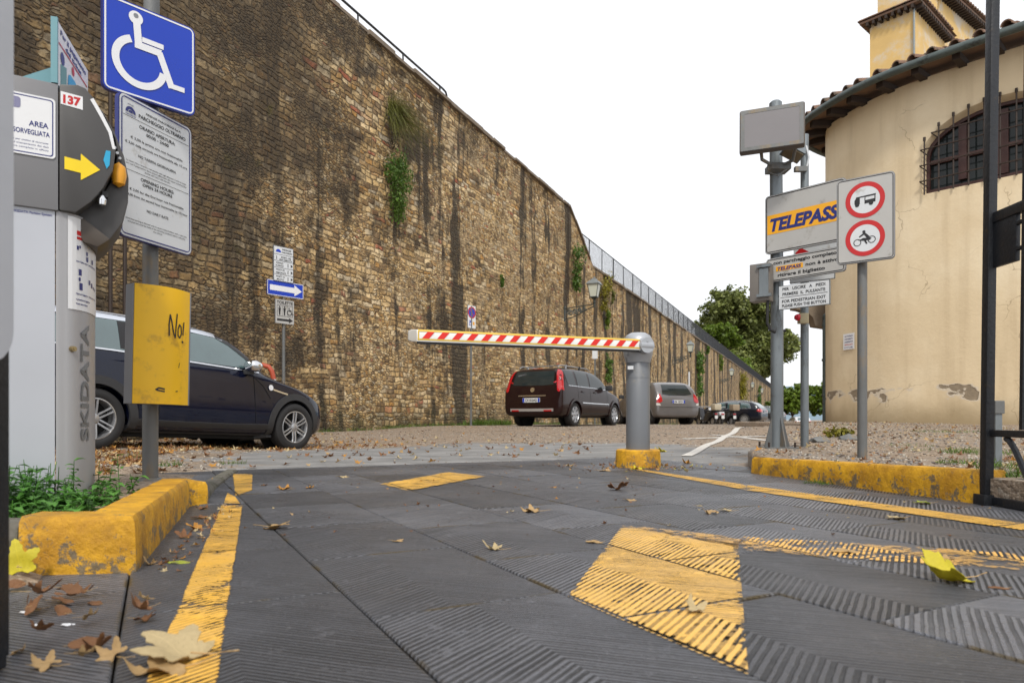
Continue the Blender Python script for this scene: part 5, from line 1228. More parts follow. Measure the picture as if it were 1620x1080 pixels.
# ================================================================ YARD SIGNS AGAINST THE WALL
bx_, by_ = (447-810)/1080*11.7, 11.7; S_ = 1080/11.7; zz = lambda y: CH+(662-y)/S_
T = thing('direction_sign_post', (bx_, by_, .05), 'thin dark pole with blue arrow sign, toilet sign and white notice by the wall', 'sign post'); s0 = shift(T)
g = MB(s0); g.cyl((bx_, by_+.05, -.1), (bx_, by_+.05, zz(395)), .028, n=12); g.build('pole', M['galvd'], T)
dd = Vector((.64, .77))
def along(x0, x1, zb=0, zt=0, c=(bx_, by_), off=0):   # board spanning two photo columns on the sign plane
    def pt(px):
        k = (px-810)/1080; t_ = (k*c[1]-c[0])/(dd.x-k*dd.y); return (c[0]+dd.x*t_+dd.y*off, c[1]+dd.y*t_-dd.x*off)
    return pt(x0), pt(x1)
a_, b_ = along(422.5, 480)
P, Mx, wd = board(T, 'arrow_sign', a_, b_, zz(469), .262, .02, face='blue', back='navy', rim='white', rimw=.010, rimin=.004)
g = MB(Mx); g.flat([(.05, .085), (wd*.74, .085), (wd*.74, .035), (wd*.95, .131), (wd*.74, .227), (wd*.74, .177), (.05, .177)], -.004); g.build('white_arrow', M['white'], P, smooth=0)
a_, b_ = along(435, 464.5, 0, 0, off=.012)
P, Mx, wd = board(T, 'toilet_sign', a_, b_, zz(512), .41, .004, face='signw2', back='signgrey')
g = MB(Mx); text(g, 'TOILETTE', wd/2, .335, .052, -.004, wd*.86, .03); band(g, [(.03, .125), (wd-.03, .125), (wd-.03, .315), (.03, .315)], [(.036, .131), (wd-.036, .131), (wd-.036, .309), (.036, .309)], -.004)
for k, f in enumerate((.22, .48)): g.flat(circ(wd*f, .285, .014, 12), -.004); g.flat([(wd*f-.024, .265), (wd*f+.024, .265), (wd*f+.014, .20), (wd*f+.012, .145), (wd*f-.012, .145), (wd*f-.014, .20)], -.004)
for f in (.35, .62): g.flat([(wd*f, .14), (wd*f+.004, .14), (wd*f+.004, .30), (wd*f, .30)], -.004)
wheelchair(g, wd*.78, .215, .14, -.005); g.flat([(.03, .045), (wd*.72, .045), (wd*.72, .02), (wd*.94, .064), (wd*.72, .108), (wd*.72, .083), (.03, .083)], -.004); g.build('print', M['black'], P, smooth=0)
a_, b_ = along(432, 463.5, 0, 0, off=.012)
P, Mx, wd = board(T, 'parking_notice', a_, b_, zz(446), .60, .01, face='signwhite', back='signgrey', rim='black', rimw=.005, rimin=.004)
g = MB(Mx)
for z in (.455, .345, .230, .115): g.flat([(.01, z), (wd-.01, z), (wd-.01, z+.006), (.01, z+.006)], -.004)
for s_, z, hh, x, wv in (('FIRENZE', .535, .030, .66, .45), ('PARCHEGGI', .490, .026, .66, .5), ('POSTI 105', .400, .030, .62, .5), ('AREA RISERVATA', .362, .026, .6, .66), ('CARICO', .300, .026, .30, .36), ('SCARICO', .255, .026, .30, .40), ('POSTI 52', .185, .026, .34, .42), ('ABBONATI', .135, .026, .36, .5), ('POSTI 12', .070, .026, .34, .42), ('MOTO', .022, .026, .34, .36)): text(g, s_, wd*x, z, hh, -.004, wd*wv, .02)
for z in (.29, .175, .06): g.flat([(wd*.86, z-.03), (wd*.96, z), (wd*.86, z+.03)], -.004)
for z in (.40, .29, .175, .06): g.flat(circ(wd*.72 if z < .4 else wd*.15, z+.02, .009, 8), -.0045); g.flat([(wd*(.70 if z < .4 else .13), z-.03), (wd*(.74 if z < .4 else .17), z-.03), (wd*(.73 if z < .4 else .16), z+.012), (wd*(.71 if z < .4 else .14), z+.012)], -.0045)
g.build('lettering', M['black'], P, smooth=0)
g = MB(Mx); g.flat(circ(wd*.24, .495, .05, 16, 0, 180), -.0045); g.build('emblem', M['blue'], P, smooth=0)
# no-parking sign
Y_ = 17.4; X_ = (745-810)/1080*Y_; S_ = 1080/Y_; zf = CH+(662-671)/S_
T = thing('no_parking_sign_post', (X_, Y_, zf), 'slim pole at the wall foot with a small round no parking sign', 'sign post'); s0 = shift(T)
g = MB(s0); g.cyl((X_, Y_+.03, zf-.1), (X_, Y_+.03, CH+(662-484)/S_), .030, n=12); g.build('pole', M['galvd'], T)
def pt(px, d=Vector((.62, .78))): k = (px-810)/1080; t_ = (k*Y_-X_)/(d.x-k*d.y); return (X_+d.x*t_, Y_+d.y*t_)
P, Mx, wd = board(T, 'no_parking_sign', pt(740), pt(752.5), CH+(662-519)/S_, .58, .02, face='white', back='signgrey')
cx = wd/2; g = MB(Mx); g.flat(circ(cx, .40, .125, 28), -.003); g.build('blue_disc', M['blue'], P, smooth=0)
g = MB(Mx); band(g, circ(cx, .40, .15, 28), circ(cx, .40, .115, 28), -.005); c45 = math.sqrt(.5); g.flat([(cx-.10, .485), (cx-.085, .50), (cx+.10, .315), (cx+.085, .30)], -.0055); g.build('red_ring', M['red'], P, smooth=0)
g = MB(Mx); text(g, 'P', wd*.30, .10, .10, -.004, .06, .04); g.flat([(wd*.15, .07), (wd*.45, .07), (wd*.45, .085), (wd*.15, .085)], -.004); g.build('blue_print', M['blue'], P, smooth=0)
g = MB(Mx); g.flat([(wd*.62, .09), (wd*.85, .09), (wd*.85, .17), (wd*.62, .17)], -.004); g.build('orange_print', M['orange'], P, smooth=0)
for px, ys, lab, Y2 in ((941, 556, 'white plate on a thin post behind the roof of the dark red car', 25.5), (1090, 588, 'white post by the wall behind the silver grey hatchback', 40.0)):
    X2 = (px-810)/1080*Y2; S2 = 1080/Y2; zt_ = CH+(662-ys)/S2; T = thing('small_sign_post', (X2, Y2, .1), lab, 'sign post'); s0 = shift(T)
    g = MB(s0); g.cyl((X2, Y2, 0), (X2, Y2, zt_), .025 if px < 1000 else .05, n=8); g.build('pole', M['galv'] if px < 1000 else M['signwhite'], T)
    if px < 1000: g = MB(s0); g.box((X2, Y2-.04, zt_-.12), (.20, .012, .30)); g.build('plate', M['signwhite'], T, smooth=0)
# red and white hoop by the wall
Y_ = 12.0; f = lambda px, py: Vector(((px-810)/1080*Y_, Y_, CH+(662-py)*Y_/1080))
T = thing('hoop_guard', f(415, 610), 'bent red and white tubular guard rail at the wall behind the dark blue car', 'guard rail'); s0 = shift(T)
pth = [f(330, 578), f(372, 576), f(398, 577)]; g = MB(s0); g.tube(pth, .042, 12); g.tube([f(433, 600), f(434.5, 640)], .042, 12); g.build('white_tube', M['white'], T)
g = MB(s0); g.tube([f(398, 577), f(416, 577.5), f(425, 580), f(430, 587), f(433, 600)], .043, 12); g.build('red_tube', pm('faded_red_paint', (.42, .07, .03), .5, 0, .2, 8), T)

# ================================================================ GATES
def gate(name, x0, y0, length, lab, lean=0.0, side=1, post=True, zs=(.02, .316, 1.265, 2.5), bars=10):
    T = thing(name, (x0, y0, 0), lab, 'gate'); T.rotation_euler = (0, math.radians(lean), 0)
    if post:
        g = MB(); g.box((0, 0, 1.27), (.038, .040, 2.55)); g.box((0, 0, .02), (.07, .075, .05)); g.build('post', M['iron'], T, smooth=20, bevel=.004)
    g = MB(); g.box((0.012, -length, 1.25), (.038, .040, 2.46))
        
    for z, h_ in zip(zs, (.035, .030, .045, .04)): g.box((.012, -(length+.0)/2, z), (.030, length-.04, h_))
    if not post: g.box((.012, -.045, 1.25), (.038, .05, 2.46))
    g.build('frame', M['iron'], T, smooth=20, bevel=.003)
    g = MB()
    for k in range(1, bars):
        y = -.062-.132*k;
        if y < -length+.04: break
        g.box((.012, y, (zs[1]+zs[2])/2), (.018, .018, zs[2]-zs[1]-.035)); g.box((.012, y, (zs[2]+zs[3])/2), (.018, .018, zs[3]-zs[2]-.04))
    g.build('bars', M['iron'], T, smooth=0)
    g = MB(); n_ = 3; stp = (length-.12)/n_; zc = (zs[0]+zs[1])/2; hh = (zs[1]-zs[0])/2-.02
    for k in range(n_):
        y0_, y1_ = -.10-stp*k, -.10-stp*(k+1)
        for (ya, yb) in ((y0_, y1_), (y1_, y0_)):
            P_ = []
            for j in range(13):
                u = j/12; P_.append((.012, ya+(yb-ya)*.5*u*1.0, zc+hh-2*hh*(math.sin(u*math.pi/2))**1.6))
            g.tube(P_, .013, 6)
            P_ = [(.012, ya+(yb-ya)*(.5-.5*j/12), zc-hh+2*hh*(1-math.cos(j/12*math.pi/2))) for j in range(13)]
        g.tube([(.012, (y0_+y1_)/2+.05*math.cos(a_), zc-.02+.05*math.sin(a_)) for a_ in np.linspace(0, 2*math.pi, 17)], .010, 6)
    for k in range(n_): # rings in the band above the middle rail
        yc = -.17-.2*k; g.tube([(.012, yc+.055*math.cos(a_), zs[2]-.115+.055*math.sin(a_)) for a_ in np.linspace(0, 2*math.pi, 21)], .010, 6)
    g.build('scrollwork', M['iron'], T)
    g = MB(); g.box((.012, -.085, zs[2]-.12), (.020, .14, .20)); g.build('lock_plate', M['iron'], T, smooth=20, bevel=.003)
    return T
gate('iron_gate', 2.105, 3.03, 1.5, 'black wrought iron gate at the end of the long yellow kerb', .75)
Tg = gate('iron_gate', -.796, 1.06, .95, 'dark iron gate edge with a pale cover, out of focus at the left edge', 0, post=False, bars=6)
Tg['label'] = 'dark out of focus iron gate leaf at the far left edge'
Tn = thing('gate_cover', (-.753, 1.0, .46), 'pale grey translucent sheet fixed to the out of focus gate at the left edge', 'cover sheet')
g = MB(); g.ring([[(-.022+.0, y, z) for y, z in rr(-.5, .0, .018, 1.6, .05)], [(.010, y, z) for y, z in rr(-.5, .0, .018, 1.6, .05)]]); g.build('sheet', pm('pale_grey_plastic_sheet', (.50, .52, .56), .35, 0, .18, 3, .2, 6), Tn, smooth=30)
# grey post behind the right gate
q = (2.80, 3.95); T = thing('bollard', (q[0], q[1], vz(*q)), 'short square grey metal post with a cap just behind the iron gate', 'bollard')
g = MB(); g.box((0, 0, .17), (.040, .05, .36)); g.build('shaft', M['galv'], T, smooth=0, bevel=.003)
g = MB(); g.box((0, -.005, .33), (.055, .06, .075)); g.build('cap', M['galvd'], T, smooth=0, bevel=.004)
# ================================================================ VEHICLES
def interp(tab, x):
    if x <= tab[0][0]: return tab[0][1]
    for (a_, p), (b_, q) in zip(tab, tab[1:]):
        if x <= b_: t_ = (x-a_)/(b_-a_); return p+(q-p)*t_
    return tab[-1][1]
def car_shell(st, tum=.26, rear_round=1):
    """st: stations (s, zb, zt, w, belt) rear->front. local x = s, y left, z up -> mesh data"""
    R = []
    for s_, zb, zt, w_, b in st:
        b = min(b, zt-.035); h = zt-b; wb = w_*.965; wr_ = wb-tum*h
        g_ = min(1, h/.30)
        half = [(0, zb), (.78*w_, zb), (.93*w_, zb+.03), (.985*w_, zb+.13), (w_, min(max(zb+.22, .5*b+.05), .8*b-.02)), (w_*.998, b*.80+zb*.05), (w_*.985, b-.05*g_-.015), (wb, b),
                (wb-(tum*h*.40 if g_ > .6 else .04+.06*(1-g_)), b+h*.42), (wb-(tum*h*.78 if g_ > .6 else .12), b+h*.80), (wr_-.075 if g_ > .6 else wb-.24, b+h*.955), ((wr_-.075)*.6, zt-.004), (0, zt)]
        pts = [(s_, y, z) for y, z in half]+[(s_, -y, z) for y, z in half[-2:0:-1]]
        R.append(pts)
    g = MB(); g.ring(R); return g
def wheel(T, x, y, r, wd, side, style, nsp=6, front=False):
    """tyre+rim at axle end; side=+1 left"""
    rt = None
    Mx = Matrix.Translation((x, y, r))@Matrix.Rotation(math.radians(-90*side), 4, 'X')   # local z = outward
    ri = r*.665; h = wd/2
    g = MB(Mx); g.lathe([(ri-.01, -h), (r*.86, -h), (r*.97, -h+.02), (r, -h+.045), (r, h-.045), (r*.97, h-.018), (r*.88, h-.002), (r*.76, h+.003), (ri+.006, h-.010), (ri, h-.03), (ri-.01, -h)], 40); ty = g.build('wheel', M['rubber'], T, smooth=40)
    g = MB(Mx); g.lathe([(ri+.003, h-.028), (ri+.003, h-.008), (ri-.008, h-.006), (ri-.016, h-.022), (ri-.03, -h*.3), (ri-.03, -h)], 40); k = nsp
    if style == 'twin':
        for i in range(k):
            for dd_ in (-.115, .115):
                a_ = 2*math.pi*i/k+math.pi/k
                A = Vector((.055*math.cos(a_+dd_*3), .055*math.sin(a_+dd_*3), h-.035)); B = Vector(((ri-.012)*math.cos(a_+dd_), (ri-.012)*math.sin(a_+dd_), h-.022))
                g.tube([A, A.lerp(B, .5)+Vector((0, 0, .006)), B], [.014, .0105, .012], 6)
    else:
        for i in range(k):
            a_ = 2*math.pi*i/k+.3; c, s_ = math.cos(a_), math.sin(a_); n_ = Vector((-s_, c, 0)); d = Vector((c, s_, 0)); w0, w1 = (.030, .042) if style == 'spoke' else (.022, .030)
            P = [d*.05-n_*w0+Vector((0, 0, h-.02)), d*.05+n_*w0+Vector((0, 0, h-.02)), d*(ri-.005)+n_*w1+Vector((0, 0, h-.016)), d*(ri-.005)-n_*w1+Vector((0, 0, h-.016))]
            g.add([tuple(p) for p in P]+[tuple(p-Vector((0, 0, .022))) for p in P], [(0, 1, 2, 3), (0, 4, 5, 1), (1, 5, 6, 2), (2, 6, 7, 3), (3, 7, 4, 0)])
    g.lathe([(0, h-.012), (.030, h-.014), (.052, h-.022), (.060, h-.045), (.060, -h)], 20)
    g.build('rim', M['alloy'], ty, smooth=40)
    g = MB(Mx); g.lathe([(0, -h*.1), (ri-.02, -h*.1)], 28); g.build('brake_cavity', M['dark'], ty, smooth=0)
    return ty
class Car:
    def __init__(s, name, label, loc, head, st, body, W, axles, r, tw=.2, cat='car', group=None, tum=.26, ax0=None, parts=None, arch='body', archw=.05, style='spoke', nsp=8, roofmat=None, levels=2, wells=True):
        s.ax = axles; T = thing(name, (loc[0], loc[1], loc[2]), label, cat, group, math.atan2(head[1], head[0])); s.T = T; s.r = r; s.W = W
        x0 = axles[0]; st = [(a_-x0, b, c, d, e_) for a_, b, c, d, e_ in st]; s.x0 = x0
        g = car_shell(st, tum); o = g.build('body', body, T, smooth=0)
        T.rotation_euler = (0, 0, 0); T.location = (0, 0, 0)
        md = o.modifiers.new('s', 'SUBSURF'); md.levels = levels; md.render_levels = levels
        bpy.context.view_layer.update(); dg = bpy.context.evaluated_depsgraph_get(); me = bpy.data.meshes.new_from_object(o.evaluated_get(dg)); o.modifiers.clear(); o.data = me
        b3 = bmesh.new(); b3.from_mesh(me)
        if b3.calc_volume(signed=True) < 0: bmesh.ops.reverse_faces(b3, faces=b3.faces)
        b3.to_mesh(me); b3.free()
        s.bv = BVHTree.FromPolygons([v.co for v in me.vertices], [p.vertices for p in me.polygons])
        s.body = o; s.WB = axles[1]-axles[0]
        for ax in (0, s.WB):
            for sd_ in (-1, 1):
                g = MB(); yy = sd_*(W/2+.1); g.cyl((ax, sd_*(W/2-.30), r), (ax, yy, r), r+.045, n=36); c = g.build('cut', M['dark'], None, smooth=0); bpy.context.view_layer.update()
                old = o.data; ymx = max(abs(v.co.y) for v in old.vertices); c2 = c.copy(); c2.data = c.data.copy(); COL.objects.link(c2); boolean(o, c)
                if max(abs(v.co.y) for v in o.data.vertices) > ymx+.02: o.data = old; boolean(o, c2, solver='FAST'); print('fast boolean', max(abs(v.co.y) for v in o.data.vertices), ymx)
                else: bpy.data.objects.remove(c2)
        if roofmat: pass
        me = o.data; me.polygons.foreach_set('use_smooth', [True]*len(me.polygons)); me.set_sharp_from_angle(angle=math.radians(42))
        for ax in (0, s.WB):
            for sd_ in (-1, 1):
                g = MB(); y = sd_*(W/2-.31); g.add([(ax+(r+.05)*math.cos(a_), y, r+(r+.05)*math.sin(a_)) for a_ in np.linspace(0, 2*math.pi, 25)[:-1]], [tuple(range(24))]); g.build('wheel_well', M['dark'], o, smooth=0)
                wheel(T, ax, sd_*(W/2-tw/2-.012), r, tw, sd_, style, nsp)
        T.location = loc; T.rotation_euler = (0, 0, math.atan2(head[1], head[0]))
    def drape(s, name, poly, mat, view='right', off=.004, cell=.06, parent=None, solid=0.0, label=None, outer=None):
        """project a polygon onto the body. view: right/left -> poly in (s,z); rear/front -> (y,z); top -> (s,y)"""
        bm = bmesh.new(); P = [(a_-(s.x0 if view in ('right', 'left', 'top') else 0), b) for a_, b in poly]
        vs_ = [bm.verts.new((a_, b, 0)) for a_, b in P]
        if outer is None: bm.faces.new(vs_)
        else:
            n = len(poly); vo = [bm.verts.new((a_-(s.x0 if view in ('right', 'left', 'top') else 0), b, 0)) for a_, b in outer]
            for i in range(n if outer[0] != 'x' else n): 
                j = (i+1) % n
                if i == n-1 and not s.closed: break
                bm.faces.new((vs_[i], vs_[j], vo[j], vo[i]))
        for k in (0, 1):
            lo = min(v.co[k] for v in bm.verts); hi = max(v.co[k] for v in bm.verts); c = lo+cell
            while c < hi:
                no = Vector((1, 0, 0)) if k == 0 else Vector((0, 1, 0)); co = no*c
                bmesh.ops.bisect_plane(bm, geom=bm.verts[:]+bm.edges[:]+bm.faces[:], plane_co=co, plane_no=no); c += cell
        bmesh.ops.triangulate(bm, faces=[f for f in bm.faces if len(f.verts) > 4])
        V = []; dirs = {'right': (Vector((0, -3, 0)), Vector((0, 1, 0))), 'left': (Vector((0, 3, 0)), Vector((0, -1, 0))), 'rear': (Vector((-3, 0, 0)), Vector((1, 0, 0))), 'front': (Vector((8, 0, 0)), Vector((-1, 0, 0))), 'top': (Vector((0, 0, 4)), Vector((0, 0, -1)))}
        o_, d = dirs[view]; bm.verts.index_update(); bad = 0
        for v in bm.verts:
            a_, b = v.co.x, v.co.y
            p = Vector((a_, 0, b)) if view in ('right', 'left') else (Vector((0, a_, b)) if view in ('rear', 'front') else Vector((a_, b, 0)))
            h = s.bv.ray_cast(p+o_, d)
            if h[0] is None:
                q = p.copy(); 
                if view in ('right', 'left'): q.y = -d.y*s.W*.45
                if view == 'rear': q.x = -.6
                if view == 'front': q.x = 3.2
                h = s.bv.find_nearest(q); bad += 1
            nn = h[1] if h[1].dot(-d) > 0 else -h[1]
            V.append(tuple(h[0]+nn*off))
        F = [tuple(v.index for v in f.verts) for f in bm.faces]; bm.free()
        me = bpy.data.meshes.new(name); me.from_pydata(V, [], F); me.materials.append(mat); b2 = bmesh.new(); b2.from_mesh(me); bmesh.ops.recalc_face_normals(b2, faces=b2.faces)
        if b2.faces:
            cN = sum((f.normal*f.calc_area() for f in b2.faces), Vector())
            if cN.dot(-d) < 0: bmesh.ops.reverse_faces(b2, faces=b2.faces)
        if solid: bmesh.ops.solidify(b2, geom=b2.faces[:], thickness=solid)
        b2.to_mesh(me); b2.free()
        me.polygons.foreach_set('use_smooth', [True]*len(me.polygons)); me.set_sharp_from_angle(angle=math.radians(40))
        o = bpy.data.objects.new(name, me); COL.objects.link(o); o.parent = parent or s.T
        if label: o['label'] = label
        return o
    closed = False
    def ring(s, name, ax, r0, r1, mat, view, a0=-12, a1=192, off=.012, solid=.02, n=40):
        s.closed = False; c = s.ax[ax]
        A = [(c+r0*math.cos(math.radians(a0+(a1-a0)*k/(n-1))), s.r+r0*math.sin(math.radians(a0+(a1-a0)*k/(n-1)))) for k in range(n)]
        B = [(c+r1*math.cos(math.radians(a0+(a1-a0)*k/(n-1))), s.r+r1*math.sin(math.radians(a0+(a1-a0)*k/(n-1)))) for k in range(n)]
        return s.drape(name, A, mat, view, off, .5, None, solid, None, B)
    def line(s, name, pts, w_, mat, view='right', off=.005, parent=None, solid=0):
        P = [Vector(p) for p in pts]; A = []; B = []
        for i, p in enumerate(P):
            d = (P[min(i+1, len(P)-1)]-P[max(i-1, 0)]).normalized(); n_ = Vector((-d.y, d.x))*w_/2; A.append(tuple(p+n_)); B.append(tuple(p-n_))
        s.closed = False
        return s.drape(name, A, mat, view, off, .08, parent, solid, None, B)
    def box(s, name, c, size, mat, parent=None, bevel=.01, M_=None):
        g = MB(M_ or Matrix()); g.box((c[0]-s.x0, c[1], c[2]), size); return g.build(name, mat, parent or s.T, smooth=40, bevel=bevel)
def carpaint(name, col, flake=.35, rough=.35, refl=1.0):
    m, t, b = newmat(name); n = t.noise(t.obj(), 1.6, 3, .6); k = t.m('MULTIPLY_ADD', n, .3, .85); c = t.mix(1.0, col, t.comb(k, k, k), 'MULTIPLY')
    dust = t.sm(t.m('ADD', t.noise(t.obj(), 5, 5, .7), t.sm(t.sep(t.obj())[2], .2, .8, .12, -.05)), .52, .85, 0, .16); c = t.mix(t.m('MULTIPLY', dust, .6), c, (.10, .085, .07))
    t.put(b.inputs['Base Color'], c); b.inputs['Metallic'].default_value = flake; b.inputs['Roughness'].default_value = rough
    b.inputs['Coat Weight'].default_value = refl*.8; b.inputs['Specular IOR Level'].default_value = .08; t.put(b.inputs['Coat Roughness'], t.m('MULTIPLY_ADD', dust, .5, .03)); return m
M['p_navy'] = carpaint('midnight_blue_paint', (.0015, .004, .018), .0, .25, 1.1)
M['p_brown'] = carpaint('dark_plum_brown_paint', (.016, .006, .006), .05, .3, .6)
M['p_grey'] = carpaint('warm_silver_grey_paint', (.165, .158, .160), .35, .32)
M['p_black'] = carpaint('blue_black_paint', (.008, .010, .018), .1, .3)
M['p_white'] = carpaint('silver_white_paint', (.55, .56, .58), .2, .35)
M['p_dk'] = carpaint('dark_graphite_paint', (.03, .03, .033), .3, .35)
M['roofw'] = carpaint('pale_roof_paint', (.50, .54, .62), .05, .3)
M['tail'] = pm('red_tail_lamp_lens', (.42, .008, .012), .12, 0, .15, 20, coat=.8); M['clearlens'] = pm('clear_lamp_lens', (.55, .53, .50), .1, 0, .2, 20, coat=.8)
M['plate'] = pm('number_plate_white', (.62, .63, .64), .4)
def gp(x, y): return gsurf(x, y)

# ---- dark blue small estate (nearest)
st = [(0.0, .30, .70, .62, .60), (.03, .24, .92, .76, .84), (.10, .20, 1.10, .80, .93), (.17, .19, 1.30, .815, .97), (.30, .185, 1.425, .825, 1.00), (.60, .185, 1.45, .835, 1.005), (1.2, .185, 1.462, .842, 1.0), (1.8, .185, 1.460, .842, .985), (2.16, .185, 1.44, .842, .97), (2.40, .185, 1.35, .842, .96), (2.62, .185, 1.185, .842, .945), (2.82, .185, 1.015, .842, .93), (3.0, .185, .935, .838, .88), (3.3, .185, .89, .828, .83), (3.6, .19, .80, .80, .74), (3.80, .20, .69, .74, .64), (3.90, .24, .58, .66, .54), (3.95, .30, .48, .55, .44)]
hd = Vector((.51, .86)).normalized(); ln = Vector((-hd.y, hd.x))
pr = Vector((-4.25, 6.84))+ln*.72; zc = (gp(-4.25, 6.84)+gp(-2.95, 9.08))/2
c = Car('small_car', 'dark blue small estate car with pale roof parked beside the wall, nearest car', (pr.x, pr.y, gp(-4.25, 6.84)-.005), hd, st, M['p_navy'], 1.70, (.74, 3.285), .312, .20, tum=.30, style='twin', nsp=6)
c.T.rotation_mode = 'XYZ'; pitch = math.atan2(gp(-4.25, 6.84)-gp(-2.95, 9.08)+.02, 2.55); c.T.rotation_euler = (0, pitch, math.atan2(hd.y, hd.x))
for vw in ('right', 'left'):
    sg = -1 if vw == 'right' else 1
    for k, P in enumerate(([(.36, 1.035), (.34, 1.20), (.40, 1.325), (.98, 1.343), (1.16, 1.348), (1.16, 1.025)], [(1.22, 1.022), (1.22, 1.348), (1.36, 1.348), (1.36, 1.018)], [(1.42, 1.016), (1.42, 1.348), (1.95, 1.340), (2.14, 1.325), (2.32, 1.262), (2.50, 1.145), (2.66, 1.00)])):
        c.drape('side_window', P, M['glasst'], vw, .005)
    c.drape('rear_pillar_trim', [(.975, 1.045), (.975, 1.338), (1.17, 1.342), (1.17, 1.035)], M['black'], vw, .007)
    for P in ([(1.165, 1.02), (1.165, 1.352), (1.225, 1.352), (1.225, 1.02)], [(1.355, 1.015), (1.355, 1.352), (1.425, 1.352), (1.425, 1.012)], [(2.14, 1.345), (2.26, 1.325), (2.58, 1.12), (2.74, .985), (2.67, .985), (2.50, 1.125), (2.30, 1.255), (2.14, 1.322)]): c.drape('window_pillar', P, M['plastic'], vw, .008)
    c.line('chrome_belt_strip', [(.30, 1.020), (.9, 1.018), (1.6, 1.002), (2.2, .985), (2.70, .968)], .016, M['chrome'], vw, .010)
    c.drape('sill_cladding', [(1.12, .20), (1.12, .335), (1.6, .325), (2.4, .325), (2.90, .335), (2.90, .20)], M['plastic'], vw, .014, .08, None, .015)
    for ax in (0, 1): c.ring('wheel_arch', ax, c.r+.040, c.r+.125, M['plastic'], vw, -28 if ax == 0 else -20, 200 if ax == 0 else 205, .014, .03)
    for P in ([(1.20, 1.0), (1.205, .70), (1.16, .36)], [(1.39, .99), (1.40, .34)], [(2.60, .95), (2.62, .70), (2.66, .34)], [(2.62, .90), (2.75, .80), (2.86, .66)]): c.line('door_seam', P, .007, M['dark'], vw, .004)
    c.line('door_handle', [(1.48, .86), (1.66, .855)], .030, M['chrome'], vw, .022, None, .015)
    c.drape('side_indicator', circ(2.86, .795, .036, 16), M['white'], vw, .012)
    c.line('scuttle_trim', [(2.90, .775), (3.05, .745), (3.14, .73)], .02, M['chrome'], vw, .008)
    # mirror
    y = sg*.93
    g = MB(Matrix.Translation((2.52-c.x0, y, 1.03))@Matrix.Rotation(math.radians(0), 4, 'Z')); R0 = []
    for f, sc_ in ((-.085, .55), (-.07, .85), (-.02, 1), (.04, .9), (.09, .55), (.105, .2)): R0.append([(f, .115*sc_*math.cos(a_), .078*sc_*math.sin(a_)) for a_ in np.linspace(0, 2*math.pi, 17)[:-1]])
    g.ring(R0); mi = g.build('wing_mirror', M['chrome'], c.T, smooth=60)
    g = MB(); g.box((2.50-c.x0, sg*.86, .955), (.07, .13, .06)); g.build('mirror_foot', M['plastic'], mi, smooth=40, bevel=.01)
roof = c.drape('roof', [(.20, -.60), (.20, .60), (1.0, .63), (1.9, .62), (2.22, .58), (2.22, -.58), (1.9, -.62), (1.0, -.63)], M['roofw'], 'top', .006, .07)
for vw in ('right', 'left'):
    c.line('roof_edge', [(.24, 1.345), (.40, 1.372), (1.2, 1.395), (1.8, 1.393), (2.1, 1.375), (2.24, 1.345)], .085, M['roofw'], vw, .008)
c.drape('windscreen', [(-.60, 1.00), (-.52, 1.34), (.52, 1.34), (.60, 1.00)], M['glasst'], 'front', .005)
c.drape('rear_window', [(-.55, 1.02), (-.50, 1.32), (.50, 1.32), (.55, 1.02)], M['glass'], 'rear', .005)
for sy in (-1, 1): c.drape('headlight', [(3.42, sy*.50), (3.40, sy*.70), (3.62, sy*.70), (3.74, sy*.62), (3.72, sy*.5)], M['clearlens'], 'top', .008)
for sy in (-1, 1): c.drape('tail_light', [(sy*.62, .75), (sy*.62, 1.0), (sy*.72, 1.0), (sy*.74, .75)], M['tail'], 'rear', .008)
c.box('underbody', (1.95, 0, .20), (2.9, 1.30, .12), M['dark']); c.box('exhaust', (.5, -.3, .22), (.5, .14, .1), M['plastic'])

# ---- dark plum compact van-like hatchback with roof bars
st = [(0.0, .34, .62, .66, .52), (.03, .28, .78, .80, .70), (.07, .26, 1.02, .835, .93), (.14, .25, 1.26, .845, .97), (.24, .24, 1.44, .85, .985), (.40, .24, 1.495, .852, .99), (.9, .235, 1.515, .858, .985), (1.6, .235, 1.520, .86, .97), (2.15, .235, 1.49, .86, .955), (2.45, .235, 1.38, .86, .945), (2.75, .235, 1.19, .86, .935), (3.0, .235, 1.03, .855, .92), (3.2, .235, .975, .85, .90), (3.5, .235, .92, .835, .84), (3.75, .24, .84, .80, .76), (3.92, .26, .72, .74, .64), (4.01, .32, .60, .64, .52)]
hd = Vector((.53, .85)).normalized(); ln = Vector((-hd.y, hd.x)); pr = Vector((1.58, 17.4))+ln*.80
c = Car('compact_car', 'dark plum brown hatchback with roof bars parked by the wall behind the barrier arm', (pr.x, pr.y, gp(1.5, 17.5)-.005), hd, st, M['p_brown'], 1.72, (.78, 3.266), .308, .20, tum=.22, style='spoke', nsp=7)
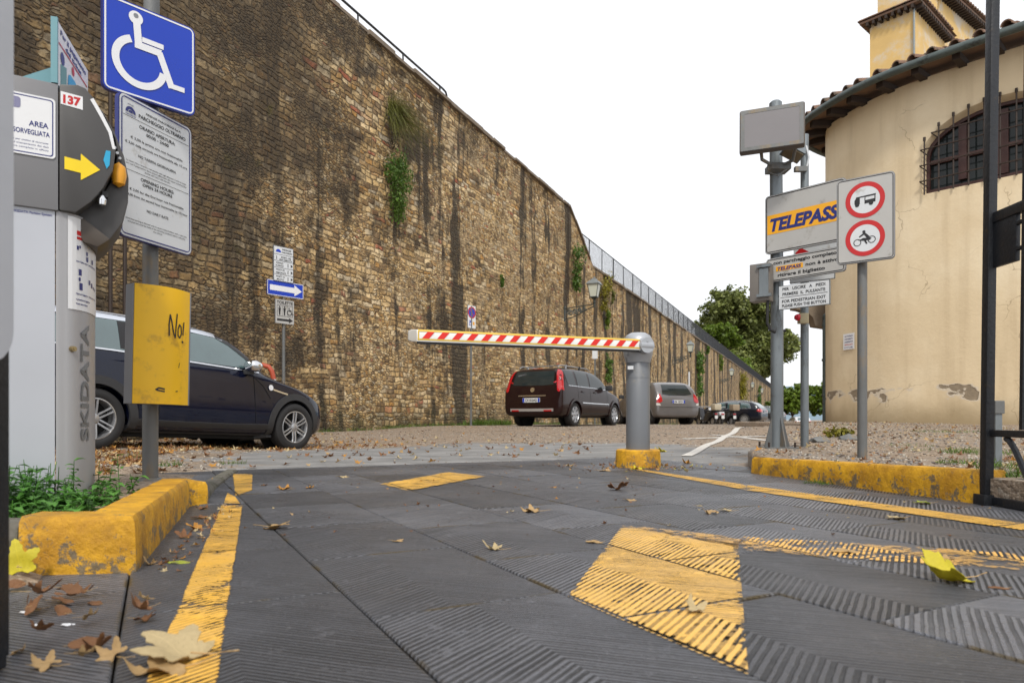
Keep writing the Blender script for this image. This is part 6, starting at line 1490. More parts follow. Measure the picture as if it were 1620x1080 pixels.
for vw in ('right', 'left'):
    for P in ([(.42, 1.06), (.34, 1.38), (.80, 1.425), (.86, 1.05)], [(.96, 1.045), (.92, 1.42), (1.60, 1.432), (1.62, 1.03)], [(1.70, 1.03), (1.69, 1.432), (2.05, 1.42), (2.30, 1.34), (2.72, 1.08), (2.78, 1.01)]): c.drape('side_window', P, M['glass'], vw, .005)
    for ax in (0, 1): c.ring('wheel_arch', ax, c.r+.040, c.r+.10, M['p_brown'], vw, -5, 185, .022, .03); 
    c.line('chrome_side_strip', [(1.15, .615), (1.9, .605), (2.8, .60)], .02, M['chrome'], vw, .014)
    c.line('chrome_belt_strip', [(.44, 1.035), (1.2, 1.022), (2.0, 1.010), (2.75, .990)], .014, M['chrome'], vw, .010)
    c.drape('sill_cladding', [(1.13, .25), (1.13, .34), (2.90, .34), (2.90, .25)], M['plastic'], vw, .012, .08, None, .015)
    for P in ([(.93, 1.03), (.94, .65), (1.10, .50)], [(1.65, 1.0), (1.66, .30)], [(2.72, .98), (2.74, .30)]): c.line('door_seam', P, .008, M['dark'], vw, .004)
    for x in (1.12, 1.86): c.line('door_handle', [(x, .90), (x+.17, .895)], .028, M['p_brown'], vw, .025, None, .02)
    sg = -1 if vw == 'right' else 1
    g = MB(); g.box((2.58-c.x0, sg*.97, 1.04), (.09, .20, .15)); g.build('wing_mirror', M['plastic'], c.T, smooth=50, bevel=.03)
c.drape('windscreen', [(-.62, 1.05), (-.56, 1.42), (.56, 1.42), (.62, 1.05)], M['glass'], 'front', .005)
c.drape('rear_window', [(-.60, 1.05), (-.55, 1.40), (.55, 1.40), (.60, 1.05), (.3, 1.03), (-.3, 1.03)], M['glass'], 'rear', .006)
for sy in (-1, 1):
    c.drape('tail_light', [(sy*.70, .90), (sy*.675, 1.10), (sy*.63, 1.30), (sy*.60, 1.43), (sy*.645, 1.42), (sy*.70, 1.25), (sy*.765, 1.05), (sy*.80, .93), (sy*.76, .86)], M['tail'], 'rear', .012, .05)
    c.drape('tail_light_side', [(.08, .92), (.09, 1.08), (.17, 1.28), (.28, 1.42), (.33, 1.42), (.24, 1.22), (.19, 1.02), (.17, .90)], M['tail'], 'right' if sy < 0 else 'left', .010, .05)
c.drape('bumper_strip', [(-.62, .385), (-.62, .455), (.62, .455), (.62, .385)], pm('grey_bumper_insert', (.28, .26, .25), .5), 'rear', .016, .08, None, .01)
for sy in (-1, 1): c.drape('rear_reflector', [(sy*.36, .385), (sy*.36, .42), (sy*.58, .42), (sy*.58, .385)], M['tail'], 'rear', .022, .08)
c.line('chrome_hatch_strip', [(-.40, .775), (.40, .775)], .028, M['chrome'], 'rear', .012)
def nplate(c, z, s_, w_=.50, h_=.11, off=.03, yc=0.0):
    h = c.bv.ray_cast(Vector((-3, yc, z)), Vector((1, 0, 0))); x = h[0].x-off
    g = MB(Matrix(((0, 1, 0, x), (-1, 0, 0, yc+w_/2), (0, 0, 1, z-h_/2), (0, 0, 0, 1)))); g.prism(rr(0, 0, w_, h_, .012), 0, .012); P = g.build('number_plate', M['plate'], c.T, smooth=0)
    g = MB(g.M); text(g, s_, w_/2, .020, h_*.62, -.002, w_*.70, .03); g.build('plate_lettering', M['black'], P, smooth=0)
    g = MB(g.M)
    for x0_ in (0.004, w_-.054): g.flat([(x0_, .004), (x0_+.05, .004), (x0_+.05, h_-.004), (x0_, h_-.004)], -.002)
    g.build('plate_blue_bands', M['blue'], P, smooth=0)
nplate(c, .665, 'CX 810AD')
c.drape('badge', circ(0, .925, .06, 18), M['chrome'], 'rear', .010); c.drape('spoiler_light', [(-.16, 1.455), (-.16, 1.475), (.16, 1.475), (.16, 1.455)], M['tail'], 'rear', .012)
for i, s_ in enumerate((.75, 1.55)):
    g = MB(); x = s_-c.x0; g.tube([(x, -.60, 1.565), (x, .60, 1.565)], .014, 8)
    for sy in (-1, 1): g.box((x, sy*.56, 1.525), (.06, .05, .09))
    g.build('roof_bar', M['plastic'] if i else M['alloy'], c.T)
for sy in (-1, 1): g = MB(); g.tube([(.35-c.x0, sy*.56, 1.50), (.5-c.x0, sy*.56, 1.555), (2.0-c.x0, sy*.565, 1.550), (2.2-c.x0, sy*.56, 1.48)], .014, 8); g.build('roof_rail', M['alloy'], c.T)
c.box('underbody', (2.0, 0, .27), (3.2, 1.3, .10), M['dark'], bevel=.01)

# ---- warm silver small hatchback
st = [(0.0, .36, .66, .62, .55), (.03, .28, .84, .78, .75), (.09, .25, 1.00, .82, .90), (.22, .24, 1.22, .835, .96), (.42, .235, 1.42, .84, .985), (.62, .235, 1.485, .842, .985), (1.2, .235, 1.52, .845, .97), (1.8, .235, 1.50, .845, .95), (2.25, .235, 1.38, .845, .94), (2.65, .235, 1.17, .84, .93), (3.0, .235, .985, .83, .90), (3.3, .235, .88, .81, .80), (3.6, .25, .74, .75, .66), (3.78, .30, .60, .62, .52)]
hd = Vector((-.27, .96)).normalized(); pr = Vector((5.50, 23.9))
c = Car('hatchback', 'warm silver grey hatchback seen from behind, half hidden by the barrier post', (pr.x, pr.y, gp(5.4, 23.8)-.01), hd, st, M['p_grey'], 1.69, (.66, 3.11), .29, .18, tum=.26, style='spoke', nsp=6)
for vw in ('right', 'left'):
    for P in ([(.66, 1.08), (.66, 1.36), (1.0, 1.40), (1.0, 1.06)], [(1.06, 1.05), (1.06, 1.41), (1.62, 1.41), (1.66, 1.03)], [(1.74, 1.03), (1.70, 1.41), (2.0, 1.36), (2.60, 1.07), (2.66, 1.0)]): c.drape('side_window', P, M['glasst'], vw, .005)
    for P in ([(1.03, 1.03), (1.05, .35)], [(1.70, 1.0), (1.71, .30)], [(2.66, .98), (2.66, .30)]): c.line('door_seam', P, .009, M['dark'], vw, .004)
    sg = -1 if vw == 'right' else 1
    g = MB(); g.box((2.52-c.x0, sg*.95, 1.02), (.10, .20, .14)); g.build('wing_mirror', M['plastic'], c.T, smooth=50, bevel=.03)
    for ax in (0, 1): c.ring('wheel_arch', ax, c.r+.040, c.r+.07, M['p_grey'], vw, -5, 185, .012, .02)
c.drape('rear_window', [(-.56, 1.04), (-.47, 1.38), (.47, 1.38), (.56, 1.04), (.3, 1.00), (-.3, 1.00)], M['glass'], 'rear', .006)
c.drape('windscreen', [(-.60, 1.0), (-.54, 1.40), (.54, 1.40), (.60, 1.0)], M['glass'], 'front', .005)
for sy in (-1, 1): c.drape('tail_light', [(sy*.60, .80), (sy*.60, .93), (sy*.64, 1.06), (sy*.74, .98), (sy*.80, .76), (sy*.70, .74)], M['tail'], 'rear', .012, .05); c.drape('light_surround', [(sy*.66, .66), (sy*.70, .73), (sy*.80, .745), (sy*.80, .66)], M['clearlens'], 'rear', .009, .05)
nplate(c, .79, 'DB 187JV', .48); c.line('wiper', [(-.02, 1.05), (-.38, 1.02)], .022, M['black'], 'rear', .02); c.line('bumper_seam', [(-.70, .60), (.70, .60)], .012, M['p_dk'], 'rear', .006)
c.box('underbody', (1.9, 0, .25), (3.0, 1.3, .10), M['dark'], bevel=.01)

# ---- dark estate car
st = [(0.0, .36, .70, .66, .6), (.03, .28, .90, .82, .82), (.14, .25, 1.02, .865, .92), (.34, .24, 1.22, .87, .95), (.58, .235, 1.37, .875, .955), (.8, .235, 1.405, .88, .95), (1.5, .235, 1.43, .882, .94), (2.3, .235, 1.42, .882, .92), (2.75, .235, 1.33, .882, .91), (3.15, .235, 1.12, .88, .90), (3.45, .235, .965, .875, .88), (3.9, .235, .89, .86, .82), (4.25, .24, .80, .83, .72), (4.5, .27, .68, .76, .6), (4.6, .33, .58, .64, .5)]
hd = Vector((-.82, .57)).normalized(); pr = Vector((14.4, 41.6))
def estate(name, label, pr, hd, paint, zoff=0.0):
    c = Car(name, label, (pr.x, pr.y, gp(pr.x, pr.y)-.01+zoff), hd, st, paint, 1.77, (.98, 3.63), .325, .20, tum=.26, style='spoke', nsp=9)
    for vw in ('right', 'left'):
        for P in ([(.62, 1.0), (.72, 1.25), (1.20, 1.31), (1.24, .99)], [(1.32, .99), (1.30, 1.32), (1.98, 1.33), (2.02, .98)], [(2.12, .98), (2.10, 1.33), (2.55, 1.30), (2.85, 1.19), (3.20, .97)]): c.drape('side_window', P, M['glasst'], vw, .005)
        c.line('window_trim', [(.60, 1.02), (.72, 1.27), (1.3, 1.345), (2.3, 1.345), (2.8, 1.24)], .022, M['alloy'], vw, .008); c.line('belt_strip', [(.58, .975), (2.0, .96), (3.2, .945)], .018, M['alloy'], vw, .008)
        sg = -1 if vw == 'right' else 1
        for P in ([(1.28, .96), (1.34, .5)], [(2.06, .95), (2.07, .30)], [(3.16, .93), (3.14, .30)]): c.line('door_seam', P, .009, M['dark'], vw, .004)
        g = MB(); g.box((2.98-c.x0, sg*.98, .99), (.10, .18, .12)); g.build('wing_mirror', paint, c.T, smooth=50, bevel=.03)
        for ax in (0, 1): c.ring('wheel_arch', ax, c.r+.040, c.r+.08, paint, vw, -5, 185, .012, .02)
    c.drape('rear_window', [(-.60, 1.00), (-.50, 1.30), (.50, 1.30), (.60, 1.00)], M['glasst'], 'rear', .006); c.drape('windscreen', [(-.64, 1.0), (-.56, 1.36), (.56, 1.36), (.64, 1.0)], M['glass'], 'front', .005)
    for sy in (-1, 1):
        c.drape('tail_light', [(sy*.48, .80), (sy*.48, .92), (sy*.84, .92), (sy*.84, .76), (sy*.60, .76)], M['tail'], 'rear', .012, .05); c.drape('tail_light_side', [(.04, .78), (.05, .93), (.20, .92), (.26, .82), (.12, .76)], M['tail'], 'right' if sy < 0 else 'left', .010, .05)
        g = MB(); g.tube([(.85-c.x0, sy*.60, 1.40), (.95-c.x0, sy*.60, 1.455), (2.4-c.x0, sy*.61, 1.46), (2.55-c.x0, sy*.6, 1.41)], .014, 6); g.build('roof_rail', M['alloy'], c.T)
    nplate(c, .80, 'CP 452ZR', .46); c.box('underbody', (2.3, 0, .25), (3.6, 1.3, .10), M['dark'], bevel=.01); return c
estate('estate_car', 'dark blue black estate car with roof rails parked nose to the wall', pr, hd, M['p_black'])
estate('estate_car', 'dark car just beyond the estate car, mostly hidden behind the thick grey pole', Vector((19.1, 50.5)), hd, M['p_dk'])
estate('estate_car', 'far pale car at the end of the yard seen between the two grey poles', Vector((32.2, 76)), Vector((.15, .99)), M['p_white'], -.0)

# ---- scooters parked in front of the estate car
def scooter(loc, yaw, label, box, bodym):
    T = thing('scooter', loc, label, 'scooter', 'scooters by the estate car', yaw)
    for x in (-.62, .62):
        g = MB(Matrix.Translation((x, 0, .25))@Matrix.Rotation(math.radians(90), 4, 'X')); g.lathe([(.16, -.05), (.23, -.055), (.25, -.02), (.25, .02), (.23, .055), (.16, .05), (.16, -.05)], 24); wl = g.build('wheel', M['rubber'], T)
        g = MB(Matrix.Translation((x, 0, .25))@Matrix.Rotation(math.radians(90), 4, 'X')); g.lathe([(0, -.04), (.165, -.03), (.165, .03), (0, .04)], 18); g.build('rim', M['alloy'], wl)
    g = MB(); P = [(-.85, .55), (-.80, .74), (-.30, .72), (-.10, .62), (-.02, .34), (.28, .32), (.42, .95), (.52, .98), (.62, .58), (.82, .50), (.80, .42), (.56, .44), (.42, .24), (-.30, .22), (-.50, .45)]
    g.prism(P, -.15, .15); g.build('body', bodym, T, smooth=40, bevel=.03)
    g = MB(); g.box((-.42, 0, .78), (.75, .26, .09)); g.build('seat', M['plastic'], T, bevel=.03, smooth=40)
    g = MB(); g.tube([(.44, -.32, 1.03), (.50, -.1, 1.02), (.50, .1, 1.02), (.44, .32, 1.03)], .018, 8); g.cyl((.52, 0, .9), (.62, 0, .25), .025, n=8); g.build('handlebar', M['alloy'], T)
    for sy in (-1, 1): g = MB(); g.cyl((.47, sy*.24, 1.03), (.44, sy*.30, 1.18), .008, n=6); g.lathe([(0, -.01), (.05, -.006), (.05, .006), (0, .01)], 12, Matrix.Translation((.44, sy*.31, 1.2))@Matrix.Rotation(math.radians(90), 4, 'Y')); g.build('mirror', M['plastic'], T)
    g = MB(); g.ring([[(x, y, z) for y, z in ((-.2, 0), (.2, 0), (.2, .0), (-.2, .0))] for x, z in ((.5, 1.0),)]) if False else None
    if box: g = MB(); g.box((-.90, 0, .98), (.38, .42, .33)); tc_ = g.build('top_case', box, T, smooth=40, bevel=.05)
    g = MB(); g.box((-.90, 0, .62), (.05, .16, .07)); g.build('tail_light', M['tail'], T, smooth=40, bevel=.01)
    g = MB(); g.box((-.92, 0, .45), (.02, .17, .17)); g.build('number_plate', M['plate'], T, smooth=0)
    return T
for (px, Y_, yaw, lab, bx_, bm_) in ((1117, 37, 1.9, 'scooter with a cream top case, nearest the silver hatchback', pm('cream_top_case', (.45, .40, .30), .5), M['p_dk']), (1131, 37.5, 1.75, 'middle scooter with light silver bodywork and no top case', None, M['p_white']), (1147, 38, 1.85, 'scooter with a beige top case in front of the estate car', pm('beige_top_case', (.30, .24, .17), .5), M['p_dk'])):
    x = (px-810)/1080*Y_; scooter((x, Y_, gp(x, Y_)-.05), yaw, lab, bx_, bm_)
# ================================================================ LEAVES, WEEDS, LITTER
def leafm(name, c1, c2):
    m, t, b = newmat(name); O = t.obj(); r = t.n('ShaderNodeObjectInfo').outputs['Random']
    c = t.mix(t.noise(O, 22, 4, .65), c1, c2); U = t.sep(O)
    vein = t.m('ABSOLUTE', U[0]); c = t.mix(t.sm(vein, .0, .0035, .5, 0), c, tuple(min(1, k*1.5) for k in c2))
    c = t.mix(t.sm(t.noise(O, 45, 4, .7), .58, .7, 0, .6), c, tuple(k*.35 for k in c1))
    t.put(b.inputs['Base Color'], c); b.inputs['Roughness'].default_value = .6; b.inputs['Subsurface Weight'].default_value = 0
    t.put(b.inputs['Normal'], t.bump(t.noise(O, 60, 3, .6), .5, .002))
    tr = t.n('ShaderNodeBsdfTranslucent'); t.put(tr.inputs[0], c); mx_ = t.n('ShaderNodeMixShader'); mx_.inputs[0].default_value = .2
    out = m.node_tree.nodes['Material Output']; t.t.links.new(b.outputs[0], mx_.inputs[1]); t.t.links.new(tr.outputs[0], mx_.inputs[2]); t.t.links.new(mx_.outputs[0], out.inputs[0])
    return m
LM = {'tan': leafm('tan_dry_leaf', (.36, .22, .09), (.55, .38, .18)), 'pale': leafm('pale_dry_leaf', (.42, .32, .17), (.60, .48, .26)), 'yellow': leafm('yellow_leaf', (.50, .42, .015), (.66, .56, .03)),
      'orange': leafm('orange_brown_leaf', (.38, .17, .03), (.55, .28, .05)), 'brown': leafm('brown_dry_leaf', (.15, .065, .025), (.28, .13, .05)), 'green': leafm('lime_leaf', (.35, .42, .04), (.45, .50, .06))}
def leaf_mesh(seed, curl=.35, lobes=5, simple=False):
    """plane tree leaf about 1 unit wide, 3D curled sheet with thickness"""
    r_ = random.Random(seed); out = []
    if simple:
        for k in range(18):
            a_ = 2*math.pi*k/18; out.append((.28*math.sin(a_), .5*math.cos(a_)))
    else:
        for (ang, L_) in ((-118, .52), (-58, .74), (0, .95), (58, .74), (118, .52)):
            a_ = math.radians(ang); L_ *= r_.uniform(.88, 1.1); w_ = .15
            d = Vector((math.sin(a_), math.cos(a_))); n_ = Vector((d.y, -d.x))
            for f, ww in ((.52, -1.75), (.66, -1.9), (.72, -1.25), (.86, -1.05), (1, 0), (.86, 1.05), (.72, 1.25), (.66, 1.9), (.52, 1.75)): p = d*L_*f*r_.uniform(.95, 1.05)+n_*w_*ww*.62; out.append((p.x, p.y))
        out.append((.05, -.18)); out.append((-.05, -.18))
        out = [(x*.62, y*.62) for x, y in out]
    bm = bmesh.new(); vs_ = [bm.verts.new((x, y, 0)) for x, y in out]; f = bm.faces.new(vs_)
    bmesh.ops.triangulate(bm, faces=[f])
    for k in (0, 1):
        for c in np.arange(-.55, .65, .12):
            no = Vector((1, 0, 0)) if k == 0 else Vector((0, 1, 0)); bmesh.ops.bisect_plane(bm, geom=bm.verts[:]+bm.edges[:]+bm.faces[:], plane_co=no*c, plane_no=no)
    o1, o2 = r_.uniform(0, 9), r_.uniform(0, 9)
    for v in bm.verts:
        x, y = v.co.x, v.co.y
        z = curl*(.55*(abs(x)**1.6)*1.4+.5*max(0, y-.1)**2*2.0*r_.uniform(.95, 1.0)+.35*max(0, -y)**2)+.09*mnoise.noise(Vector((x*3+o1, y*3+o2, 0)))*(1+curl)
        v.co.z = z+.03
    bmesh.ops.solidify(bm, geom=bm.faces[:], thickness=.012)
    me = bpy.data.meshes.new('leaf'); bm.to_mesh(me)
    bm.free(); me.polygons.foreach_set('use_smooth', [True]*len(me.polygons)); me.set_sharp_from_angle(angle=math.radians(50)); return me
LMESH = [leaf_mesh(1, .35), leaf_mesh(2, .8), leaf_mesh(3, 1.3), leaf_mesh(4, .6), leaf_mesh(5, .3, simple=True), leaf_mesh(6, 1.6)]
_lm = {}
def leaf(px, py, wpx, kind, mesh, label, rz=None, tilt=(0, 0), z0=0.0, group=None, flat=1.0, pos=None):
    p = pos or at(px, py, z0); s_ = wpx*p.y/1080 if pos is None else wpx
    key = (kind, mesh)
    if key not in _lm: me = LMESH[mesh].copy(); me.materials.clear(); me.materials.append(LM[kind]); _lm[key] = me
    T = thing('fallen_leaf', tuple(p), label, 'leaf', group)
    o = bpy.data.objects.new('blade', _lm[key]); COL.objects.link(o); o.parent = T
    rnd_ = random.Random(int(px*7+py*13)); rz = rnd_.uniform(0, 6.28) if rz is None else math.radians(rz)
    o.rotation_euler = (math.radians(tilt[0]), math.radians(tilt[1]), 0); o.scale = (s_, s_, s_*flat); T.rotation_euler = (0, 0, rz)
    g = MB(); g.tube([(0, -.10*s_, .03*s_), (0, -.38*s_, .05*s_), (.05*s_, -.50*s_, .07*s_), (.10*s_, -.62*s_, .08*s_)], [.010*s_, .008*s_, .007*s_, .010*s_], 5); g.build('stalk', LM['tan'], T)
    return T
G = 'dry leaves scattered on the paving'
leaf(290, 1034, 155, 'pale', 3, 'large pale crumpled leaf lying across the yellow line at the bottom left', 70, (4, -6), .012)
leaf(265, 1062, 120, 'tan', 1, 'tan leaf tucked under the large pale leaf at the bottom left', 120, (8, 3))
leaf(1508, 917, 105, 'yellow', 2, 'big bright yellow leaf with a long stalk on the grey paving at the right', 95, (2, -12))
leaf(1100, 965, 58, 'pale', 1, 'pale yellow leaf standing on the worn yellow paint block', 20, (25, 20), .006)
leaf(433, 835, 56, 'tan', 3, 'tan leaf lying across the dark paving joint, right of the left yellow line', 250)
leaf(845, 809, 42, 'tan', 1, 'curled tan leaf in the middle of the paving, below the barrier arm', 80)
leaf(975, 774, 40, 'brown', 2, 'curled brown leaf on the paving in front of the yellow barrier base', 200)
leaf(998, 792, 26, 'tan', 0, 'flat tan leaf just below the curled brown one before the barrier base')
leaf(1125, 811, 34, 'tan', 1, 'left of two tan leaves touching each other in the middle right of the paving', 140); leaf(1150, 808, 28, 'pale', 0, 'paler right one of two touching leaves in the middle right of the paving', 60)
leaf(1420, 820, 40, 'pale', 0, 'small whitish leaf on the paving right of the pole with the ban sign', 95)
leaf(1463, 796, 34, 'green', 0, 'flat yellow green leaf by the foot of the long yellow kerb', 80)
leaf(1220, 748, 26, 'orange', 4, 'narrow orange leaf leaning on the left end of the long yellow kerb', 40, (0, 35))
leaf(1338, 874, 46, 'tan', 4, 'long narrow tan leaf on the scratched yellow paint at the right', 88)
leaf(1497, 886, 46, 'tan', 1, 'dull tan leaf fragment just above the big bright yellow leaf', 30, flat=.6)
leaf(785, 869, 38, 'pale', 5, 'small curled leaf with a white edge in the centre of the paving', 70, flat=.7)
leaf(628, 856, 24, 'tan', 0, 'faint small tan leaf on the paving between the two front yellow marks')
leaf(940, 858, 28, 'tan', 4, 'tan sliver of leaf at the upper left corner of the yellow paint block', 75)
leaf(452, 774, 30, 'orange', 1, 'orange leaf on the paving right of the top of the left yellow line', 60); leaf(490, 772, 18, 'orange', 1, 'little orange leaf right of the bigger orange one near the gravel edge')
leaf(543, 755, 24, 'pale', 0, 'pale leaf at the top left of the paving close to the gravel'); leaf(417, 768, 14, 'brown', 1, 'tiny brown leaf beside the top of the left yellow line')
leaf(335, 765, 17, 'orange', 5, 'small curled orange leaf between the left kerb and the yellow line', 20); leaf(322, 805, 24, 'brown', 1, 'upper brown leaf in the gutter beside the left kerb'); leaf(312, 837, 30, 'orange', 2, 'orange brown leaf touching the left yellow line beside the kerb', 100)
leaf(292, 850, 34, 'brown', 2, 'reddish brown crumpled leaf at the foot of the left kerb', 30); leaf(318, 819, 34, 'brown', 0, 'flat brown leaf beside the left kerb just above the orange one', 85)
leaf(283, 890, 36, 'green', 4, 'slender lime green leaf lying left of the yellow line', 88, flat=.5); leaf(240, 893, 26, 'tan', 5, 'pinkish tan leaf at the corner of the left yellow kerb')
leaf(1010, 742, 26, 'yellow', 1, 'yellow leaf in front of the barrier base'); leaf(955, 745, 26, 'tan', 0, 'flat tan leaf left of the barrier base'); leaf(900, 737, 18, 'tan', 1, 'small leaf near the grey apron left of the barrier base')
leaf(875, 771, 14, 'orange', 0, 'tiny orange leaf in the upper middle of the paving'); leaf(1088, 733, 18, 'orange', 5, 'rounded orange leaf right of the barrier base at the gravel edge')
leaf(1049, 716, 26, 'yellow', 2, 'bright yellow leaf directly right of the barrier base', 60, (0, 20)); leaf(985, 769, 18, 'brown', 5, 'small dark leaf beside the curled brown leaf before the barrier')
leaf(1105, 800, 14, 'pale', 0, 'tiny pale leaf above the two touching leaves', flat=.5); leaf(1580, 930, 30, 'brown', 4, 'thin brown twiggy leaf at the right edge', 70, flat=.4)
leaf(150, 955, 30, 'brown', 4, 'small brown leaf alone on the paving left of the mossy joint', 60)
p_ = Vector((-1.155, 1.60, .035)); leaf(0, 0, .12, 'yellow', 3, 'big bright yellow leaf leaning against the front of the left yellow kerb', 30, (55, -10), pos=p_)
rl_ = random.Random(9)
for k in range(22):      # brown pile by the gate foot
    y = rl_.uniform(.98, 1.58); xr = -.725*y; x = xr+rl_.uniform(.0, .15)*y+(.0 if k % 3 else .06)
    if x > -.63 and y < 1.2: x = -.7
    if y > 1.5: x -= .08
    T = leaf(k*31, k*17, rl_.uniform(.035, .07), 'brown' if k % 4 else 'tan', (1, 2, 4, 5)[k % 4], 'dry brown leaf in the heap between the left gate and the yellow kerb', None, (rl_.uniform(-25, 30), rl_.uniform(-30, 30)), group='brown leaves heaped by the left gate', pos=Vector((x, y, rl_.uniform(.0, .03))))
# small stones / scraps of paper
g = MB(); 
for (px, py, w_) in ((37, 970, 10), (55, 990, 8), (104, 990, 12), (115, 989, 6)):
    p = at(px, py); r = w_*p.y/1080/2
    g.add([tuple(p+Vector((r*1.3*math.cos(a_), r*math.sin(a_), .002+.35*r*(k % 2)))) for k, a_ in enumerate(np.linspace(0, 6.283, 8)[:-1])], [tuple(range(7))])
tag(g.build('paper_scraps', M['white'], smooth=0), 'tiny white scraps of paper among the dry leaves at the lower left', 'litter', kind='stuff')

# leaf litter, pebbles and grit as stuff
def surf(x, y):
    p, q = D.x*x+D.y*y, N.x*x+N.y*y
    if x > lx(y) and .6 < y < 19: return vz(x, y)
    if in_paving(p, q): return 0.0
    return gsurf(x, y)
WN2 = lambda x, y: (x-WO.x)*WNn.x+(y-WO.y)*WNn.y       # distance from the wall
lv = [(math.sin(a_)*r_, math.cos(a_)*r_) for a_, r_ in zip(np.linspace(0, 2*math.pi, 11)[:-1], (1, .45, .9, .4, .75, .25, .75, .4, .9, .45))]
def litter(name, n, area, size, mats, label, seed, dens=None):
    r_ = random.Random(seed); g = MB(); c = 0; tries = 0
    while c < n and tries < n*12:
        tries += 1; x, y = area(r_)
        if dens and r_.random() > dens(x, y): continue
        z = surf(x, y); s_ = size*r_.uniform(.4, 1.15)
        R_ = Matrix.Rotation(r_.uniform(0, 6.28), 4, 'Z')@Matrix.Rotation(r_.gauss(0, .35), 4, 'X')@Matrix.Rotation(r_.gauss(0, .35), 4, 'Y')
        k = r_.uniform(.1, .6); P = [(u*s_*.5, v*s_*.6, s_*k*(u*u)) for u, v in lv]; C_ = (0, 0, 0)
        o = len(g.v); T_ = Matrix.Translation((x, y, z+s_*.10))@R_; g.cur = r_.randrange(len(mats))
        g.add(P+[C_], [(i, (i+1) % 10, 10) for i in range(10)], T_); c += 1
    o = g.build(name, mats, smooth=0); return tag(o, label, 'leaf litter', kind='stuff')
LMS = [LM['tan'], LM['brown'], LM['orange'], LM['pale'], LM['brown'], LM['brown']]
def a_left(r_): y = r_.uniform(3.0, 17); return (r_.uniform(-.78*y, .12*y), y)
def d_left(x, y):
    p, q = D.x*x+D.y*y, N.x*x+N.y*y
    w_ = WN2(x, y)
    if in_paving(p, q) or w_ < .1: return 0
    ap = ((q-3.1)/3.2)**2+((p-6.3)/2.8)**2
    if ap < 1: return .05
    return max(.05, min(1, (1.0-(q+.5)*.22)))*(.35 if y > 11 else 1)*(1.0 if mnoise.noise(Vector((x*1.5, y*1.5, 0))) > -.1 else .35)
litter('leaf_litter', 3000, a_left, .085, LMS, 'dry brown and orange leaves strewn over the gravel round the dark blue car', 1, d_left)
def a_right(r_): y = 3.1+(r_.random()**1.4)*13; return (lx(y)+.05+r_.random()**1.2*(1.5+y*.4), y)
litter('leaf_litter', 750, a_right, .065, LMS+[LM['brown']], 'dry leaves scattered over the gravel below the ochre building', 2, lambda x, y: 1.0 if mnoise.noise(Vector((x*1.2, y*1.2, 7))) > 0 else .3)
litter('leaf_litter', 260, lambda r_: (r_.uniform(-1.2, 2.4), r_.uniform(2.2, 7.2)), .022, LMS, 'crumbs of dry leaf on the grey paving', 3)
litter('leaf_litter', 170, lambda r_: (1.0+r_.gauss(0, .32), 5.35+r_.gauss(0, .22)), .04, LMS+[LM['yellow']], 'small leaves gathered round the yellow barrier base', 4)
litter('leaf_litter', 90, lambda r_: (-.90-(lambda t_: t_*.36)(0)-.03*0+r_.uniform(.01, .12), 1.7) if False else (lambda t_: (-.90-.37*t_+abs(r_.gauss(0, .035)), 1.7+1.3*t_))(r_.random()), .026, LMS, 'crumbled leaves along the foot of the left yellow kerb', 5)
litter('leaf_litter', 420, lambda r_: (r_.uniform(-2.3, -1.1), r_.uniform(2.0, 3.4)), .05, LMS, 'leaves on the soil of the raised island round the sign pole', 6, lambda x, y: 0 if x > -1.0-(y-1.74)*.345-.12 else 1)
def pebbles(name, n, area, s0_, label, seed, mats):
    r_ = random.Random(seed); g = MB()
    for _ in range(n):
        x, y = area(r_); p, q = D.x*x+D.y*y, N.x*x+N.y*y
        if in_paving(p, q) and x < lx(y): continue
        if WN2(x, y) < .05 or ((q-3.1)/3.0)**2+((p-6.3)/2.6)**2 < .75: continue
        z = surf(x, y); s_ = s0_*r_.uniform(.4, 1.3); g.cur = r_.randrange(len(mats)); a0 = r_.uniform(0, 6)
        V = [(x+s_*math.cos(a0+k*2.094), y+s_*math.sin(a0+k*2.094), z-s_*.2) for k in range(3)]+[(x+s_*.75*math.cos(a0+1+k*2.094), y+s_*.75*math.sin(a0+1+k*2.094), z+s_*.5) for k in range(3)]
        g.add(V, [(3, 4, 5), (0, 1, 3), (1, 4, 3), (1, 2, 4), (2, 5, 4), (2, 0, 5), (0, 3, 5)])
    o = g.build(name, mats, smooth=0); return tag(o, label, 'pebbles', kind='stuff')
PB = [pm('pebble_tan', (.30, .23, .16), .8), pm('pebble_grey', (.22, .21, .20), .8), pm('pebble_dark', (.09, .07, .055), .8), pm('pebble_pale', (.42, .38, .32), .8)]
pebbles('pebbles', 9000, a_left, .014, 'fine tan gravel in front of the stone wall', 11, PB)
pebbles('pebbles', 7000, a_right, .013, 'fine tan gravel on the raised verge behind the right kerb', 12, PB)
pebbles('pebbles', 5000, lambda r_: (r_.uniform(0, 9), r_.uniform(7, 22)), .016, 'fine gravel across the middle of the yard', 13, PB)

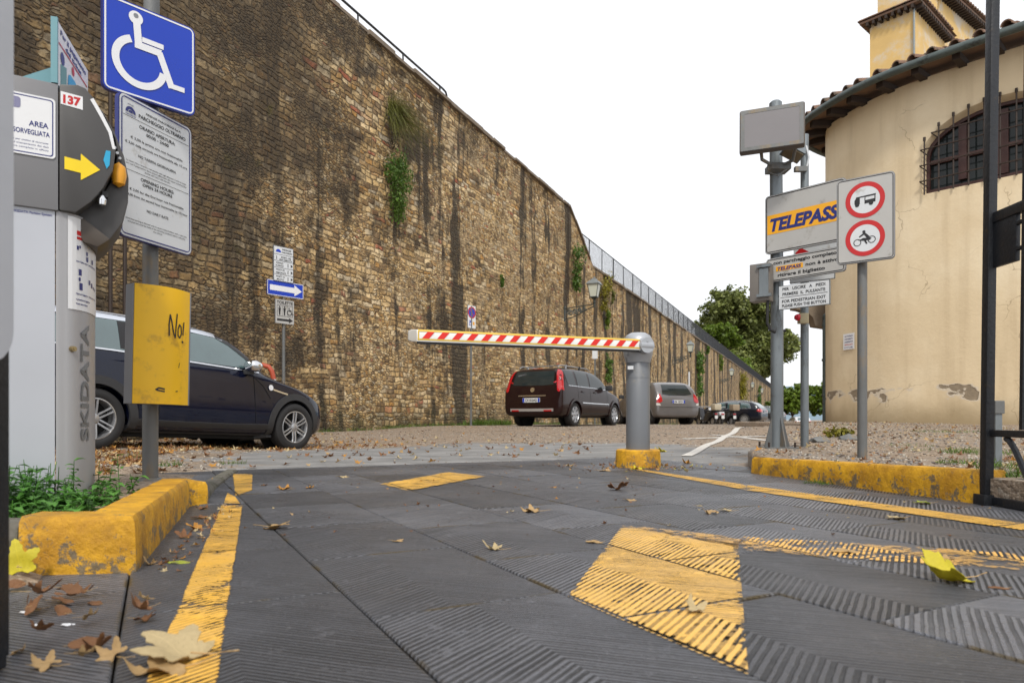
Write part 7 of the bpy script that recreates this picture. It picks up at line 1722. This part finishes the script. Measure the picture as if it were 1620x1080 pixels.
# grass and weeds
def grass(name, spots, label, mat, seed, cat='grass'):
    r_ = random.Random(seed); g = MB()
    for (x, y, rad, n, h) in spots:
        for _ in range(n):
            a_ = r_.uniform(0, 6.28); q = rad*math.sqrt(r_.random()); bx_, by_ = x+q*math.cos(a_), y+q*math.sin(a_)*.7; z = surf(bx_, by_)
            d = Vector((r_.gauss(0, .5), r_.gauss(0, .5), 1)).normalized(); hh = h*r_.uniform(.4, 1.1); sd_ = Vector((math.sin(a_), math.cos(a_), 0))*h*.035
            b0 = Vector((bx_, by_, z-.01)); m1 = b0+d*hh*.55; m2 = b0+d*hh+Vector((d.x, d.y, -.25))*hh*.35
            g.add([tuple(b0-sd_), tuple(b0+sd_), tuple(m1+sd_*.8), tuple(m1-sd_*.8), tuple(m2)], [(0, 1, 2, 3), (3, 2, 4)])
    return tag(g.build(name, mat, smooth=0), label, cat, kind='stuff')
sp = []; r_ = random.Random(31)
for k in range(120):
    t_ = r_.uniform(wt(460), wt(900)); p = wp(t_, r_.uniform(.05, .28)); sp.append((p.x, p.y, .22, 26, r_.uniform(.06, .16)))
for k in range(26): t_ = wt(760)+r_.gauss(0, .5); p = wp(t_, r_.uniform(.1, .5)); sp.append((p.x, p.y, .2, 34, .26))
for k in range(40): t_ = r_.uniform(wt(800), wt(1060)); p = wp(t_, r_.uniform(.1, 1.1)); sp.append((p.x, p.y, .35, 30, .14))
grass('grass', sp, 'strip of green grass and moss along the foot of the stone wall', M['grass'], 1)
sp = []
for (px, py, r, n, h) in ((1298, 724, .10, 160, .05), (1395, 728, .05, 60, .03), (1500, 690, .45, 260, .06), (1480, 710, .3, 120, .05), (1545, 712, .25, 260, .07), (1520, 725, .15, 160, .06), (1440, 705, .2, 90, .05), (1335, 683, .3, 90, .06), (1600, 730, .2, 220, .08), (1585, 742, .12, 200, .07), (1470, 735, .1, 60, .03)):
    p = at(px, py, .15); sp.append((p.x, p.y, r, n, h))
grass('grass', sp, 'sparse green grass tufts on the gravel behind the right kerb', M['grass'], 2)
sp = [(-2.3, 5.6, .12, 60, .07), (-2.6, 5.2, .10, 60, .08), (-2.25, 4.2, .10, 60, .06), (-1.9, 3.9, .06, 50, .05), (-3.3, 6.0, .12, 40, .07), (-1.5, 3.3, .05, 30, .04)]
grass('grass', sp, 'small green tufts in the gravel behind the sign pole', M['grass'], 3)
# nettle-like weeds round the terminal
T = thing('weed_patch', (-1.5, 2.1, .1), 'dense low green weeds growing round the foot of the ticket terminal', 'weeds'); r_ = random.Random(77); g = MB(); gs = MB()
def wleaf(g, p, d, s_):
    up = Vector((0, 0, 1)); sd_ = d.cross(up).normalized(); n_ = sd_.cross(d).normalized(); pts = []
    for f, ww in ((0, .0), (.15, .22), (.4, .36), (.7, .22), (1, 0)):
        c = p+d*s_*f-Vector((0, 0, s_*.35*f*f)); pts.append((c, ww*s_))
    V = []
    for c, ww in pts: V += [tuple(c-sd_*ww+n_*ww*.35), tuple(c), tuple(c+sd_*ww+n_*ww*.35)]
    g.add(V, [q for i in range(4) for q in ((3*i, 3*i+1, 3*i+4, 3*i+3), (3*i+1, 3*i+2, 3*i+5, 3*i+4))])
for k in range(330):
    y = r_.uniform(1.80, 2.32) if k < 290 else r_.uniform(2.3, 2.6); xr = -1.10-(y-1.74)*.345
    x = r_.uniform(-1.85, xr-.03)
    if x > -1.32 and r_.random() < .62: continue
    h = r_.uniform(.03, .13)*(1.25 if x < -1.45 else .7)*(1.35 if r_.random() < .08 else 1); b0 = Vector((x, y, .085)); tp = b0+Vector((r_.gauss(0, .025), r_.gauss(0, .025), h)); gs.tube([b0, tp], [.0022, .0012], 4)
    for j in range(r_.randint(5, 9)):
        f = .25+.75*j/8; a_ = j*2.4+r_.uniform(-.5, .5); wleaf(g, b0.lerp(tp, f), Vector((math.cos(a_), math.sin(a_), r_.uniform(.0, .7))).normalized(), r_.uniform(.022, .046))
ti = Matrix.Translation(-Vector(T.location)); g.v = [tuple(ti@Vector(v)) for v in g.v]; gs.v = [tuple(ti@Vector(v)) for v in gs.v]
g.build('foliage', M['weed'], T, smooth=60); gs.build('stems', M['weed'], T)
# bits of rubble on the verge
r_ = random.Random(5)
for i, (px, py, s_, mt, lab) in enumerate(((1298, 692, .10, 'signgrey', 'small grey stone on the gravel right of the thinner grey pole'), (1343, 690, .11, 'signgrey', 'bluish grey stone on the gravel left of the ban sign pole'), (1328, 688, .13, 'fol_olive', 'clump of yellow green weeds beside the bluish grey stone'))):
    p = at(px, py, .2); g = MB(); V = []
    if mt == 'fol_olive':
        leaf_cloud(g, [(0, 0, .06), (.08, 0, .05), (-.08, .02, .05)], [(.09, .09, .06)]*3, 60, .028); tag(g.build('weed', M[mt], smooth=0, loc=(p.x, p.y, vz(p.x, p.y))), lab, 'weed')
    else:
        bm = bmesh.new(); bmesh.ops.create_icosphere(bm, subdivisions=2, radius=s_)
        for v in bm.verts: v.co = Vector((v.co.x, v.co.y*.8, v.co.z*.45))*(1+.35*mnoise.noise(v.co*12+Vector((i, 0, 0))))
        me = bpy.data.meshes.new('stone'); bm.to_mesh(me); bm.free(); me.materials.append(M['galvd']); o = bpy.data.objects.new('stone', me); COL.objects.link(o); o.location = (p.x, p.y, vz(p.x, p.y)+.01); tag(o, lab, 'stone')
